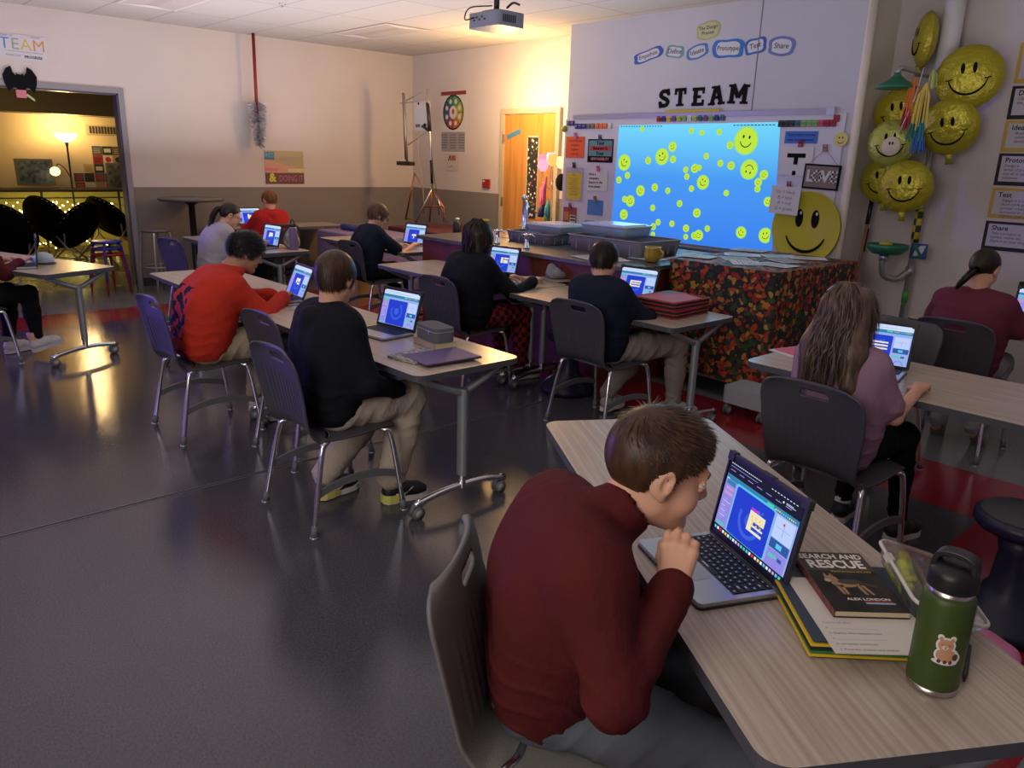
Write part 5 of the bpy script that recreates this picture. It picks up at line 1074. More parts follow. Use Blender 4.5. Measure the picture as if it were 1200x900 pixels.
# table M binders
M_bk = mat('binder_fabric', (.018, .018, .022), .8); M_rd = mat('binder_red_edge', (.42, .03, .025), .6)
for k in range(2):
    t = thing('zip_binder', ('red-edged black zip binder at the bottom of the pair by the floral cloth', 'red-edged black zip binder on top of the pair, with a red cover panel')[k], 'binder', (-2.99, 4.10, z0+.052*k), R(4-3*k), 'red and black binders'); m = MB(); m.prism(rrect(.33, .40, .025), .004, .046, M_bk); m.build('binder_body', t, bevel=.004); m = MB()
    for z in (.004, .026, .048): m.tube([(x, y, z) for x, y in rrect(.333, .403, .026)], .0035, M_rd, 6, closed=True)
    m.build('piping', t)
    if k: m = MB(); m.prism([(-.15, -.18), (.15, -.18), (.15, .12), (-.02, .18), (-.15, .1)], .0475, .051, M_rd); m.prism([(-.16, .02), (-.02, .19), (-.16, .19)], .0475, .0515, mat('binder_teal', (.03, .10, .10), .6)); m.build('cover_panel', t)
# table R
t = thing('notebook', 'pink notebook on a white pad at the corner of the long-haired girl table', 'notebook', (-1.87, 3.74, z0), R(76)); m = MB(); m.box((0, 0, .003), (.21, .27, .006), M_white); m.build('pages', t); m = MB(); m.box((.005, .012, .0085), (.18, .21, .005), mat('pink_cover', (.62, .12, .22), .6)); m.build('cover', t)
t = thing('pencil_case', 'black soft pencil case beside the pink notebook', 'pencil case', (-1.66, 3.93, z0), R(20)); v = Vol((-.13, -.07, 0), (.13, .07, .09), .006); v.ell((0, 0, .035), (.11, .05, .035), .02); v.wrinkle(.006, (60, 60, 50), 2); v.clip(lambda Q: .002-Q[..., 2]); npmesh('case_body', [(*v.nets(), 0)], t, [M_black])
# table FR
t = thing('water_bottle', 'pale blue tall bottle at the right edge beside the maroon T-shirt child', 'bottle', (-1.17, 5.52, z0)); m = MB(); m.lathe([(.048, 0), (.05, .005), (.05, .24), (.044, .26), (.044, .29), (.0, .292)], mat('pale_blue', (.22, .36, .46), .5), 24); m.build('bottle_body', t)
t = thing('document_camera', 'black folding arm device on the table beside the maroon T-shirt child', 'device', (-1.40, 5.93, z0)); m = MB(); m.box((0, 0, .015), (.16, .14, .03), M_black); m.build('base', t, bevel=.004); m = MB(); m.tube([(-.05, 0, .03), (-.06, 0, .20), (.10, -.02, .235), (.18, -.04, .20)], .012, M_black, 8); m.box((-.09, 0, .235), (.10, .05, .03), M_black); m.build('arm', t); m = MB()
for k in range(7): m.tube(spline([(.0+.02*k, -.02, .03), (.03+.02*k, -.06+.01*k, .09+.012*(k % 3)), (.08+.012*k, .02, .05), (.02*k, .04, .03)], 4), .005, M_black, 6)
m.build('cable_bundle', t)
m = MB(); m.lathe([(.035, 0), (.03, .03), (.033, .10), (.0, .102)], M_black, 14); o = m.build('cup', None, (-1.88, 5.72, z0)); tag(o, 'small black cup at the left end of the far right table', 'cup')
# left table
v = Vol((-.09, -.12, 0), (.09, .12, .13), .005); v.ell((0, 0, .015), (.062, .085, .075), .02); v.wrinkle(.003, (50, 60, 40), 8); v.clip(lambda Q: .001-Q[..., 2]); t = thing('cap', 'pale blue-white cap lying behind the edge-on laptop', 'cap', tuple(lend-LT*.58+LN*.08+Vector((0, 0, z0))), R(20)); npmesh('crown', [(*v.nets(), 0)], t, [mat('cap_pale_cloth', (.45, .55, .62), .85)]); m = MB(); m.prism([(.02, -.07), (.10, -.05), (.125, 0), (.10, .05), (.02, .07)], .004, .010, mat('cap_brim', (.06, .06, .07), .8)); m.build('brim', t)
# stools
def wobble(loc, lb, s=1.):
    t = thing('wobble_stool', lb, 'stool', (*loc, 0)); mn = mat('navy_plastic', (.012, .014, .040), .38); m = MB(); m.lathe([(.19, .0), (.20, .03), (.185, .055), (.12, .10), (.075, .17), (.065, .30), (.085, .375)], mn, 36); m.build('base', t); m = MB(); m.lathe([(.085, .375), (.155, .395), (.17, .415), (.168, .445), (.15, .452)], mn, 36); m.build('seat', t); m = MB(); m.lathe([(.15, .450), (.148, .458), (.0, .458)], mat('stool_pad', (.05, .05, .055), .7), 36); m.build('seat_pad', t); m = MB()
    for k in range(3): a = R(200+12*k); m.tube([(.175*math.cos(a), .175*math.sin(a), .07), (.115*math.cos(a), .115*math.sin(a), .12)], .004, M_silver, 6)
    m.build('vent', t)
wobble((-.64, 3.16), 'navy wobble stool at the right edge of the photo'); wobble((-3.80, 4.02), 'navy wobble stool in the dark under the table behind the navy sweater boy')
v = Vol((-.16, -.12, 0), (.16, .12, .12), .008); v.ell((0, 0, .03), (.13, .09, .06), .02); v.wrinkle(.008, (40, 40, 30), 1); v.clip(lambda Q: .002-Q[..., 2]); o = npmesh('pink_cloth', [(*v.nets(), 0)], None, [mat('pink_fleece', (.62, .20, .36), .9)]); o.location = (-.62, 2.86, 0); tag(o, 'bundled pink cloth on the red floor stripe at the right edge', 'cloth')
# high round table, bar stool, stacked stools
t = thing('high_table', 'round black-edged high table against the left wall', 'table', (-9.68, 3.50, 0)); m = MB(); m.lathe([(.0, 1.05), (.36, 1.05), (.375, 1.06), (.375, 1.075), (.36, 1.085), (0, 1.085)], mat('hightop', (.10, .085, .08), .25), 48, cap=False); m.build('tabletop', t); m = MB(); m.lathe([(.24, 0), (.24, .015), (.06, .04), (.038, .06), (.038, 1.0), (.12, 1.05)], M_black, 28); m.build('pedestal', t)
def stool(loc, lb, h, r, mseat, mleg, group=None, ring=True):
    t = thing('bar_stool' if ring else 'stacking_stool', lb, 'stool', loc, R(20), group); m = MB(); m.lathe([(0, h-.03), (r*.95, h-.03), (r, h-.02), (r, h-.005), (r*.9, h), (0, h)], mseat, 32, cap=False); m.build('seat', t)
    for k in range(4):
        a = R(45+90*k); q = MB(); q.tube(spline([(r*.62*math.cos(a), r*.62*math.sin(a), h-.03), (r*.92*math.cos(a), r*.92*math.sin(a), h-.08), (r*1.28*math.cos(a), r*1.28*math.sin(a), 0)], 5), .0125, mleg, 8); q.build('leg', t)
    if ring: q = MB(); q.tube([(r*1.10*math.cos(R(10*k)), r*1.10*math.sin(R(10*k)), h*.42) for k in range(36)], .008, mleg, 8, closed=True); q.build('foot_ring', t)
    return t
stool((-9.58, 3.02, 0), 'steel bar stool with round seat beside the doorway', .74, .17, mat('stool_seat', (.13, .11, .12), .4), mat('stool_steel', (.45, .44, .46), .3, .8))
mb_ = mat('stool_blue', (.015, .03, .30), .35); mr_ = mat('stool_red', (.30, .015, .02), .35)
for k in range(3): stool((-9.80, 2.54, .0+.07*k), ('red stacking stool at the bottom of the stack by the doorway', 'blue stacking stool in the middle of the stack by the doorway', 'blue stacking stool on top of the stack by the doorway')[k], .47, .165, (mr_, mb_, mb_)[k], (mr_, mr_, mb_)[k], 'stacked stools', False)
# covered tables at the back
t = thing('covered_table', 'table under a lilac cloth in the back left corner', 'table', (-8.75, 5.42, 0)); m = MB(); m.box((0, 0, .34), (1.40, .80, .68), mat('lilac_cloth', (.24, .18, .36), .9, bump=(6, .6, (3, 3, .4)))); m.build('tablecloth', t, bevel=.02)
m = MB(); m.tube([(-.18, 0, .035), (.18, 0, .035)], .04, mat('blue_roll', (.05, .06, .22), .7), 14); o = m.build('cloth_roll', None, (-9.02, 5.30, .69), (0, 0, .2)); tag(o, 'dark blue rolled cloth lying on the lilac covered table', 'cloth roll')
t = thing('covered_table', 'table under a dark maroon cloth below the wire frame in the corner', 'table', (-8.30, 6.32, 0)); m = MB(); m.box((0, 0, .365), (1.50, .90, .73), mat('maroon_cloth', (.09, .02, .03), .9, bump=(6, .6, (3, 3, .4)))); m.build('tablecloth', t, bevel=.02)
t = thing('cardboard_box', 'brown cardboard box under the second row of tables', 'box', (-7.72, 4.55, 0), .3); m = MB(); m.box((0, 0, .16), (.36, .30, .32), mat('cardboard', (.36, .23, .11), .85)); m.build('carton', t); m = MB(); m.box((.0, 0, .3205), (.36, .05, .001), mat('tape', (.45, .33, .18), .4)); m.build('tape', t)
# ------------------------------------------------------------------ wall things
def wallthing(name, lb, cat, x, z, wall='s', off=.002, roll=0., group=None):
    if wall == 's': loc, face = (x, YS-off, z), '-y'
    elif wall == 'b': loc, face = (x, YB-off, z), '-y'
    else: loc, face = (XL+off, x, z), '+x'
    t = thing(name, lb, cat, loc, 0, group); e = Euler(wallrot(face)).to_matrix() @ Matrix.Rotation(R(roll), 3, 'Z'); t.rotation_euler = e.to_euler(); return t
def sheet(t, w, h, m, name='sheet', z=.001, th=.002, cx=0, cy=0): q = MB(); q.box((cx, cy, z), (w, h, th), m); return q.build(name, t)
# whiteboard
M_wb = mat('whiteboard', (.58, .58, .66), .25); M_rail = mat('rail_alu', (.30, .31, .33), .35, .6)
t = thing('whiteboard', 'wide whiteboard showing a projected blue picture of yellow smiling faces', 'whiteboard', (-4.75, YS, 0))
m = MB(); m.box((0, -.008, 1.475), (3.20, .016, 1.23), M_wb); m.build('board', t)
m = MB(); m.box((.0, -.018, 2.105), (2.95, .03, .042), M_rail); m.box((1.47, -.022, 2.105), (.07, .036, .06), mat('rail_end', (.45, .50, .65), .4)); m.build('map_rail', t)
m = MB(); m.box((0, -.05, .865), (3.1, .10, .018), M_rail); m.box((0, -.012, .88), (3.2, .024, .03), M_rail); m.build('marker_tray', t)
mi_ = mat('projected_sky', (.02, .03, .04), .4); N, L, b = nodes_of(mi_); tc = N.new('ShaderNodeTexCoord'); sp_ = N.new('ShaderNodeSeparateXYZ'); L.new(tc.outputs['Object'], sp_.inputs[0]); mr = N.new('ShaderNodeMapRange'); mr.inputs['From Min'].default_value = .9; mr.inputs['From Max'].default_value = 2.02; L.new(sp_.outputs['Z'], mr.inputs['Value'])
cr = N.new('ShaderNodeValToRGB'); e = cr.color_ramp.elements; e[0].color = (.035, .20, .80, 1); e[1].color = (.13, .62, .86, 1); e2 = e.new(.55); e2.color = (.045, .29, .80, 1); L.new(mr.outputs[0], cr.inputs[0]); L.new(cr.outputs[0], b.inputs['Emission Color']); b.inputs['Emission Strength'].default_value = 1.05
q = [(-5.588, .939), (-3.659, .844), (-3.731, 2.028), (-5.564, 2.017)]; ox = 4.75; m = MB(); yy = -.0175
m.quad([(x+ox, yy, z) for x, z in q], mi_); img = m.build('projected_picture', t)
SMI = [(375, 503, 10), (567, 510, 11), (608, 518, 11), (676, 515, 12), (780, 550, 52), (718, 567, 15), (305, 635, 30), (317, 685, 13), (452, 612, 31), (493, 573, 19), (495, 622, 14), (398, 627, 14), (625, 610, 12), (680, 638, 13), (722, 647, 16), (792, 662, 37), (850, 683, 18), (828, 712, 16), (825, 738, 13), (545, 663, 12), (580, 658, 17), (598, 655, 11), (549, 690, 12), (612, 712, 27), (567, 737, 12), (284, 703, 13), (368, 745, 20), (424, 732, 15), (475, 745, 12), (703, 754, 12), (328, 785, 21), (306, 778, 12), (521, 795, 13), (416, 812, 12), (303, 838, 19), (588, 832, 17), (866, 788, 18), (437, 868, 12), (418, 885, 13), (390, 887, 11), (491, 874, 12), (546, 892, 14), (629, 893, 12), (320, 905, 13), (417, 915, 10), (545, 925, 11), (595, 919, 20), (578, 921, 14), (761, 908, 22), (856, 920, 28)]
def unproj(px, py, Y):   # wall position a photographed mark sits at
    f = 905; d = FWD*f+RGT*(px-600)-UPV*(py-450); k = Y/d.y; return d.x*k, 1.65+d.z*k
_p, _r, _y = R(16.25), R(1.78), R(137.67); FWD = Vector((math.cos(_p)*math.cos(_y), math.cos(_p)*math.sin(_y), -math.sin(_p))); _r0 = Vector((math.sin(_y), -math.cos(_y), 0)); _u0 = _r0.cross(FWD); RGT = _r0*math.cos(_r)+_u0*math.sin(_r); UPV = _u0*math.cos(_r)-_r0*math.sin(_r)
E_face = emis('smiley_face', (.52, .78, .05), 1.); E_ring = emis('smiley_glow', (.30, .72, .25), 1.); E_dot = emis('smiley_ink', (.02, .06, .01), .4)
m = MB(); WM = frame((-YS*0, 0, 0), (1, 0, 0), (0, 0, 1)); rs = random.Random(5)
for i, (px, py, pr) in enumerate(SMI):
    x, z = unproj(640+px/3.3333, py/3.3333, YS-.02); x2, z2 = unproj(640+px/3.3333, (py-pr)/3.3333, YS-.02); r_ = abs(z2-z); x += ox; a = rs.uniform(-.6, .6)
    if i == 4: a = -.1
    if i == 15: a = 2.9
    cl_ = lambda P: [(min(max(u, -.815), 1.05), min(max(v, .90), 2.015)) for u, v in P]; k = i*.00002; y0 = .0178+k
    circ = lambda cx, cy, rr, n=22, sx=1.: [(cx+rr*sx*math.cos(6.2832*j/n), cy+rr*math.sin(6.2832*j/n)) for j in range(n)]
    m.quad([(u, -y0, v) for u, v in cl_(circ(x, z, r_*1.1))], E_ring); m.quad([(u, -y0-.0003, v) for u, v in cl_(circ(x, z, r_*.98))], E_face)
    ca, sa_ = math.cos(a), math.sin(a); T_ = lambda u, v: (x+r_*(u*ca-v*sa_), -y0-.0008, z+r_*(u*sa_+v*ca))
    for s in (-1, 1): m.quad([T_(s*.27+.09*math.cos(6.2832*j/10), .30+.14*math.sin(6.2832*j/10)) for j in range(10)], E_dot)
    arc = [(.56*math.cos(R(t_)), .1+.62*math.sin(R(t_))) for t_ in range(200, 341, 14)]
    for (u, v), (u2, v2) in zip(arc[:-1], arc[1:]): m.quad([T_(u, v), T_(u*.86, (v-.1)*.86+.1), T_(u2*.86, (v2-.1)*.86+.1), T_(u2, v2)], E_dot)
m.build('smiling_faces', img)
m = MB()
for i in range(16): m.quad([(-.79+.034*i, -.0179, 2.0), (-.77+.034*i, -.0179, 2.0), (-.77+.034*i, -.0179, 2.008), (-.79+.034*i, -.0179, 2.008)], E_dot)
for i in range(12): m.quad([(.55+.036*i, -.0179, 2.0), (.575+.036*i, -.0179, 2.0), (.575+.036*i, -.0179, 2.008), (.55+.036*i, -.0179, 2.008)], E_dot)
m.build('menu_bar', img)
m = MB(); m.box((-4.04, YS-.002, 2.58), (.008, .006, .92), mat('seam_dark', (.2, .2, .24), .6)); struct(m.build('trim_seam'))
# STEAM letters
def letter(ch, x, z, roll, h=.165):
    t = wallthing('cutout_letter', 'black slab letter %s of the word above the whiteboard' % ch, 'letter', x, z, off=.004, roll=roll, group='black cut-out letters'); q = MB(); kz = [0]; H2 = h/2; s = .030; w = h*.40
    inc = lambda: kz.__setitem__(0, kz[0]+1) or .0001*kz[0]
    B = lambda cx, cy, dx, dy: q.box((cx, cy, .002), (dx, dy, .004+2*inc()), M_ink)
    def bar(x0, y0, x1, y1, wd): d = Vector((x1-x0, y1-y0, 0)).normalized(); n_ = Vector((-d.y, d.x, 0))*wd/2; q.prism([(x0-n_.x, y0-n_.y), (x1-n_.x, y1-n_.y), (x1+n_.x, y1+n_.y), (x0+n_.x, y0+n_.y)], 0, .0041+inc(), M_ink)
    if ch == 'T': B(0, H2-s/2, w*2, s); B(0, 0, .042, h); B(-w+.012, H2-.03, .024, .06); B(w-.012, H2-.03, .024, .06); B(0, -H2+.011, .085, .022)
    if ch == 'E': B(-w*.45, 0, .042, h); B(-.005, H2-s/2, w*1.9, s); B(-.005, -H2+s/2, w*1.9, s); B(-.012, 0, w*1.3, s*.9); B(w*.86, H2-.028, .022, .056); B(w*.86, -H2+.028, .022, .056)
    if ch == 'A': bar(-w*.8, -H2, -.008, H2, .040); bar(w*.8, -H2, .008, H2, .042); B(0, -.018, w*1.0, .026); B(-w*.8, -H2+.011, .075, .022); B(w*.8, -H2+.011, .075, .022); B(-.018, H2-.01, .075, .02)
    if ch == 'M': bar(-w*1.0, -H2, -w*1.0, H2, .042); bar(w*1.0, -H2, w*1.0, H2, .042); bar(-w*.95, H2, 0, -H2*.35, .040); bar(w*.95, H2, 0, -H2*.35, .040); B(-w, -H2+.011, .08, .022); B(w, -H2+.011, .08, .022); B(-w*1.1, H2-.011, .07, .022); B(w*1.1, H2-.011, .07, .022)
    if ch == 'S': P_ = spline([(.052, .045), (.03, .066), (-.02, .068), (-.045, .04), (-.02, .008), (.025, -.012), (.045, -.04), (.02, -.068), (-.03, -.066), (-.052, -.045)] and [(a_, b_, 0) for a_, b_ in [(.052, .040), (.028, .064), (-.018, .064), (-.042, .038), (-.018, .010), (.022, -.010), (.042, -.038), (.018, -.064), (-.028, -.064), (-.052, -.040)]], 5); [bar(a_.x, a_.y, b_.x, b_.y, .038) for a_, b_ in zip(P_[:-1], P_[1:])]; [q.prism([(a_.x+.019*math.cos(R(30*k)), a_.y+.019*math.sin(R(30*k))) for k in range(12)], 0, .0041, M_ink) for a_ in P_]; B(.052, .052, .022, .062); B(-.052, -.052, .022, .062)
    q.build('letter_shape', t)
for ch, x, z, rl in (('S', -5.02, 2.262, 6), ('T', -4.83, 2.268, 1), ('E', -4.625, 2.265, 0), ('A', -4.42, 2.270, 3), ('M', -4.19, 2.272, -3)): letter(ch, x, z, rl)
# design process clouds
def cloud(w, h, k=1., seed=0):
    r_ = random.Random(seed); P_ = []
    for i in range(48):
        a = 6.2832*i/48; c, s = math.cos(a), math.sin(a); e = (abs(c)**4+abs(s)**4)**-.25; P_.append((w/2*c*e*k*(1+.035*math.sin(5*a+seed)), h/2*s*e*k*(1+.07*math.sin(4*a+seed*2))))
    return P_
for txt, x, z, w, h, rl, cc, sd in (('The Design\nProcess', -4.58, 2.838, .25, .15, 3, (.42, .42, .14), 1), ('Empathize', -5.26, 2.672, .36, .105, 12, (.05, .10, .42), 2), ('Define', -4.94, 2.682, .21, .11, -6, (.16, .30, .36), 3), ('Ideate', -4.68, 2.662, .24, .12, 12, (.08, .18, .48), 4), ('Prototype', -4.35, 2.666, .33, .155, -4, (.04, .16, .50), 5), ('Test', -4.07, 2.666, .21, .13, 10, (.03, .12, .42), 6), ('Share', -3.815, 2.645, .25, .15, -5, (.14, .18, .42), 7)):
    t = wallthing('word_cloud_sign', 'cloud-shaped sign reading %s above the whiteboard' % txt.replace('\n', ' '), 'sign', x, z, roll=rl, group='design process signs'); q = MB(); q.prism(cloud(w, h, 1, sd), 0, .002, mat('cloud_%d' % sd, cc, .7)); q.build('border', t); q = MB(); q.prism(cloud(w, h, .74 if sd > 1 else .84, sd), .002, .003, mat('cloud_in', (.55, .57, .62), .8) if sd > 1 else mat('cloud_in_y', (.50, .50, .30), .8)); q.build('panel', t)
    q = MB(); q.text(txt, (.062 if len(txt) < 9 else .056) if sd > 1 else .044, M_ink, None, 0, .002, .0034, 'CENTER', offset=.0004); q.build('lettering', t)
# papers on the left strip
def paper(lb, x0, z0_, x1, z1, m, lines, mt_=M_ink, size=.022, name='notice', wall='s', bold=.0006, cat='paper', roll=0., off=.020, al='CENTER'):
    w, h = abs(x1-x0), abs(z1-z0_); t = wallthing(name, lb, cat, (x0+x1)/2, (z0_+z1)/2, wall, off, roll); sheet(t, w, h, m)
    if lines:
        q = MB(); n_ = len(lines)
        for i, l_ in enumerate(lines):
            if l_: q.text(l_, size, mt_, None, 0 if al == 'CENTER' else -w*.42, h*.40-(i+.5)*h*.8/n_, .0026, al, offset=bold)
        q.build('lettering', t)
    return t, w, h
def clip(x, z, lb, c, wall='s'):
    t = wallthing('magnetic_clip', lb, 'clip', x, z, wall, .024, group='clips on the whiteboard'); q = MB(); q.prism([(-.022, -.025), (.022, -.025), (.018, .005), (-.018, .005)], 0, .014, c); q.build('jaw', t, bevel=.003); q = MB(); q.tube([(-.014, .0, .01), (-.020, .03, .014), (-.008, .035, .014), (-.006, .004, .012)], .004, c, 6); q.tube([(.014, .0, .01), (.020, .03, .014), (.008, .035, .014), (.006, .004, .012)], .004, c, 6); q.build('lever', t)
K_red = mat('clip_red', (.30, .03, .04), .4); K_pink = mat('clip_pink', (.55, .12, .30), .4); K_wood = mat('clip_wood', (.28, .16, .09), .6); K_navy = mat('clip_navy', (.02, .03, .10), .4)
paper('orange notice at the top of the left strip of the whiteboard', -6.32, 1.68, -6.04, 1.905, mat('paper_orange', (.68, .10, .03), .8), ['Limited time on', 'computers', '& games', 'every day'], mat('ink_red', (.22, .015, .01), .8), .030, cat='notice'); clip(-6.17, 1.91, 'pink clip holding the orange notice', K_pink)
t, w, h = paper('black bordered poster reading Your behavior is your responsibility', -5.985, 1.64, -5.625, 1.88, M_ink, [], name='poster', cat='poster'); q = MB(); q.rect(-.165, -.055, .165, .105, .0024, mat('poster_teal', (.10, .26, .30), .8)); q.rect(-.15, .0, .15, .05, .0027, mat('poster_red', (.42, .05, .06), .8)); q.build('panel', t)
q = MB(); q.text('Your', .055, M_ink, None, 0, .078, .003, offset=.002); q.text('Behavior Is', .045, M_ink, None, 0, .025, .003, offset=.0015); q.text('Your', .055, M_ink, None, 0, -.028, .003, offset=.002); q.text('RESPONSIBILITY', .038, mat('poster_rose', (.60, .20, .24), .8), None, 0, -.085, .003, offset=.001, sx=.95); q.build('lettering', t); clip(-5.81, 1.89, 'navy clip holding the black bordered poster', K_navy)
t, w, h = paper('clear sleeve with a yellow printed list on the left strip of the whiteboard', -6.30, 1.215, -6.035, 1.58, mat('sleeve', (.42, .38, .52), .3), [], name='document_sleeve', cat='notice'); sheet(t, .225, .29, mat('paper_yellow', (.58, .46, .03), .8), 'yellow_list', .0025, .001, 0, -.02); q = MB(); q.text('Rules', .022, M_ink, None, 0, .10, .0034)
for k in range(11): q.box((0, .065-.018*k, .0034), (.16-.03*(k % 3), .004, .0003), M_inkgrey)
q.build('lettering', t); clip(-6.17, 1.60, 'dark clip holding the yellow list', M_black)
paper('white note about computers beside the yellow list', -5.97, 1.345, -5.675, 1.56, M_white, ['Have a', 'computer,', 'Return to the', 'front please'], M_ink, .036, bold=.001, cat='note', roll=1, al='LEFT'); clip(-5.81, 1.575, 'pink clip holding the white computer note', K_pink)
paper('blue sheet low on the left strip of the whiteboard', -5.945, 1.085, -5.72, 1.245, mat('paper_blue', (.06, .20, .50), .7), [], cat='paper', name='blue_sheet'); clip(-5.83, 1.255, 'wooden clip holding the blue sheet', K_wood)
paper('narrow green label below the blue sheet', -5.97, .955, -5.685, 1.022, mat('paper_green', (.16, .32, .26), .8), ['Engineering & Design'], mat('ink_green', (.03, .12, .07), .8), .022, cat='label', name='green_label')
t, w, h = paper('colourful card with a truck picture at the lower left corner of the whiteboard', -6.31, .86, -6.105, 1.145, mat('card_maroon', (.26, .05, .05), .7), [], name='picture_card', cat='card'); q = MB(); q.rect(-.0, -.13, .09, .06, .0023, mat('card_cream', (.5, .42, .3), .7)); q.rect(-.09, .0, -.02, .09, .0023, mat('card_orange', (.5, .18, .04), .7)); [q.rect(.01, -.11+.035*k, .085, -.095+.035*k, .0026, M_ink) for k in range(5)]; q.disc((-.055, -.07), .04, .0027, M_ink, sx=.8); q.disc((-.055, -.07), .022, .003, mat('card_cream', (.5, .42, .3), .7), sx=.8); q.build('picture', t); clip(-6.20, 1.16, 'red clip holding the colourful card', K_red)
# right strip
paper('blue slip with a quote at the upper right of the whiteboard', -3.67, 1.85, -3.37, 1.95, mat('slip_blue', (.05, .15, .55), .7), ['"Don\'t make excuses,', 'make improvements"'], mat('ink_navy', (.01, .02, .12), .8), .030, cat='slip', name='quote_slip')
t, w, h = paper('white sheet with a black taped T shape', -3.69, 1.585, -3.385, 1.825, M_white, [], name='white_sheet', cat='paper', off=.024); q = MB(); q.box((.0, .045, .0026), (.17, .036, .0006), M_ink); q.box((.0, .0, .0026), (.04, .06, .0006), M_ink); q.box((-.005, -.10, .0026), (.034, .036, .0006), M_ink); q.build('mark', t); clip(-3.51, 1.845, 'red clip holding the T sheet', K_red)
t, w, h = paper('sheet listing marker colours by initial letter', -3.70, 1.255, -3.425, 1.49, M_white, ['Or = black', 'B = blue', 'R = red', 'G = green'], M_inkgrey, .040, bold=.0, name='marker_list', cat='paper', off=.085, roll=-2); clip(-3.57, 1.50, 'red clip holding the marker colour list', K_red)
t = wallthing('hanging_plaque', 'dark framed plaque with LOVE letters hanging on a string', 'plaque', -3.29, 1.58, off=.018, roll=-2); sheet(t, .32, .205, M_ink, 'frame', .004, .012); sheet(t, .29, .175, mat('plaque_linen', (.20, .17, .15), .8), 'panel', .0105, .002); M_chk = mat('checker_bw', (.5, .5, .5), .7); N, L, b = nodes_of(M_chk); tc = N.new('ShaderNodeTexCoord'); ck = N.new('ShaderNodeTexChecker'); ck.inputs['Scale'].default_value = 55; ck.inputs['Color1'].default_value = (.7, .66, .6, 1); ck.inputs['Color2'].default_value = (.02, .02, .02, 1); L.new(tc.outputs['Object'], ck.inputs['Vector']); L.new(ck.outputs['Color'], b.inputs['Base Color'])
for ch, x, mm in (('L', -.10, M_white), ('O', -.035, M_chk), ('V', .04, M_white), ('E', .11, M_chk)): q = MB(); q.text(ch, .13, mm, None, x, 0, .0125, offset=.005, ext=.002); q.build('letter', t)
q = MB(); q.tube([(-.13, .10, .008), (-.0, .225, .010), (.13, .10, .008)], .0022, mat('jute', (.35, .27, .18), .9), 6); q.build('string', t); clip(-3.285, 1.81, 'wooden clip from which the LOVE plaque hangs', K_wood)
# smileys
M_plate = mat('plate_yellow', (.50, .44, .02), .45); M_stick = mat('sticker_yellow', (.62, .55, .16), .6)
def face(t, r, z, m=M_ink, eye=(.20, .28, .085, .20), sm=(.60, -.02, 205, 335), w=.05, bulge=None, ends=False):
    zf = (lambda x, y: z) if bulge is None else (lambda x, y: bulge(x, y)+z)
    for s in (-1, 1):
        q = MB(); q.quad([(lambda a, b_: (a, b_, zf(a, b_)))(r*(s*eye[0]+eye[2]*math.cos(6.2832*k/16)), r*(eye[1]+eye[3]*math.sin(6.2832*k/16))) for k in range(16)], m); q.build('eye', t)
    q = MB(); A = [(r*sm[0]*math.cos(R(a)), r*(sm[1]+sm[0]*math.sin(R(a)))) for a in np.linspace(sm[2], sm[3], 26)]; q.tube([(a, b_, zf(a, b_)) for a, b_ in A], [r*w*(.45+.55*math.sin(math.pi*k/25)) for k in range(26)], m, 6)
    if ends:
        for a, b_ in (A[0], A[-1]): q.tube([(a-r*.09, b_+r*.02, zf(a-r*.09, b_+r*.02)), (a, b_+r*.02, zf(a, b_+r*.02)), (a+r*.09, b_+r*.05, zf(a+r*.09, b_+r*.05))], r*w*.5, m, 6)
    q.build('smile', t)
t = wallthing('smiley_plate', 'large round yellow plate with a smiling face at the right end of the whiteboard', 'plate', -3.355, 1.15, off=.04); q = MB(); q.lathe([(.0, .0), (.27, .0), (.305, .022), (.312, .024), (.312, .012), (.27, -.012), (0, -.012)], M_plate, 56, cap=False); q.build('disc', t); face(t, .31, .003, eye=(.235, .26, .115, .25), sm=(.60, -.05, 200, 340), w=.045)
for s in (-1, 1): q = MB(); q.disc((s*.073+.01, .08+.045), .014, .0035, M_white, sx=.7); q.build('eye_glint', t)
t = wallthing('smiley_sticker', 'small pale yellow smiling face sticker at the upper right of the whiteboard', 'sticker', -3.165, 1.885, off=.02); q = MB(); q.prism([(.058*math.cos(6.2832*k/28), .058*math.sin(6.2832*k/28)) for k in range(28)], 0, .002, M_stick); q.build('disc', t); face(t, .058, .0024, eye=(.25, .22, .12, .12), sm=(.55, 0, 205, 335), w=.05)
q = MB(); q.ball((0, 0, 0), .035, mat('ball_green', (.30, .32, .03), .5), 14); o = q.build('green_ball', None, (-6.345, YS-.03, 1.985)); tag(o, 'small yellow-green ball at the upper left corner of the whiteboard', 'ball')
# magnet blocks
MC = dict(blue=(.02, .03, .22), grey=(.14, .13, .14), orange=(.60, .16, .05), white=(.55, .55, .58), black=(.02, .025, .03), teal=(.03, .12, .16), green=(.18, .36, .12), pink=(.50, .06, .14), red=(.30, .015, .04), yellow=(.6, .45, .05), lime=(.35, .45, .1), purple=(.16, .06, .26))
def magnet(x, z, c, lb): 
    t = wallthing('magnet_block', lb, 'magnet', x, z, off=.018, group='magnet blocks along the whiteboard'); q = MB(); q.box((0, 0, .009), (.050, .055, .018), mat('magnet_'+c, MC[c], .5)); o = q.build('block', t, bevel=.006); q = MB()
    for sx in (-1, 1): q.cyl((sx*.011, .0, .018), (sx*.011, .0, .023), .008, mat('magnet_'+c, MC[c], .5), 10)
    q.build('stud', t)
for i, c in enumerate(['blue', 'blue']): magnet(-6.285+.056*i, 2.045, c, 'dark blue magnet block at the upper left corner of the whiteboard')
for i, c in enumerate(['blue', 'blue', 'blue', 'grey', 'grey', 'orange', 'orange', 'orange', 'white']): magnet(-6.165+.060*i, 2.012, c, '%s magnet block in the row right above the orange notice and poster' % c)
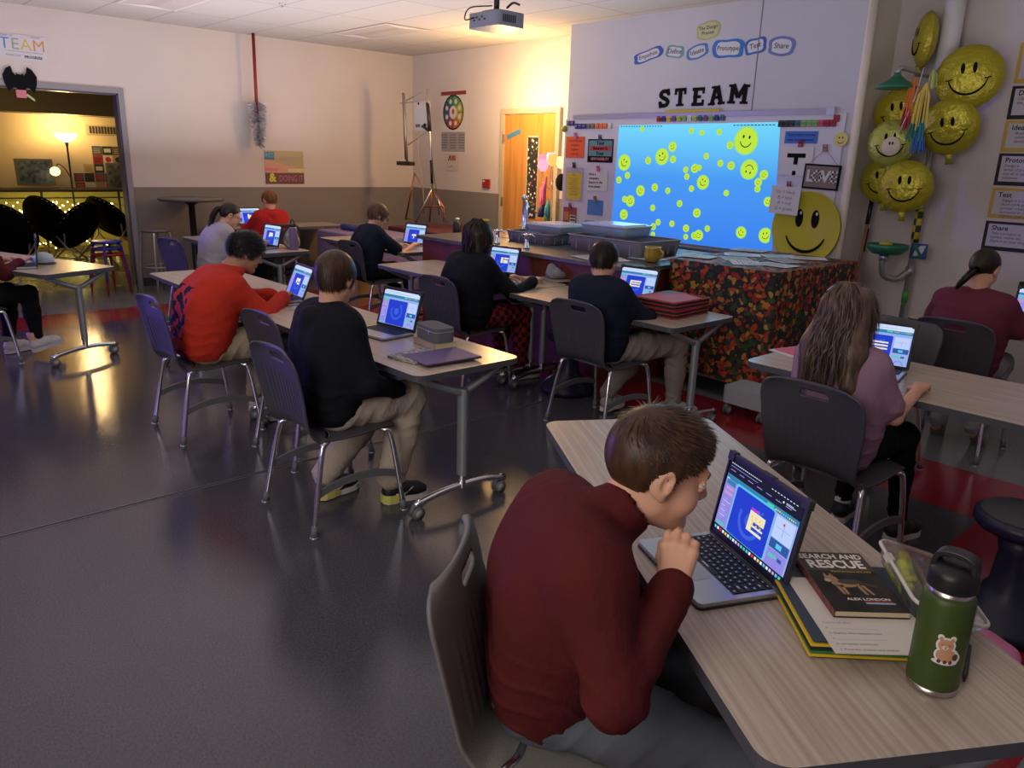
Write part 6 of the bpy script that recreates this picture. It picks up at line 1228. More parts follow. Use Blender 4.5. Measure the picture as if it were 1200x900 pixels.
for i, c in enumerate(['red', 'blue', 'yellow', 'purple', 'lime', 'green', 'white', 'lime', 'teal', 'purple', 'green', 'blue', 'teal']): magnet(-5.05+.061*i, 2.072, c, '%s magnet block in the mixed row below the black letters' % c)
for i, c in enumerate(['black', 'black', 'black', 'teal', 'green', 'green', 'green', 'pink', 'red', 'red']): magnet(-3.72+.0525*i, 2.012, c, '%s magnet block in the row above the quote slip' % c)
magnet(-3.225, 2.05, 'red', 'red magnet block alone at the upper right corner of the whiteboard')
t = wallthing('yellow_strip', 'thin yellow strip on the rail below the black letters', 'strip', -4.66, 2.136, off=.036); sheet(t, .62, .026, mat('strip_yellow', (.5, .36, .03), .6), 'strip')
# right wall posters
PB = mat('poster_black', (.015, .014, .017), .7); PY = mat('poster_yellow', (.55, .36, .06), .7); PW = mat('poster_face', (.52, .50, .58), .8)
for ttl, z0_, z1, dk, ls in (('Share', 1.065, 1.29, True, ['Take a product to', 'market, online etc.', 'Share it on your blog']), ('Test', 1.315, 1.545, False, ['Engage in a continuous', 'short-cycle innovation', 'process creating', 'successful to continually', 'improve your designs']), ('Prototype', 1.565, 1.805, True, ['Design a', 'series of prototypes', 'test all or part of', 'solutions']), ('Ideate', 1.815, 2.045, False, ['Brainstorm', 'solutions', 'develop']), ('Define', 2.055, 2.295, True, ['Clearly state', 'the problem']), ('Empathize', 2.315, 2.60, False, ['Understand', 'the people'])):
    t = wallthing('process_poster', '%s poster headed %s in the column on the right wall' % ('black' if dk else 'yellow', ttl), 'poster', -1.80, (z0_+z1)/2, 'b', .004, group='design process posters'); H_ = z1-z0_; sheet(t, .70, H_, PB if dk else PY, 'border'); q = MB(); q.prism([(-.325, -H_/2+.03), (.325, -H_/2+.03), (.325, H_/2-.09), (.16, H_/2-.02), (-.325, H_/2-.02)], .002, .003, PW); q.build('panel', t); q = MB(); q.text(ttl, .052, M_ink, None, -.30, H_/2-.052, .0034, 'LEFT', offset=.0008)
    for k, l_ in enumerate(ls): q.text(l_, .029, M_inkgrey, None, -.30+(.03 if not dk else 0), H_/2-.092-.030*k, .0034, 'LEFT', offset=.0004, shear=.2)
    q.build('lettering', t)
# balloons
M_foil = mat('gold_foil', (.44, .39, .025), .30, .35, bump=(17, .8)); M_foil2 = mat('lime_foil', (.40, .44, .08), .30, .35, bump=(17, .7))
def balloon(lb, x, y, z, r, yaw, roll=0, m=None, pitch=0):
    t = thing('foil_balloon', lb, 'balloon', (x, y, z), 0, 'smiling foil balloons'); e = Matrix.Rotation(R(yaw), 3, 'Z') @ Euler(wallrot('-y')).to_matrix() @ Matrix.Rotation(R(pitch), 3, 'X') @ Matrix.Rotation(R(roll), 3, 'Z'); t.rotation_euler = e.to_euler(); m = m or M_foil
    vs = []; fs = []; nr, na = 14, 64; d = .36
    zz = lambda rho: r*d*max(0, 1-rho**2.2)**.62
    for sgn in (1, -1):
        o_ = len(vs); vs.append((0, 0, sgn*r*d))
        for i in range(1, nr+1):
            rho = i/nr
            for k in range(na):
                a = 6.2832*k/na; pk = 1-.012*(1+math.sin(a*22))*rho**6; rip = .018*r*math.sin(a*22)*rho**5*(1-rho)*4
                vs.append((r*rho*pk*math.cos(a), r*rho*pk*math.sin(a), sgn*(zz(rho)+rip)))
        for k in range(na): f_ = (o_, o_+1+k, o_+1+(k+1) % na); fs.append(f_ if sgn > 0 else f_[::-1])
        for i in range(nr-1):
            for k in range(na): a_ = o_+1+i*na; f_ = (a_+k, a_+na+k, a_+na+(k+1) % na, a_+(k+1) % na); fs.append(f_ if sgn > 0 else f_[::-1])
    q = MB(); q.add(vs, fs, m, True); q.build('foil', t); q = MB(); q.tube([(0, -r*.95, 0), (0, -r*1.12, 0), (0, -r*1.3, 0)], [.035, .022, .028], m, 12); q.build('neck', t)
    face(t, r, .003, eye=(.17, .25, .062, .165), sm=(.56, .02, 193, 347), w=.035, bulge=lambda x_, y_: zz(min(1, math.hypot(x_, y_)/r)), ends=True)
balloon('topmost gold smiling balloon, seen nearly edge-on beside the white pipe', -2.76, 6.80, 2.65, .21, -56, -14); balloon('large gold smiling balloon to the right of the white pipe', -2.37, 6.74, 2.345, .235, 14, 4); balloon('gold smiling balloon half behind the green shower head', -2.875, 6.80, 2.10, .198, 8, 8); balloon('gold smiling balloon right of the coloured tassels', -2.44, 6.72, 1.985, .215, 10, 6, None, 14)
balloon('lime green smiling balloon behind the white disc', -2.80, 6.58, 1.86, .185, 10, 4, M_foil2); balloon('lower left gold smiling balloon above the eyewash bowl', -2.885, 6.74, 1.57, .19, 6, 8); balloon('lowest gold smiling balloon over the checkered pipe', -2.63, 6.56, 1.53, .205, 12, 2)
# safety shower
M_gr = mat('safety_green', (.02, .16, .09), .35); M_galv = mat('galvanised', (.45, .46, .47), .35, .8)
t = thing('safety_shower', 'emergency shower and eyewash stand with green head and bowl', 'safety shower', (-2.60, 6.75, 0)); q = MB(); q.cyl((0, .10, 0), (0, .10, 2.44), .021, M_galv, 14); q.lathe([(.09, 0), (.09, .012), (.03, .02)], M_galv, 20, M=Matrix.Translation((0, .10, 0))); q.build('standpipe', t)
q = MB(); q.cyl((0, .10, 2.42), (0, .10, CH), .075, mat('pipe_cover', (.66, .66, .66), .5), 28); q.build('pipe_cover', t)
q = MB(); q.tube(spline([(0, .10, 2.34), (-.06, -.05, 2.37), (-.15, -.26, 2.405), (-.175, -.30, 2.40), (-.18, -.31, 2.36)], 6), .019, M_galv, 12); q.build('arm', t)
q = MB(); q.lathe([(.022, 2.375), (.026, 2.355), (.05, 2.335), (.075, 2.315), (.135, 2.285), (.15, 2.268), (.148, 2.258), (.0, 2.262)], M_gr, 40, M=Matrix.Translation((-.18, -.31, 0)), cap=False); q.build('shower_head', t)
q = MB(); q.lathe([(.03, .985), (.11, .99), (.155, 1.03), (.165, 1.065), (.158, 1.068), (.145, 1.04), (.10, 1.005), (0, 1.0)], M_gr, 40, M=Matrix.Translation((-.115, -.14, 0)), cap=False); q.build('eyewash_bowl', t)
q = MB(); q.lathe([(.05, 1.06), (.055, 1.075), (.02, 1.09), (0, 1.09)], mat('spray_yellow', (.5, .42, .03), .5), 18, M=Matrix.Translation((-.125, -.15, 0))); q.build('spray_head', t)
q = MB(); q.tube(spline([(-.13, -.14, .985), (-.135, -.13, .88), (-.12, -.09, .80), (-.06, .0, .775), (-.02, .06, .82), (0, .10, .85)], 6), .026, M_galv, 12); q.cyl((-.13, -.14, .93), (-.13, -.14, .985), .036, M_galv, 16); q.cyl((0, .10, .80), (0, .10, .88), .034, M_galv, 14); q.build('drain_trap', t)
M_cyb = mat('checker_yb', (.5, .4, .02), .6); N, L, b = nodes_of(M_cyb); tc = N.new('ShaderNodeTexCoord'); ck = N.new('ShaderNodeTexChecker'); ck.inputs['Scale'].default_value = 18; ck.inputs['Color1'].default_value = (.55, .42, .02, 1); ck.inputs['Color2'].default_value = (.015, .05, .025, 1); L.new(tc.outputs['Object'], ck.inputs['Vector']); L.new(ck.outputs['Color'], b.inputs['Base Color'])
q = MB(); q.cyl((0, .10, 1.08), (0, .10, 1.36), .031, M_cyb, 16); q.build('checkered_wrap', t); q = MB(); q.cyl((0, .10, .58), (0, .10, .68), .025, mat('green_tape', (.06, .30, .05), .6), 14); q.build('tape', t); q = MB(); q.tube([(0, .10, .99), (.04, .06, .985), (.07, .05, .995)], .012, M_chrome, 8); q.build('valve', t)
q = MB(); q.box((.075, .02, 1.02), (.13, .006, .125), mat('tag_blue', (.02, .06, .20), .5)); q.prism([(-.05, -.05), (.02, -.02), (.045, .05), (.0, .045), (-.04, .0)], 0, .001, mat('tag_white', (.5, .55, .65), .6), M=frame((.085, .0155, 1.02), (1, 0, 0), (0, 0, 1))); q.prism([(-.055, -.055), (.03, -.055), (.03, -.04), (-.055, -.04)], .001, .002, M_gr, M=frame((.075, .0155, 1.02), (1, 0, 0), (0, 0, 1))); q.prism([(-.05, .05), (-.02, .05), (.04, -.04), (.01, -.04)], .001, .002, M_gr, M=frame((.075, .0155, 1.02), (1, 0, 0), (0, 0, 1))); q.build('push_sign', t)
# tassels and disc
t = thing('tassel_garland', 'rainbow tassel garland hanging from the shower arm', 'garland', (-2.58, 6.42, 2.38)); r9_ = random.Random(2)
for nm, x, z, l_, w_, cc in (('orange', -.055, -.05, .27, .05, (.62, .17, .04)), ('red', -.075, -.24, .17, .045, (.35, .03, .05)), ('yellow', .035, -.09, .30, .065, (.62, .50, .10)), ('green', -.0, -.34, .17, .055, (.03, .20, .14)), ('teal', .045, -.35, .15, .04, (.03, .22, .30)), ('blue', .045, -.44, .14, .05, (.05, .14, .45)), ('lime', .07, .0, .12, .03, (.40, .50, .16))):
    q = MB(); mm = mat('tassel_'+nm, cc, .8)
    for k in range(16): dx = r9_.uniform(-1, 1)*w_; dy = r9_.uniform(-.03, .03); q.tube([(x, 0, z), (x+dx*.7, dy*.7, z-l_*.3), (x+dx, dy, z-l_*(.85+.3*r9_.random()))], [.004, .006, .005], mm, 5)
    q.build('tassel', t)
q = MB(); q.tube([(-.02, .04, .02), (-.03, -.01, -.2), (-.11, -.01, -.46)], .004, M_white, 6); q.build('cord', t)
t = thing('smiley_disc', 'small cream disc with two eyes hanging in front of the lime balloon', 'disc', (-2.70, 6.34, 1.83), 0, None, wallrot('-y')); q = MB(); q.lathe([(0, -.006), (.068, -.006), (.072, 0), (.068, .006), (0, .006)], mat('disc_cream', (.55, .48, .36), .6), 30, cap=False); q.build('disc', t)
for s in (-1, 1): q = MB(); q.disc((s*.011, .022), .013, .0066, M_ink, sx=.55); q.build('eye', t)
q = MB(); q.tube([(0, .06, 0), (.01, .12, .0)], .003, M_white, 6); q.build('cord', t)
for (x, y, lb, mp_, top) in ((-3.01, 6.86, 'long pole with a black grip leaning in the corner by the whiteboard', M_silver, 1.40), (-2.99, 6.80, 'wooden broom handle with a pink band leaning in the corner', mat('broom_wood', (.30, .15, .07), .5), 1.20), (-3.04, 6.92, 'thin steel pole leaning behind the wooden broom handle', M_galv, 1.16)):
    t = thing('pole', lb, 'pole', (x, y, 0)); q = MB(); q.tube([(-.03, -.10, .0), (.0, .0, top)], .013, mp_, 10); q.build('shaft', t)
    q = MB(); q.tube([(-.004, -.012, top-.2), (.0, .0, top)], .019, M_black if top != 1.20 else mat('band_pink', (.55, .15, .25), .6), 10) if top != 1.20 else q.tube([(-.0125, -.042, .70), (-.009, -.032, .80)], .016, mat('band_pink', (.55, .15, .25), .6), 10); q.build('grip', t)
# back wall
t = wallthing('wheel_poster', 'tall white poster with a colour wheel on the far wall', 'poster', -9.115, 2.12, 'b'); sheet(t, .60, .84, M_white, 'sheet'); q = MB(); q.box((0, .385, .0024), (.57, .05, .001), mat('poster_band', (.25, .03, .04), .7)); q.build('heading', t); q = MB(); WC = [(.35, .40, .05), (.10, .30, .12), (.03, .16, .14), (.03, .08, .22), (.10, .06, .2), (.30, .05, .05), (.55, .12, .03), (.50, .35, .05)]
q.disc((0, .13), .235, .0024, M_ink, n=40)
for k in range(8):
    a0, a1 = 6.2832*k/8+.02, 6.2832*(k+1)/8-.02; q.quad([(.095*math.cos(a0), .13+.095*math.sin(a0), .003)]+[(.215*math.cos(a0+(a1-a0)*j/8), .13+.215*math.sin(a0+(a1-a0)*j/8), .003) for j in range(9)]+[(.095*math.cos(a1), .13+.095*math.sin(a1), .003)], mat('wheel_%d' % k, WC[k], .7)); am = (a0+a1)/2; q.disc((.155*math.cos(am), .13+.155*math.sin(am)), .032, .0034, M_white, n=14)
q.disc((0, .13), .088, .0034, M_white, n=24); q.disc((0, .14), .035, .0038, mat('wheel_pin', (.45, .06, .05), .7), sx=.8); q.build('colour_wheel', t)
q = MB(); q.rect(-.27, -.40, .27, -.13, .0024, mat('table_grey', (.33, .30, .33), .8)); [q.box((-.20+.2*(k % 3), -.17-.035*(k//3), .0028), (.14, .012, .0005), M_inkgrey) for k in range(18)]; q.build('table_print', t)
t = wallthing('note_paper', 'small paper with painted letters below the colour wheel poster', 'paper', -9.14, 1.58, 'b', .006, 2); sheet(t, .30, .235, mat('paper_warm', (.60, .52, .48), .8)); q = MB(); q.tube([(-.07, .02, .003), (-.03, .09, .003), (-.01, .02, .003)], .008, M_ink, 5); [q.tube([(.02+.03*k, .09, .003), (.03+.03*k, .02, .003)], .009, mat('paint_red', (.35, .03, .04), .7), 5) for k in range(3)]; q.tube([(-.09, -.05, .003), (-.05, -.075, .003), (0, -.05, .003), (.04, -.07, .003)], .004, M_inkgrey, 5); q.build('lettering', t)
t = wallthing('alarm_plate', 'small red alarm plate on the far wall beside the oak door', 'alarm', -8.35, 1.315, 'b'); q = MB(); q.box((0, 0, .012), (.145, .115, .024), mat('alarm_red', (.30, .012, .015), .5)); q.build('plate', t, bevel=.004); q = MB(); q.rect(-.06, .02, -.02, .045, .0245, M_white); q.build('label', t)
q = MB(); q.box((0, 0, .001), (.26, .055, .002), mat('door_sticker', (.05, .22, .45), .6)); o = q.build('blue_strip', None, (-7.80, YB-.029, 1.955), (R(90), R(-17), 0)); tag(o, 'slanted blue strip stuck to the upper part of the oak door', 'sticker')
# wire frame on the maroon table
t = thing('wire_frame_stand', 'wire and copper frame with a white board standing on the maroon table', 'stand', (-8.75, 6.30, .74)); M_cop = mat('copper_pipe', (.48, .17, .07), .3, .8); T0 = Vector((-8.75, 6.30, .74)); V3 = lambda x, z, y=6.30: Vector((x, y, z))-T0
q = MB(); q.tube([V3(-9.27, 2.45), V3(-9.20, 1.57)], .018, M_galv, 10); q.tube([V3(-9.29, 2.46), V3(-9.24, 1.60)], .010, M_black, 8); q.build('side_post', t); q = MB(); q.box(V3(-9.235, 1.545), (.31, .10, .055), M_black); q.build('foot_block', t, bevel=.006)
q = MB(); q.tube([V3(-8.72, 2.49), V3(-8.70, 2.2), V3(-8.67, 1.95), V3(-8.63, 1.45), V3(-8.61, 1.2)], .014, M_galv, 10); q.tube([V3(-8.72, 2.32), V3(-8.67, 1.96)], .025, M_black, 8); q.tube([V3(-8.645, 1.60), V3(-8.62, 1.30)], .018, M_black, 8); q.tube([V3(-8.69, 1.97), V3(-8.84, 2.03)], .018, M_black, 8); q.build('main_post', t)
q = MB(); q.tube([V3(-9.22, 2.36), V3(-8.72, 2.48)], .007, M_galv, 6); q.tube([V3(-9.36, 2.33), V3(-8.75, 2.345)], .006, M_galv, 6); q.tube([V3(-9.17, 1.79), V3(-8.69, 1.98)], .007, M_galv, 6); q.build('cross_wire', t)
q = MB(); q.box(V3(-8.93, 2.16, 6.36), (.36, .01, .36), mat('board_white', (.62, .58, .58), .6)); q.build('white_board', t); q = MB(); q.disc((0, 0), .03, 0, M_ink, M=frame(V3(-8.86, 2.04, 6.352), (1, 0, 0), (0, 0, 1))); q.disc((0, 0), .018, 0, M_ink, M=frame(V3(-9.0, 2.32, 6.352), (1, 0, 0), (0, 0, 1))); q.box(V3(-9.02, 2.04, 6.354), (.1, .002, .04), M_inkgrey); q.build('board_mark', t)
q = MB(); q.tube([V3(-9.02, 1.42), V3(-9.25, .78)], .012, M_cop, 8); q.tube([V3(-9.02, 1.42), V3(-8.85, 1.25), V3(-8.82, .90)], .006, M_cop, 8); q.tube([V3(-8.61, 1.25), V3(-8.68, .80)], .014, M_cop, 8); q.tube([V3(-8.61, 1.25), V3(-8.36, 1.0), V3(-8.36, .82)], .010, M_cop, 8); q.tube([V3(-8.82, .99), V3(-8.36, 1.02)], .012, M_cop, 8); q.tube([V3(-8.61, 1.25), V3(-8.42, .79, 6.42)], .010, M_galv, 8); q.tube([V3(-9.25, .80), V3(-9.0, .80)], .008, M_cop, 8); q.tube([V3(-8.61, 1.25), V3(-8.80, .78, 6.15)], .012, M_galv, 8); q.build('copper_leg', t)
q = MB(); q.tube(spline([V3(-8.92, 1.95), V3(-8.93, 1.60), V3(-8.84, 1.35), V3(-8.80, .95)], 6), .006, mat('cable_cream', (.5, .42, .3), .6), 6); q.tube(spline([V3(-8.66, 1.9), V3(-8.60, 1.5), V3(-8.52, 1.2), V3(-8.46, .9)], 6), .005, M_black, 6); q.build('cable', t)
# floor lamp by the door
t = thing('floor_lamp', 'multi-arm floor lamp with glowing coloured shades in front of the oak door', 'lamp', (-6.80, 6.75, 0)); M_pole = mat('lamp_pole', (.55, .50, .42), .3, .7); q = MB(); q.lathe([(.14, 0), (.14, .02), (.02, .03)], M_pole, 24); q.build('base', t); q = MB(); q.cyl((0, 0, .02), (0, 0, 1.42), .012, M_pole, 10); q.build('pole', t)
LS = [(-.14, -.03, 1.66, (1., .30, .40)), (-.06, .02, 1.68, (.45, .85, .95)), (.03, -.04, 1.665, (1., .50, .12)), (.11, .02, 1.64, (1., .80, .42)), (-.11, -.06, 1.60, (.9, .40, .55))]
for x, y, z, cc in LS:
    q = MB(); q.tube(spline([(0, 0, 1.30), (x*.9, y*.9, 1.38), (x*1.05, y, 1.48), (x, y, z-.08)], 5), .007, M_pole, 8); a = q.build('arm', t); q = MB(); q.lathe([(.018, z-.085), (.035, z-.08), (.062, z-.03), (.058, z+.02), (.045, z+.055)], emis('shade_%d' % int(z*1000), cc, 1.25), 20, M=Matrix.Translation((x, y, 0)), cap=False); q.build('shade', a)
for nm, x, z0_, z1, cc in (('pink_scarf', -.08, 1.46, 1.13, (.55, .12, .30)), ('navy_scarf', -.10, 1.16, .98, (.02, .03, .14)), ('green_scarf', .0, 1.12, .86, (.08, .22, .06)), ('teal_scarf', .01, 1.20, .98, (.04, .22, .26))):
    q = MB(); mm = mat('scarf_'+nm, cc, .8)
    for k in range(8): a = 6.28*k/8; q.tube([(x*.5, -.03, z0_), (x+.022*math.cos(a), -.045+.02*math.sin(a), (z0_+z1)/2), (x+.034*math.cos(a), -.045+.02*math.sin(a), z1)], [.008, .017, .012], mm, 6)
    o = q.build(nm, None, (-6.80, 6.72, 0)); tag(o, '%s hanging from the floor lamp by the oak door' % nm.replace('_', ' '), 'scarf')
q = MB(); q.ball((0, 0, 0), (.085, .06, .10), M_ink, 16); o = q.build('black_hat', None, (-6.64, 6.74, 1.40)); tag(o, 'black rounded hat hanging on the lamp arm beside the whiteboard', 'hat')
# left wall
t = wallthing('responsibility_poster', 'glossy rainbow poster about responsibility on the left wall', 'poster', 4.935, 1.445, 'l'); sheet(t, .56, .43, mat('poster_gold', (.45, .36, .20), .2), 'sheet'); q = MB(); q.rect(-.28, -.215, .28, -.07, .0024, mat('poster_brown', (.12, .04, .05), .4)); q.quad([(-.28, .10, .0024), (-.1, .06, .0024), (.28, -.02, .0024), (.28, -.07, .0024), (-.28, -.07, .0024)], mat('poster_rainbow', (.58, .30, .24), .3)); q.quad([(-.28, .0, .0026), (-.1, -.01, .0026), (-.1, -.05, .0026), (-.28, -.05, .0026)], mat('poster_pink', (.62, .16, .2), .3)); q.quad([(.05, -.02, .0026), (.28, -.01, .0026), (.28, -.06, .0026), (.05, -.055, .0026)], mat('poster_lime', (.55, .60, .30), .3)); q.rect(-.28, .10, -.14, .20, .0025, mat('poster_blue', (.04, .14, .30), .4)); q.build('band', t)
q = MB(); q.text('RES', .085, mat('poster_cyan', (.10, .45, .60), .5), None, -.21, .155, .003, offset=.001); q.text('PONSIBILITY', .085, mat('poster_gold2', (.30, .30, .30), .4), None, .09, .105, .003, sx=.72, offset=.001); q.text('&', .15, mat('poster_yellow2', (.62, .60, .06), .5), None, -.18, -.135, .003, offset=.006); q.text('DOING IT', .11, mat('poster_mauve', (.36, .12, .22), .5), None, .09, -.145, .003, sx=.72, offset=.003); q.build('lettering', t)
t = thing('tinsel_duster', 'red pole hanging from the ceiling with a shaggy silver tinsel end', 'decoration', (-9.93, 4.52, CH)); q = MB(); q.cyl((0, 0, 0), (0, -.01, -.95), .020, mat('pole_red', (.22, .012, .02), .4), 14); q.build('pole', t); q = MB(); M_tin = mat('silver_tinsel', (.62, .60, .66), .35, .5); rt = random.Random(4)
for k in range(700):
    z = -.80-.52*rt.random(); a = rt.uniform(0, 6.28); rad = .115*(1-.5*max(0, (-.95-z)/.4)); p0 = Vector((0, 0, z)); p1 = p0+Vector((math.cos(a)*rad, math.sin(a)*rad, rt.uniform(-.07, .02))); s_ = Vector((rt.uniform(-1, 1), rt.uniform(-1, 1), rt.uniform(-1, 1))).normalized()*.007; q.quad([p0-s_, p0+s_, p1+s_, p1-s_], M_tin)
stuff(q.build('tinsel', t))
t = wallthing('word_sign', 'white sign with coloured capital letters above the doorway', 'sign', 1.95, 2.63, 'l', .004, -1); sheet(t, .60, .25, mat('sign_white', (.60, .58, .66), .6)); q = MB()
for ch, x, cc in (('S', -.235, (.4, .1, .3)), ('T', -.09, (.05, .25, .60)), ('E', .005, (.30, .34, .28)), ('A', .105, (.60, .46, .08)), ('M', .225, (.60, .28, .06))): q.text(ch, .16, mat('sign_'+ch, cc, .6), None, x, .025, .0026)
q.text('A YEAR OF', .03, M_inkgrey, None, -.08, .105, .0026); q.text('MADE BY', .022, M_inkgrey, None, .2, .11, .0026); q.box((.08, -.042, .0024), (.36, .003, .0004), M_inkgrey); q.text('PROJECTS IN', .024, M_inkgrey, None, -.02, -.085, .0026); q.text('PROGRESS', .036, M_ink, None, .165, -.09, .0026, offset=.001); q.build('lettering', t)
t = wallthing('bat_decoration', 'black cut-out bat stuck over the doorway frame', 'decoration', 1.955, 2.28, 'l', .029); q = MB(); q.prism([(-.15, -.02), (-.16, .06), (-.12, .13), (-.075, .155), (-.06, .09), (-.035, .065), (-.03, .09), (-.012, .075), (.012, .075), (.03, .09), (.035, .065), (.06, .09), (.075, .155), (.12, .13), (.16, .06), (.15, -.02), (.12, -.10), (.06, -.05), (0, -.11), (-.06, -.05), (-.12, -.10)][::-1], 0, .004, M_ink); q.build('bat_shape', t); q = MB(); q.rect(-.055, -.16, .04, -.08, .006, mat('note_pink', (.62, .20, .26), .7)); q.build('pink_note', t); q = MB(); q.quad([(.03, -.13, .007), (.11, -.19, .007), (.115, -.17, .007), (.05, -.115, .007)], mat('note_green', (.45, .52, .30), .7)); q.build('green_note', t)
# projector and ceiling lights
M_pj = mat('projector_shell', (.16, .17, .21), .45); t = thing('projector', 'grey ceiling projector hanging near the top of the photo', 'projector', (-5.62, 4.80, 2.80), R(0)); q = MB(); q.prism(rrect(.42, .32, .05), -.06, .06, M_pj); q.build('housing', t, bevel=.02, seg=3); q = MB(); q.cyl((0, 0, .06), (0, 0, .25), .025, M_black, 12); q.box((0, 0, .075), (.2, .16, .02), M_black); q.build('mount', t); q = MB(); q.cyl((.08, .15, 0), (.08, .185, 0), .038, M_black, 20); q.build('lens', t)
q = MB()
for k in range(6): q.box((-.145+.035*k, -.161, .02-.02*(k % 2)), (.022, .004, .014), M_black)
q.build('port', t); q = MB()
for k in range(7): q.box((.211, -.10+.022*k, .0), (.004, .012, .06), M_black)
q.build('grille', t); q = MB(); q.tube(spline([(-.10, -.165, .02), (-.14, -.24, .0), (-.10, -.22, .09), (0, -.05, .12)], 5), .006, M_black, 6); q.tube(spline([(.16, -.02, .09), (.24, -.02, .12), (.30, 0, .10)], 4), .010, M_black, 6); q.build('cable', t)
for (x, y, lb) in ((-8.49, 5.43, 'unlit recessed ceiling light near the far corner'), (-8.49, 2.995, 'unlit recessed ceiling light above the left wall at the top edge')):
    t = thing('ceiling_light', lb, 'ceiling light', (x, y, CH)); q = MB(); P1 = rrect(1.20, .59, .004, 1); P2 = rrect(1.14, .53, .004, 1); n = len(P1); q.add([(a, b_, -.006) for a, b_ in P1]+[(a, b_, -.010) for a, b_ in P2], [(i, (i+1) % n, n+(i+1) % n, n+i) for i in range(n)], mat('light_frame', (.68, .66, .63), .5)); q.build('frame', t); q = MB()
    for s in (-1, 1): q.add([(-.57, s*.265, -.010), (.57, s*.265, -.010), (.50, s*.05, -.004), (-.50, s*.05, -.004)], [(0, 1, 2, 3)], mat('light_lens', (.52, .48, .46), .4), True)
    for s in (-1, 1): q.add([(s*.57, -.265, -.010), (s*.57, .265, -.010), (s*.46, .05, -.007), (s*.46, -.05, -.007)], [(0, 1, 2, 3)], mat('light_white', (.8, .78, .75), .4))
    q.rect(-.50, -.05, .50, .05, -.005, mat('light_lens2', (.45, .42, .40), .4)); q.build('lens', t)
t = thing('sprinkler', 'small sprinkler head on the ceiling', 'sprinkler', (-7.75, 3.85, CH)); q = MB(); q.lathe([(.035, 0), (.035, -.006), (.01, -.01), (.008, -.03), (.02, -.034), (.0, -.036)], M_silver, 14); q.build('head', t)
# ------------------------------------------------------------------ the next room
AX = -14.5
M_dark = mat('dark_frame', (.05, .045, .04), .5)
t = thing('long_desk', 'long dark desk along the wall of the next room', 'desk', (-14.1, 2.6, 0)); q = MB(); q.box((0, .0, .97), (.7, 4.6, .035), M_dark); q.build('desktop', t)
for y in (-1.0, 0.15, 1.25, 2.2): q = MB(); q.box((.28, y, .48), (.03, .03, .96), M_dark); q.build('leg', t)
q = MB(); q.box((.28, 0, .86), (.02, 4.5, .02), M_dark); q.build('rail', t)
q = MB(); pts = [(.33, -2.2+.02*i, .80+.05*math.sin(i*.21)+.03*math.sin(i*.057)) for i in range(221)]; q.tube(pts, .003, M_dark, 4); sl = thing('string_lights', 'warm string lights draped under the desk in the next room', 'lights', (-14.1, 2.6, 0)); q.build('wire', sl); q = MB(); rl_ = random.Random(8); EB = emis('bulb_warm', (1., .82, .25), 14.)
for i in range(200): p = pts[(i*7) % 221]; q.ball((p[0]+rl_.uniform(-.1, .02), p[1]+rl_.uniform(-.02, .02), p[2]-rl_.random()*.22), .011, EB, 6)
for i in range(70): q.ball((.2+rl_.uniform(-.2, .2), rl_.uniform(-2.2, 2.), .10+rl_.random()*.08), .011, EB, 6)
stuff(q.build('bulb', sl))
q = MB(); q.box((-14.44, 2.5, .5), (.02, 4.4, .9), mat('annex_panel', (.60, .52, .18), .8)); struct(q.build('trim_panel'))
t = thing('torch_lamp', 'torchiere floor lamp with a white bowl and a small reading arm in the next room', 'lamp', (-14.05, 3.24, 0)); q = MB(); q.lathe([(.13, 0), (.13, .02), (.014, .04), (.014, 1.62), (.03, 1.70)], M_dark, 20); q.build('pole', t); q = MB(); q.lathe([(.03, 1.69), (.10, 1.73), (.165, 1.82), (.16, 1.825)], emis('bowl_white', (1., .86, .92), 2.0), 32, cap=False); q.build('bowl_shade', t); q = MB(); q.tube(spline([(0, 0, 1.15), (.02, -.08, 1.30), (.03, -.16, 1.36), (.03, -.20, 1.32)], 5), .008, M_dark, 8); a = q.build('reading_arm', t); q = MB(); q.ball((.03, -.22, 1.25), (.075, .075, .07), emis('reading_shade', (1., .80, .35), 2.2), 16); q.build('reading_shade', a)
for (y, z, w, h, lb, cc) in ((2.78, 1.23, .52, .40, 'framed dark picture standing on the desk, left of the torchiere lamp', (.10, .12, .15)), (2.05, 1.13, .40, .24, 'small screen on the desk at the left edge of the doorway', (.10, .15, .20)), (4.02, 1.17, .42, .44, 'framed dark picture standing on the desk by the door jamb', (.09, .10, .11))):
    t = thing('framed_picture', lb, 'picture', (-14.2, y, z), 0, None, (R(82), 0, R(90))); q = MB(); q.box((0, 0, 0), (w, h, .03), mat('frame_grey', (.16, .14, .11), .6)); q.build('frame', t); q = MB(); q.rect(-w*.42, -h*.42, w*.42, h*.42, .017, mat('pic_%d' % int(y*100), cc, .4, var=(16, .8))); q.build('print', t)
rp = random.Random(11); PCOL = [(.03, .03, .035), (.5, .46, .38), (.35, .03, .03), (.10, .09, .08), (.45, .34, .15), (.55, .5, .42), (.06, .10, .14), (.04, .04, .04), (.32, .22, .12)]
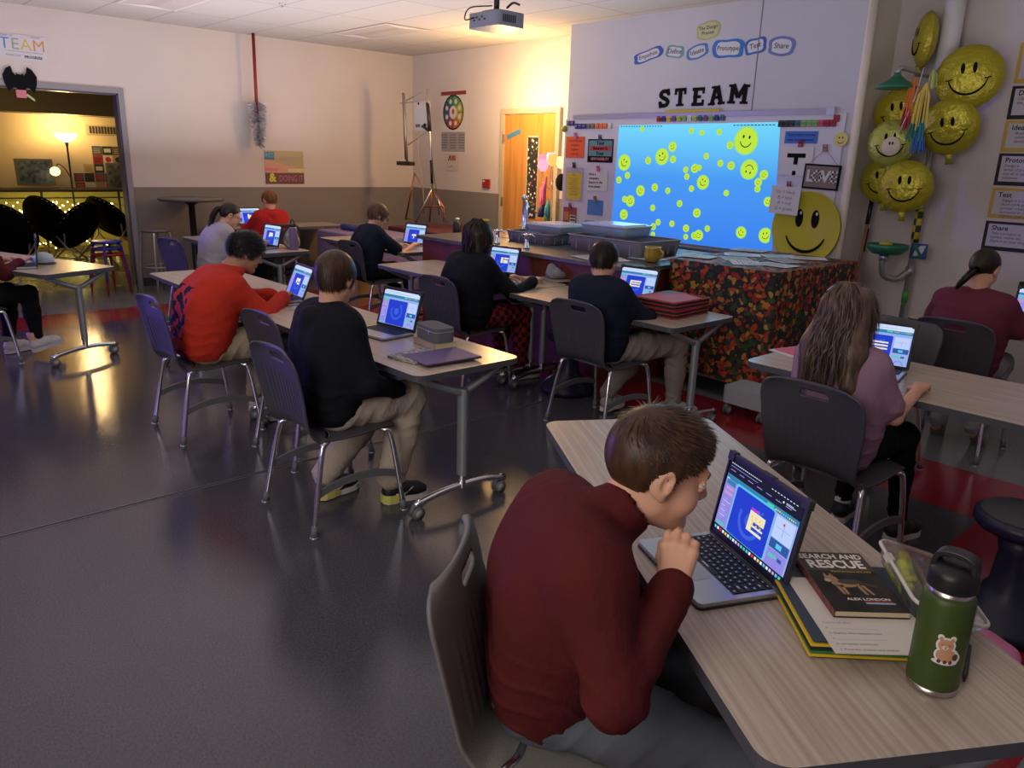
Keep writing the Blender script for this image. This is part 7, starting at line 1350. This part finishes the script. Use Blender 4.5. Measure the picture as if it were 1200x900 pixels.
for r_ in range(7):
    st_ = (2, 2, 1, 0, 0, 1, 1)[r_]
    for c_ in range(st_, 6):
        t = thing('small_print', 'small square print in the patchwork on the wall of the next room', 'print', (AX+.006, 3.46+.155*c_+.01*rp.random(), 1.58-.145*r_), 0, 'patchwork of small prints', (R(90), 0, R(90))); q = MB(); q.box((0, 0, 0), (.145, .135, .006), mat('print_%d' % ((r_*5+c_*3) % 9), PCOL[(r_*5+c_*3) % 9], .6)); q.build('sheet', t); q = MB(); k = rp.randrange(3); mm = mat('printmark_%d' % ((r_+c_*2) % 4), PCOL[(r_+c_*2+4) % 9], .6)
        (q.disc((0, 0), .045, .0035, mm) if k == 0 else q.rect(-.05, -.03, .05, .03, .0035, mm) if k == 1 else [q.rect(-.05, -.045+.03*j_, .05, -.03+.03*j_, .0035, mm) for j_ in range(3)]); q.build('mark', t)
t = thing('air_vent', 'long air vent high on the wall of the next room', 'vent', (AX+.01, 3.98, 1.90), 0, None, (R(90), 0, R(90))); q = MB(); q.box((0, 0, 0), (.66, .15, .02), mat('vent_frame', (.42, .34, .2), .6)); q.build('frame', t); q = MB(); [q.box((-.27+.045*k, 0, .012), (.03, .11, .006), M_dark) for k in range(13)]; q.build('slat', t)
for k, (x, y, z, s) in enumerate(((-13.3, 4.35, 0, .34), (-13.3, 4.35, .345, .30), (-13.35, 3.95, 0, .32))):
    t = thing('cardboard_box', ('cardboard box on the floor of the next room beside the door jamb', 'cardboard box stacked on another beside the door jamb', 'cardboard box behind the saucer chairs in the next room')[k], 'box', (x, y, z), .1*k); q = MB(); q.box((0, 0, s/2), (s*1.1, s*1.3, s), mat('carton_warm', (.42, .28, .10), .85)); q.build('carton', t); q = MB(); q.box((0, 0, s+.0006), (s*1.1, .05, .001), MATS['tape']); q.build('tape', t)
t = thing('crate', 'pale crate under the desk in the next room', 'crate', (-13.95, 2.3, .0)); q = MB(); q.box((0, 0, .14), (.4, .6, .28), mat('crate_pale', (.45, .40, .22), .7)); q.build('crate_body', t, bevel=.01); q = MB(); [q.box((.201, -.2+.1*k, .14), (.004, .05, .2), M_dark) for k in range(5)]; q.build('slot', t)
M_plush = mat('black_plush', (.003, .003, .004), .95, spec=.1, bump=(90, .5)); M_tubeg = mat('chair_tube', (.35, .34, .33), .3, .8)
def saucer(loc, rz, lb, tilt=50, r=.385):
    t = thing('saucer_chair', lb, 'chair', (*loc, 0), R(rz), 'round folding saucer chairs'); A = Matrix.Translation((0, 0, .58)) @ Matrix.Rotation(R(-tilt), 4, 'X'); q = MB(); q.lathe([(0, -.17), (r*.5, -.15), (r*.85, -.08), (r*1.02, .0), (r*1.04, .05), (r*.95, .06), (r*.6, -.03), (0, -.07)], M_plush, 36, M=A, cap=False); q.build('seat', t)
    q = MB(); q.tube([A @ Vector((r*1.0*math.cos(6.2832*k/32), r*1.0*math.sin(6.2832*k/32), .02)) for k in range(32)], .011, M_tubeg, 8, closed=True); q.build('rim', t)
    for s in (-1, 1):
        for e in (-1, 1): q = MB(); a0 = A @ Vector((s*r*.94, e*r*.30, .01)); q.tube([a0, Vector((s*r*.72, -e*.02, .30)), Vector((s*r*.80, -e*.34, .012))], .011, M_tubeg, 8); q.build('leg', t)
    for e in (-1, 1): q = MB(); q.tube([(-r*.8, e*.34, .012), (r*.8, e*.34, .012)], .010, M_tubeg, 8); q.build('floor_bar', t)
saucer((-12.3, 1.15), 60, 'black saucer chair at the left edge of the doorway'); saucer((-11.45, 1.80), 50, 'black saucer chair turned away, second from the left edge of the doorway', 62); saucer((-13.0, 2.62), 28, 'black saucer chair in the middle of the doorway', 60); saucer((-12.05, 2.78), 132, 'black saucer chair seen from the side next to the door jamb', 52); saucer((-13.3, 3.52), 20, 'black saucer chair furthest back beyond the side-on one')
# ------------------------------------------------------------------ light and camera
def area(name, loc, target, size, power, colr, sy=None):
    l = bpy.data.lights.new(name, 'AREA'); l.energy = power; l.color = colr; l.size = size
    if sy: l.shape = 'RECTANGLE'; l.size_y = sy
    o = bpy.data.objects.new(name, l); col.objects.link(o); o.location = loc
    o.rotation_euler = (Vector(target)-Vector(loc)).to_track_quat('-Z', 'Y').to_euler(); return o
def point(name, loc, power, colr, r=.05):
    l = bpy.data.lights.new(name, 'POINT'); l.energy = power; l.color = colr; l.shadow_soft_size = r
    o = bpy.data.objects.new(name, l); col.objects.link(o); o.location = loc; return o
w = bpy.data.worlds.new('w'); bpy.context.scene.world = w; w.use_nodes = True
w.node_tree.nodes['Background'].inputs['Color'].default_value = (.5, .48, .55, 1); w.node_tree.nodes['Background'].inputs['Strength'].default_value = .05
area('soft_overhead_fill', (-1.0, -1.0, 2.98), (-3.0, 2.0, 0), 2.6, 34, (1., .88, .80), 2.2)  # added overhead fill without a fixture, for soft directional shading
area('front_fill', (-.6, -2.9, 2.1), (-3.4, 1.8, .4), 2.4, 64, (1., .93, .88), 1.6)
area('bounce_fill_near', (-2.8, .2, 1.55), (-2.8, .2001, 3), 4.6, 60, (1., .91, .88), 4.0)  # added upward fill without a fixture; its ceiling bounce lights the near room
area('bounce_fill_far', (-6.9, 2.9, 1.55), (-6.9, 2.9001, 3), 5.0, 126, (.98, .90, .92), 5.0)  # added fill aimed at the ceiling so the far tables get bounce light
area('bounce_fill_right', (-.6, 3.7, 1.55), (-.6, 3.7001, 3), 3.0, 42, (1., .92, .90), 3.0)  # unseen fill added on the right, bounced off the ceiling
area('screen_glow', (-4.62, 6.44, 1.48), (-4.62, 3, 1.2), 1.85, 16, (.22, .62, 1.), 1.1)
point('door_lamp_warm', (-7.25, 6.40, 2.30), 82, (1., .60, .22), .10); point('door_lamp_low', (-7.0, 6.38, 1.25), 9, (1., .55, .25), .09)
point('annex_lamp', (-14.05, 3.25, 1.97), 45, (1., .66, .26), .12)
point('string_glow', (-13.75, 2.9, .55), 9, (1., .80, .22), .3)
area('annex_glow', (-12.6, 2.0, 2.6), (-13.2, 2.2, 0), 2., 12, (1., .75, .30))
vs_ = area('violet_strip', (-9.9, -.7, 1.35), (-5.0, 1.6, .3), 1.4, 62, (.20, .11, 1.)); vs_.data.spread = R(110)
cd = bpy.data.cameras.new('camera'); co = bpy.data.objects.new('camera', cd); col.objects.link(co); bpy.context.scene.camera = co
cd.sensor_width = 36; cd.lens = 36*905/1200; cd.clip_start = .05
pitch, roll, yaw = R(16.25), R(1.78), R(137.67)
fw = Vector((math.cos(pitch)*math.cos(yaw), math.cos(pitch)*math.sin(yaw), -math.sin(pitch))); r0 = Vector((math.sin(yaw), -math.cos(yaw), 0)); u0 = r0.cross(fw)
r_ = r0*math.cos(roll)+u0*math.sin(roll); u_ = u0*math.cos(roll)-r0*math.sin(roll)
co.matrix_world = Matrix(((r_.x, u_.x, -fw.x, 0), (r_.y, u_.y, -fw.y, 0), (r_.z, u_.z, -fw.z, 1.65), (0, 0, 0, 1)))
sc = bpy.context.scene; sc.view_settings.view_transform = 'Standard'; sc.view_settings.look = 'None'; sc.view_settings.exposure = 0.
sc.cycles.use_denoising = True; sc.cycles.max_bounces = 8; sc.cycles.sample_clamp_indirect = 6; sc.cycles.caustics_reflective = False; sc.cycles.caustics_refractive = False
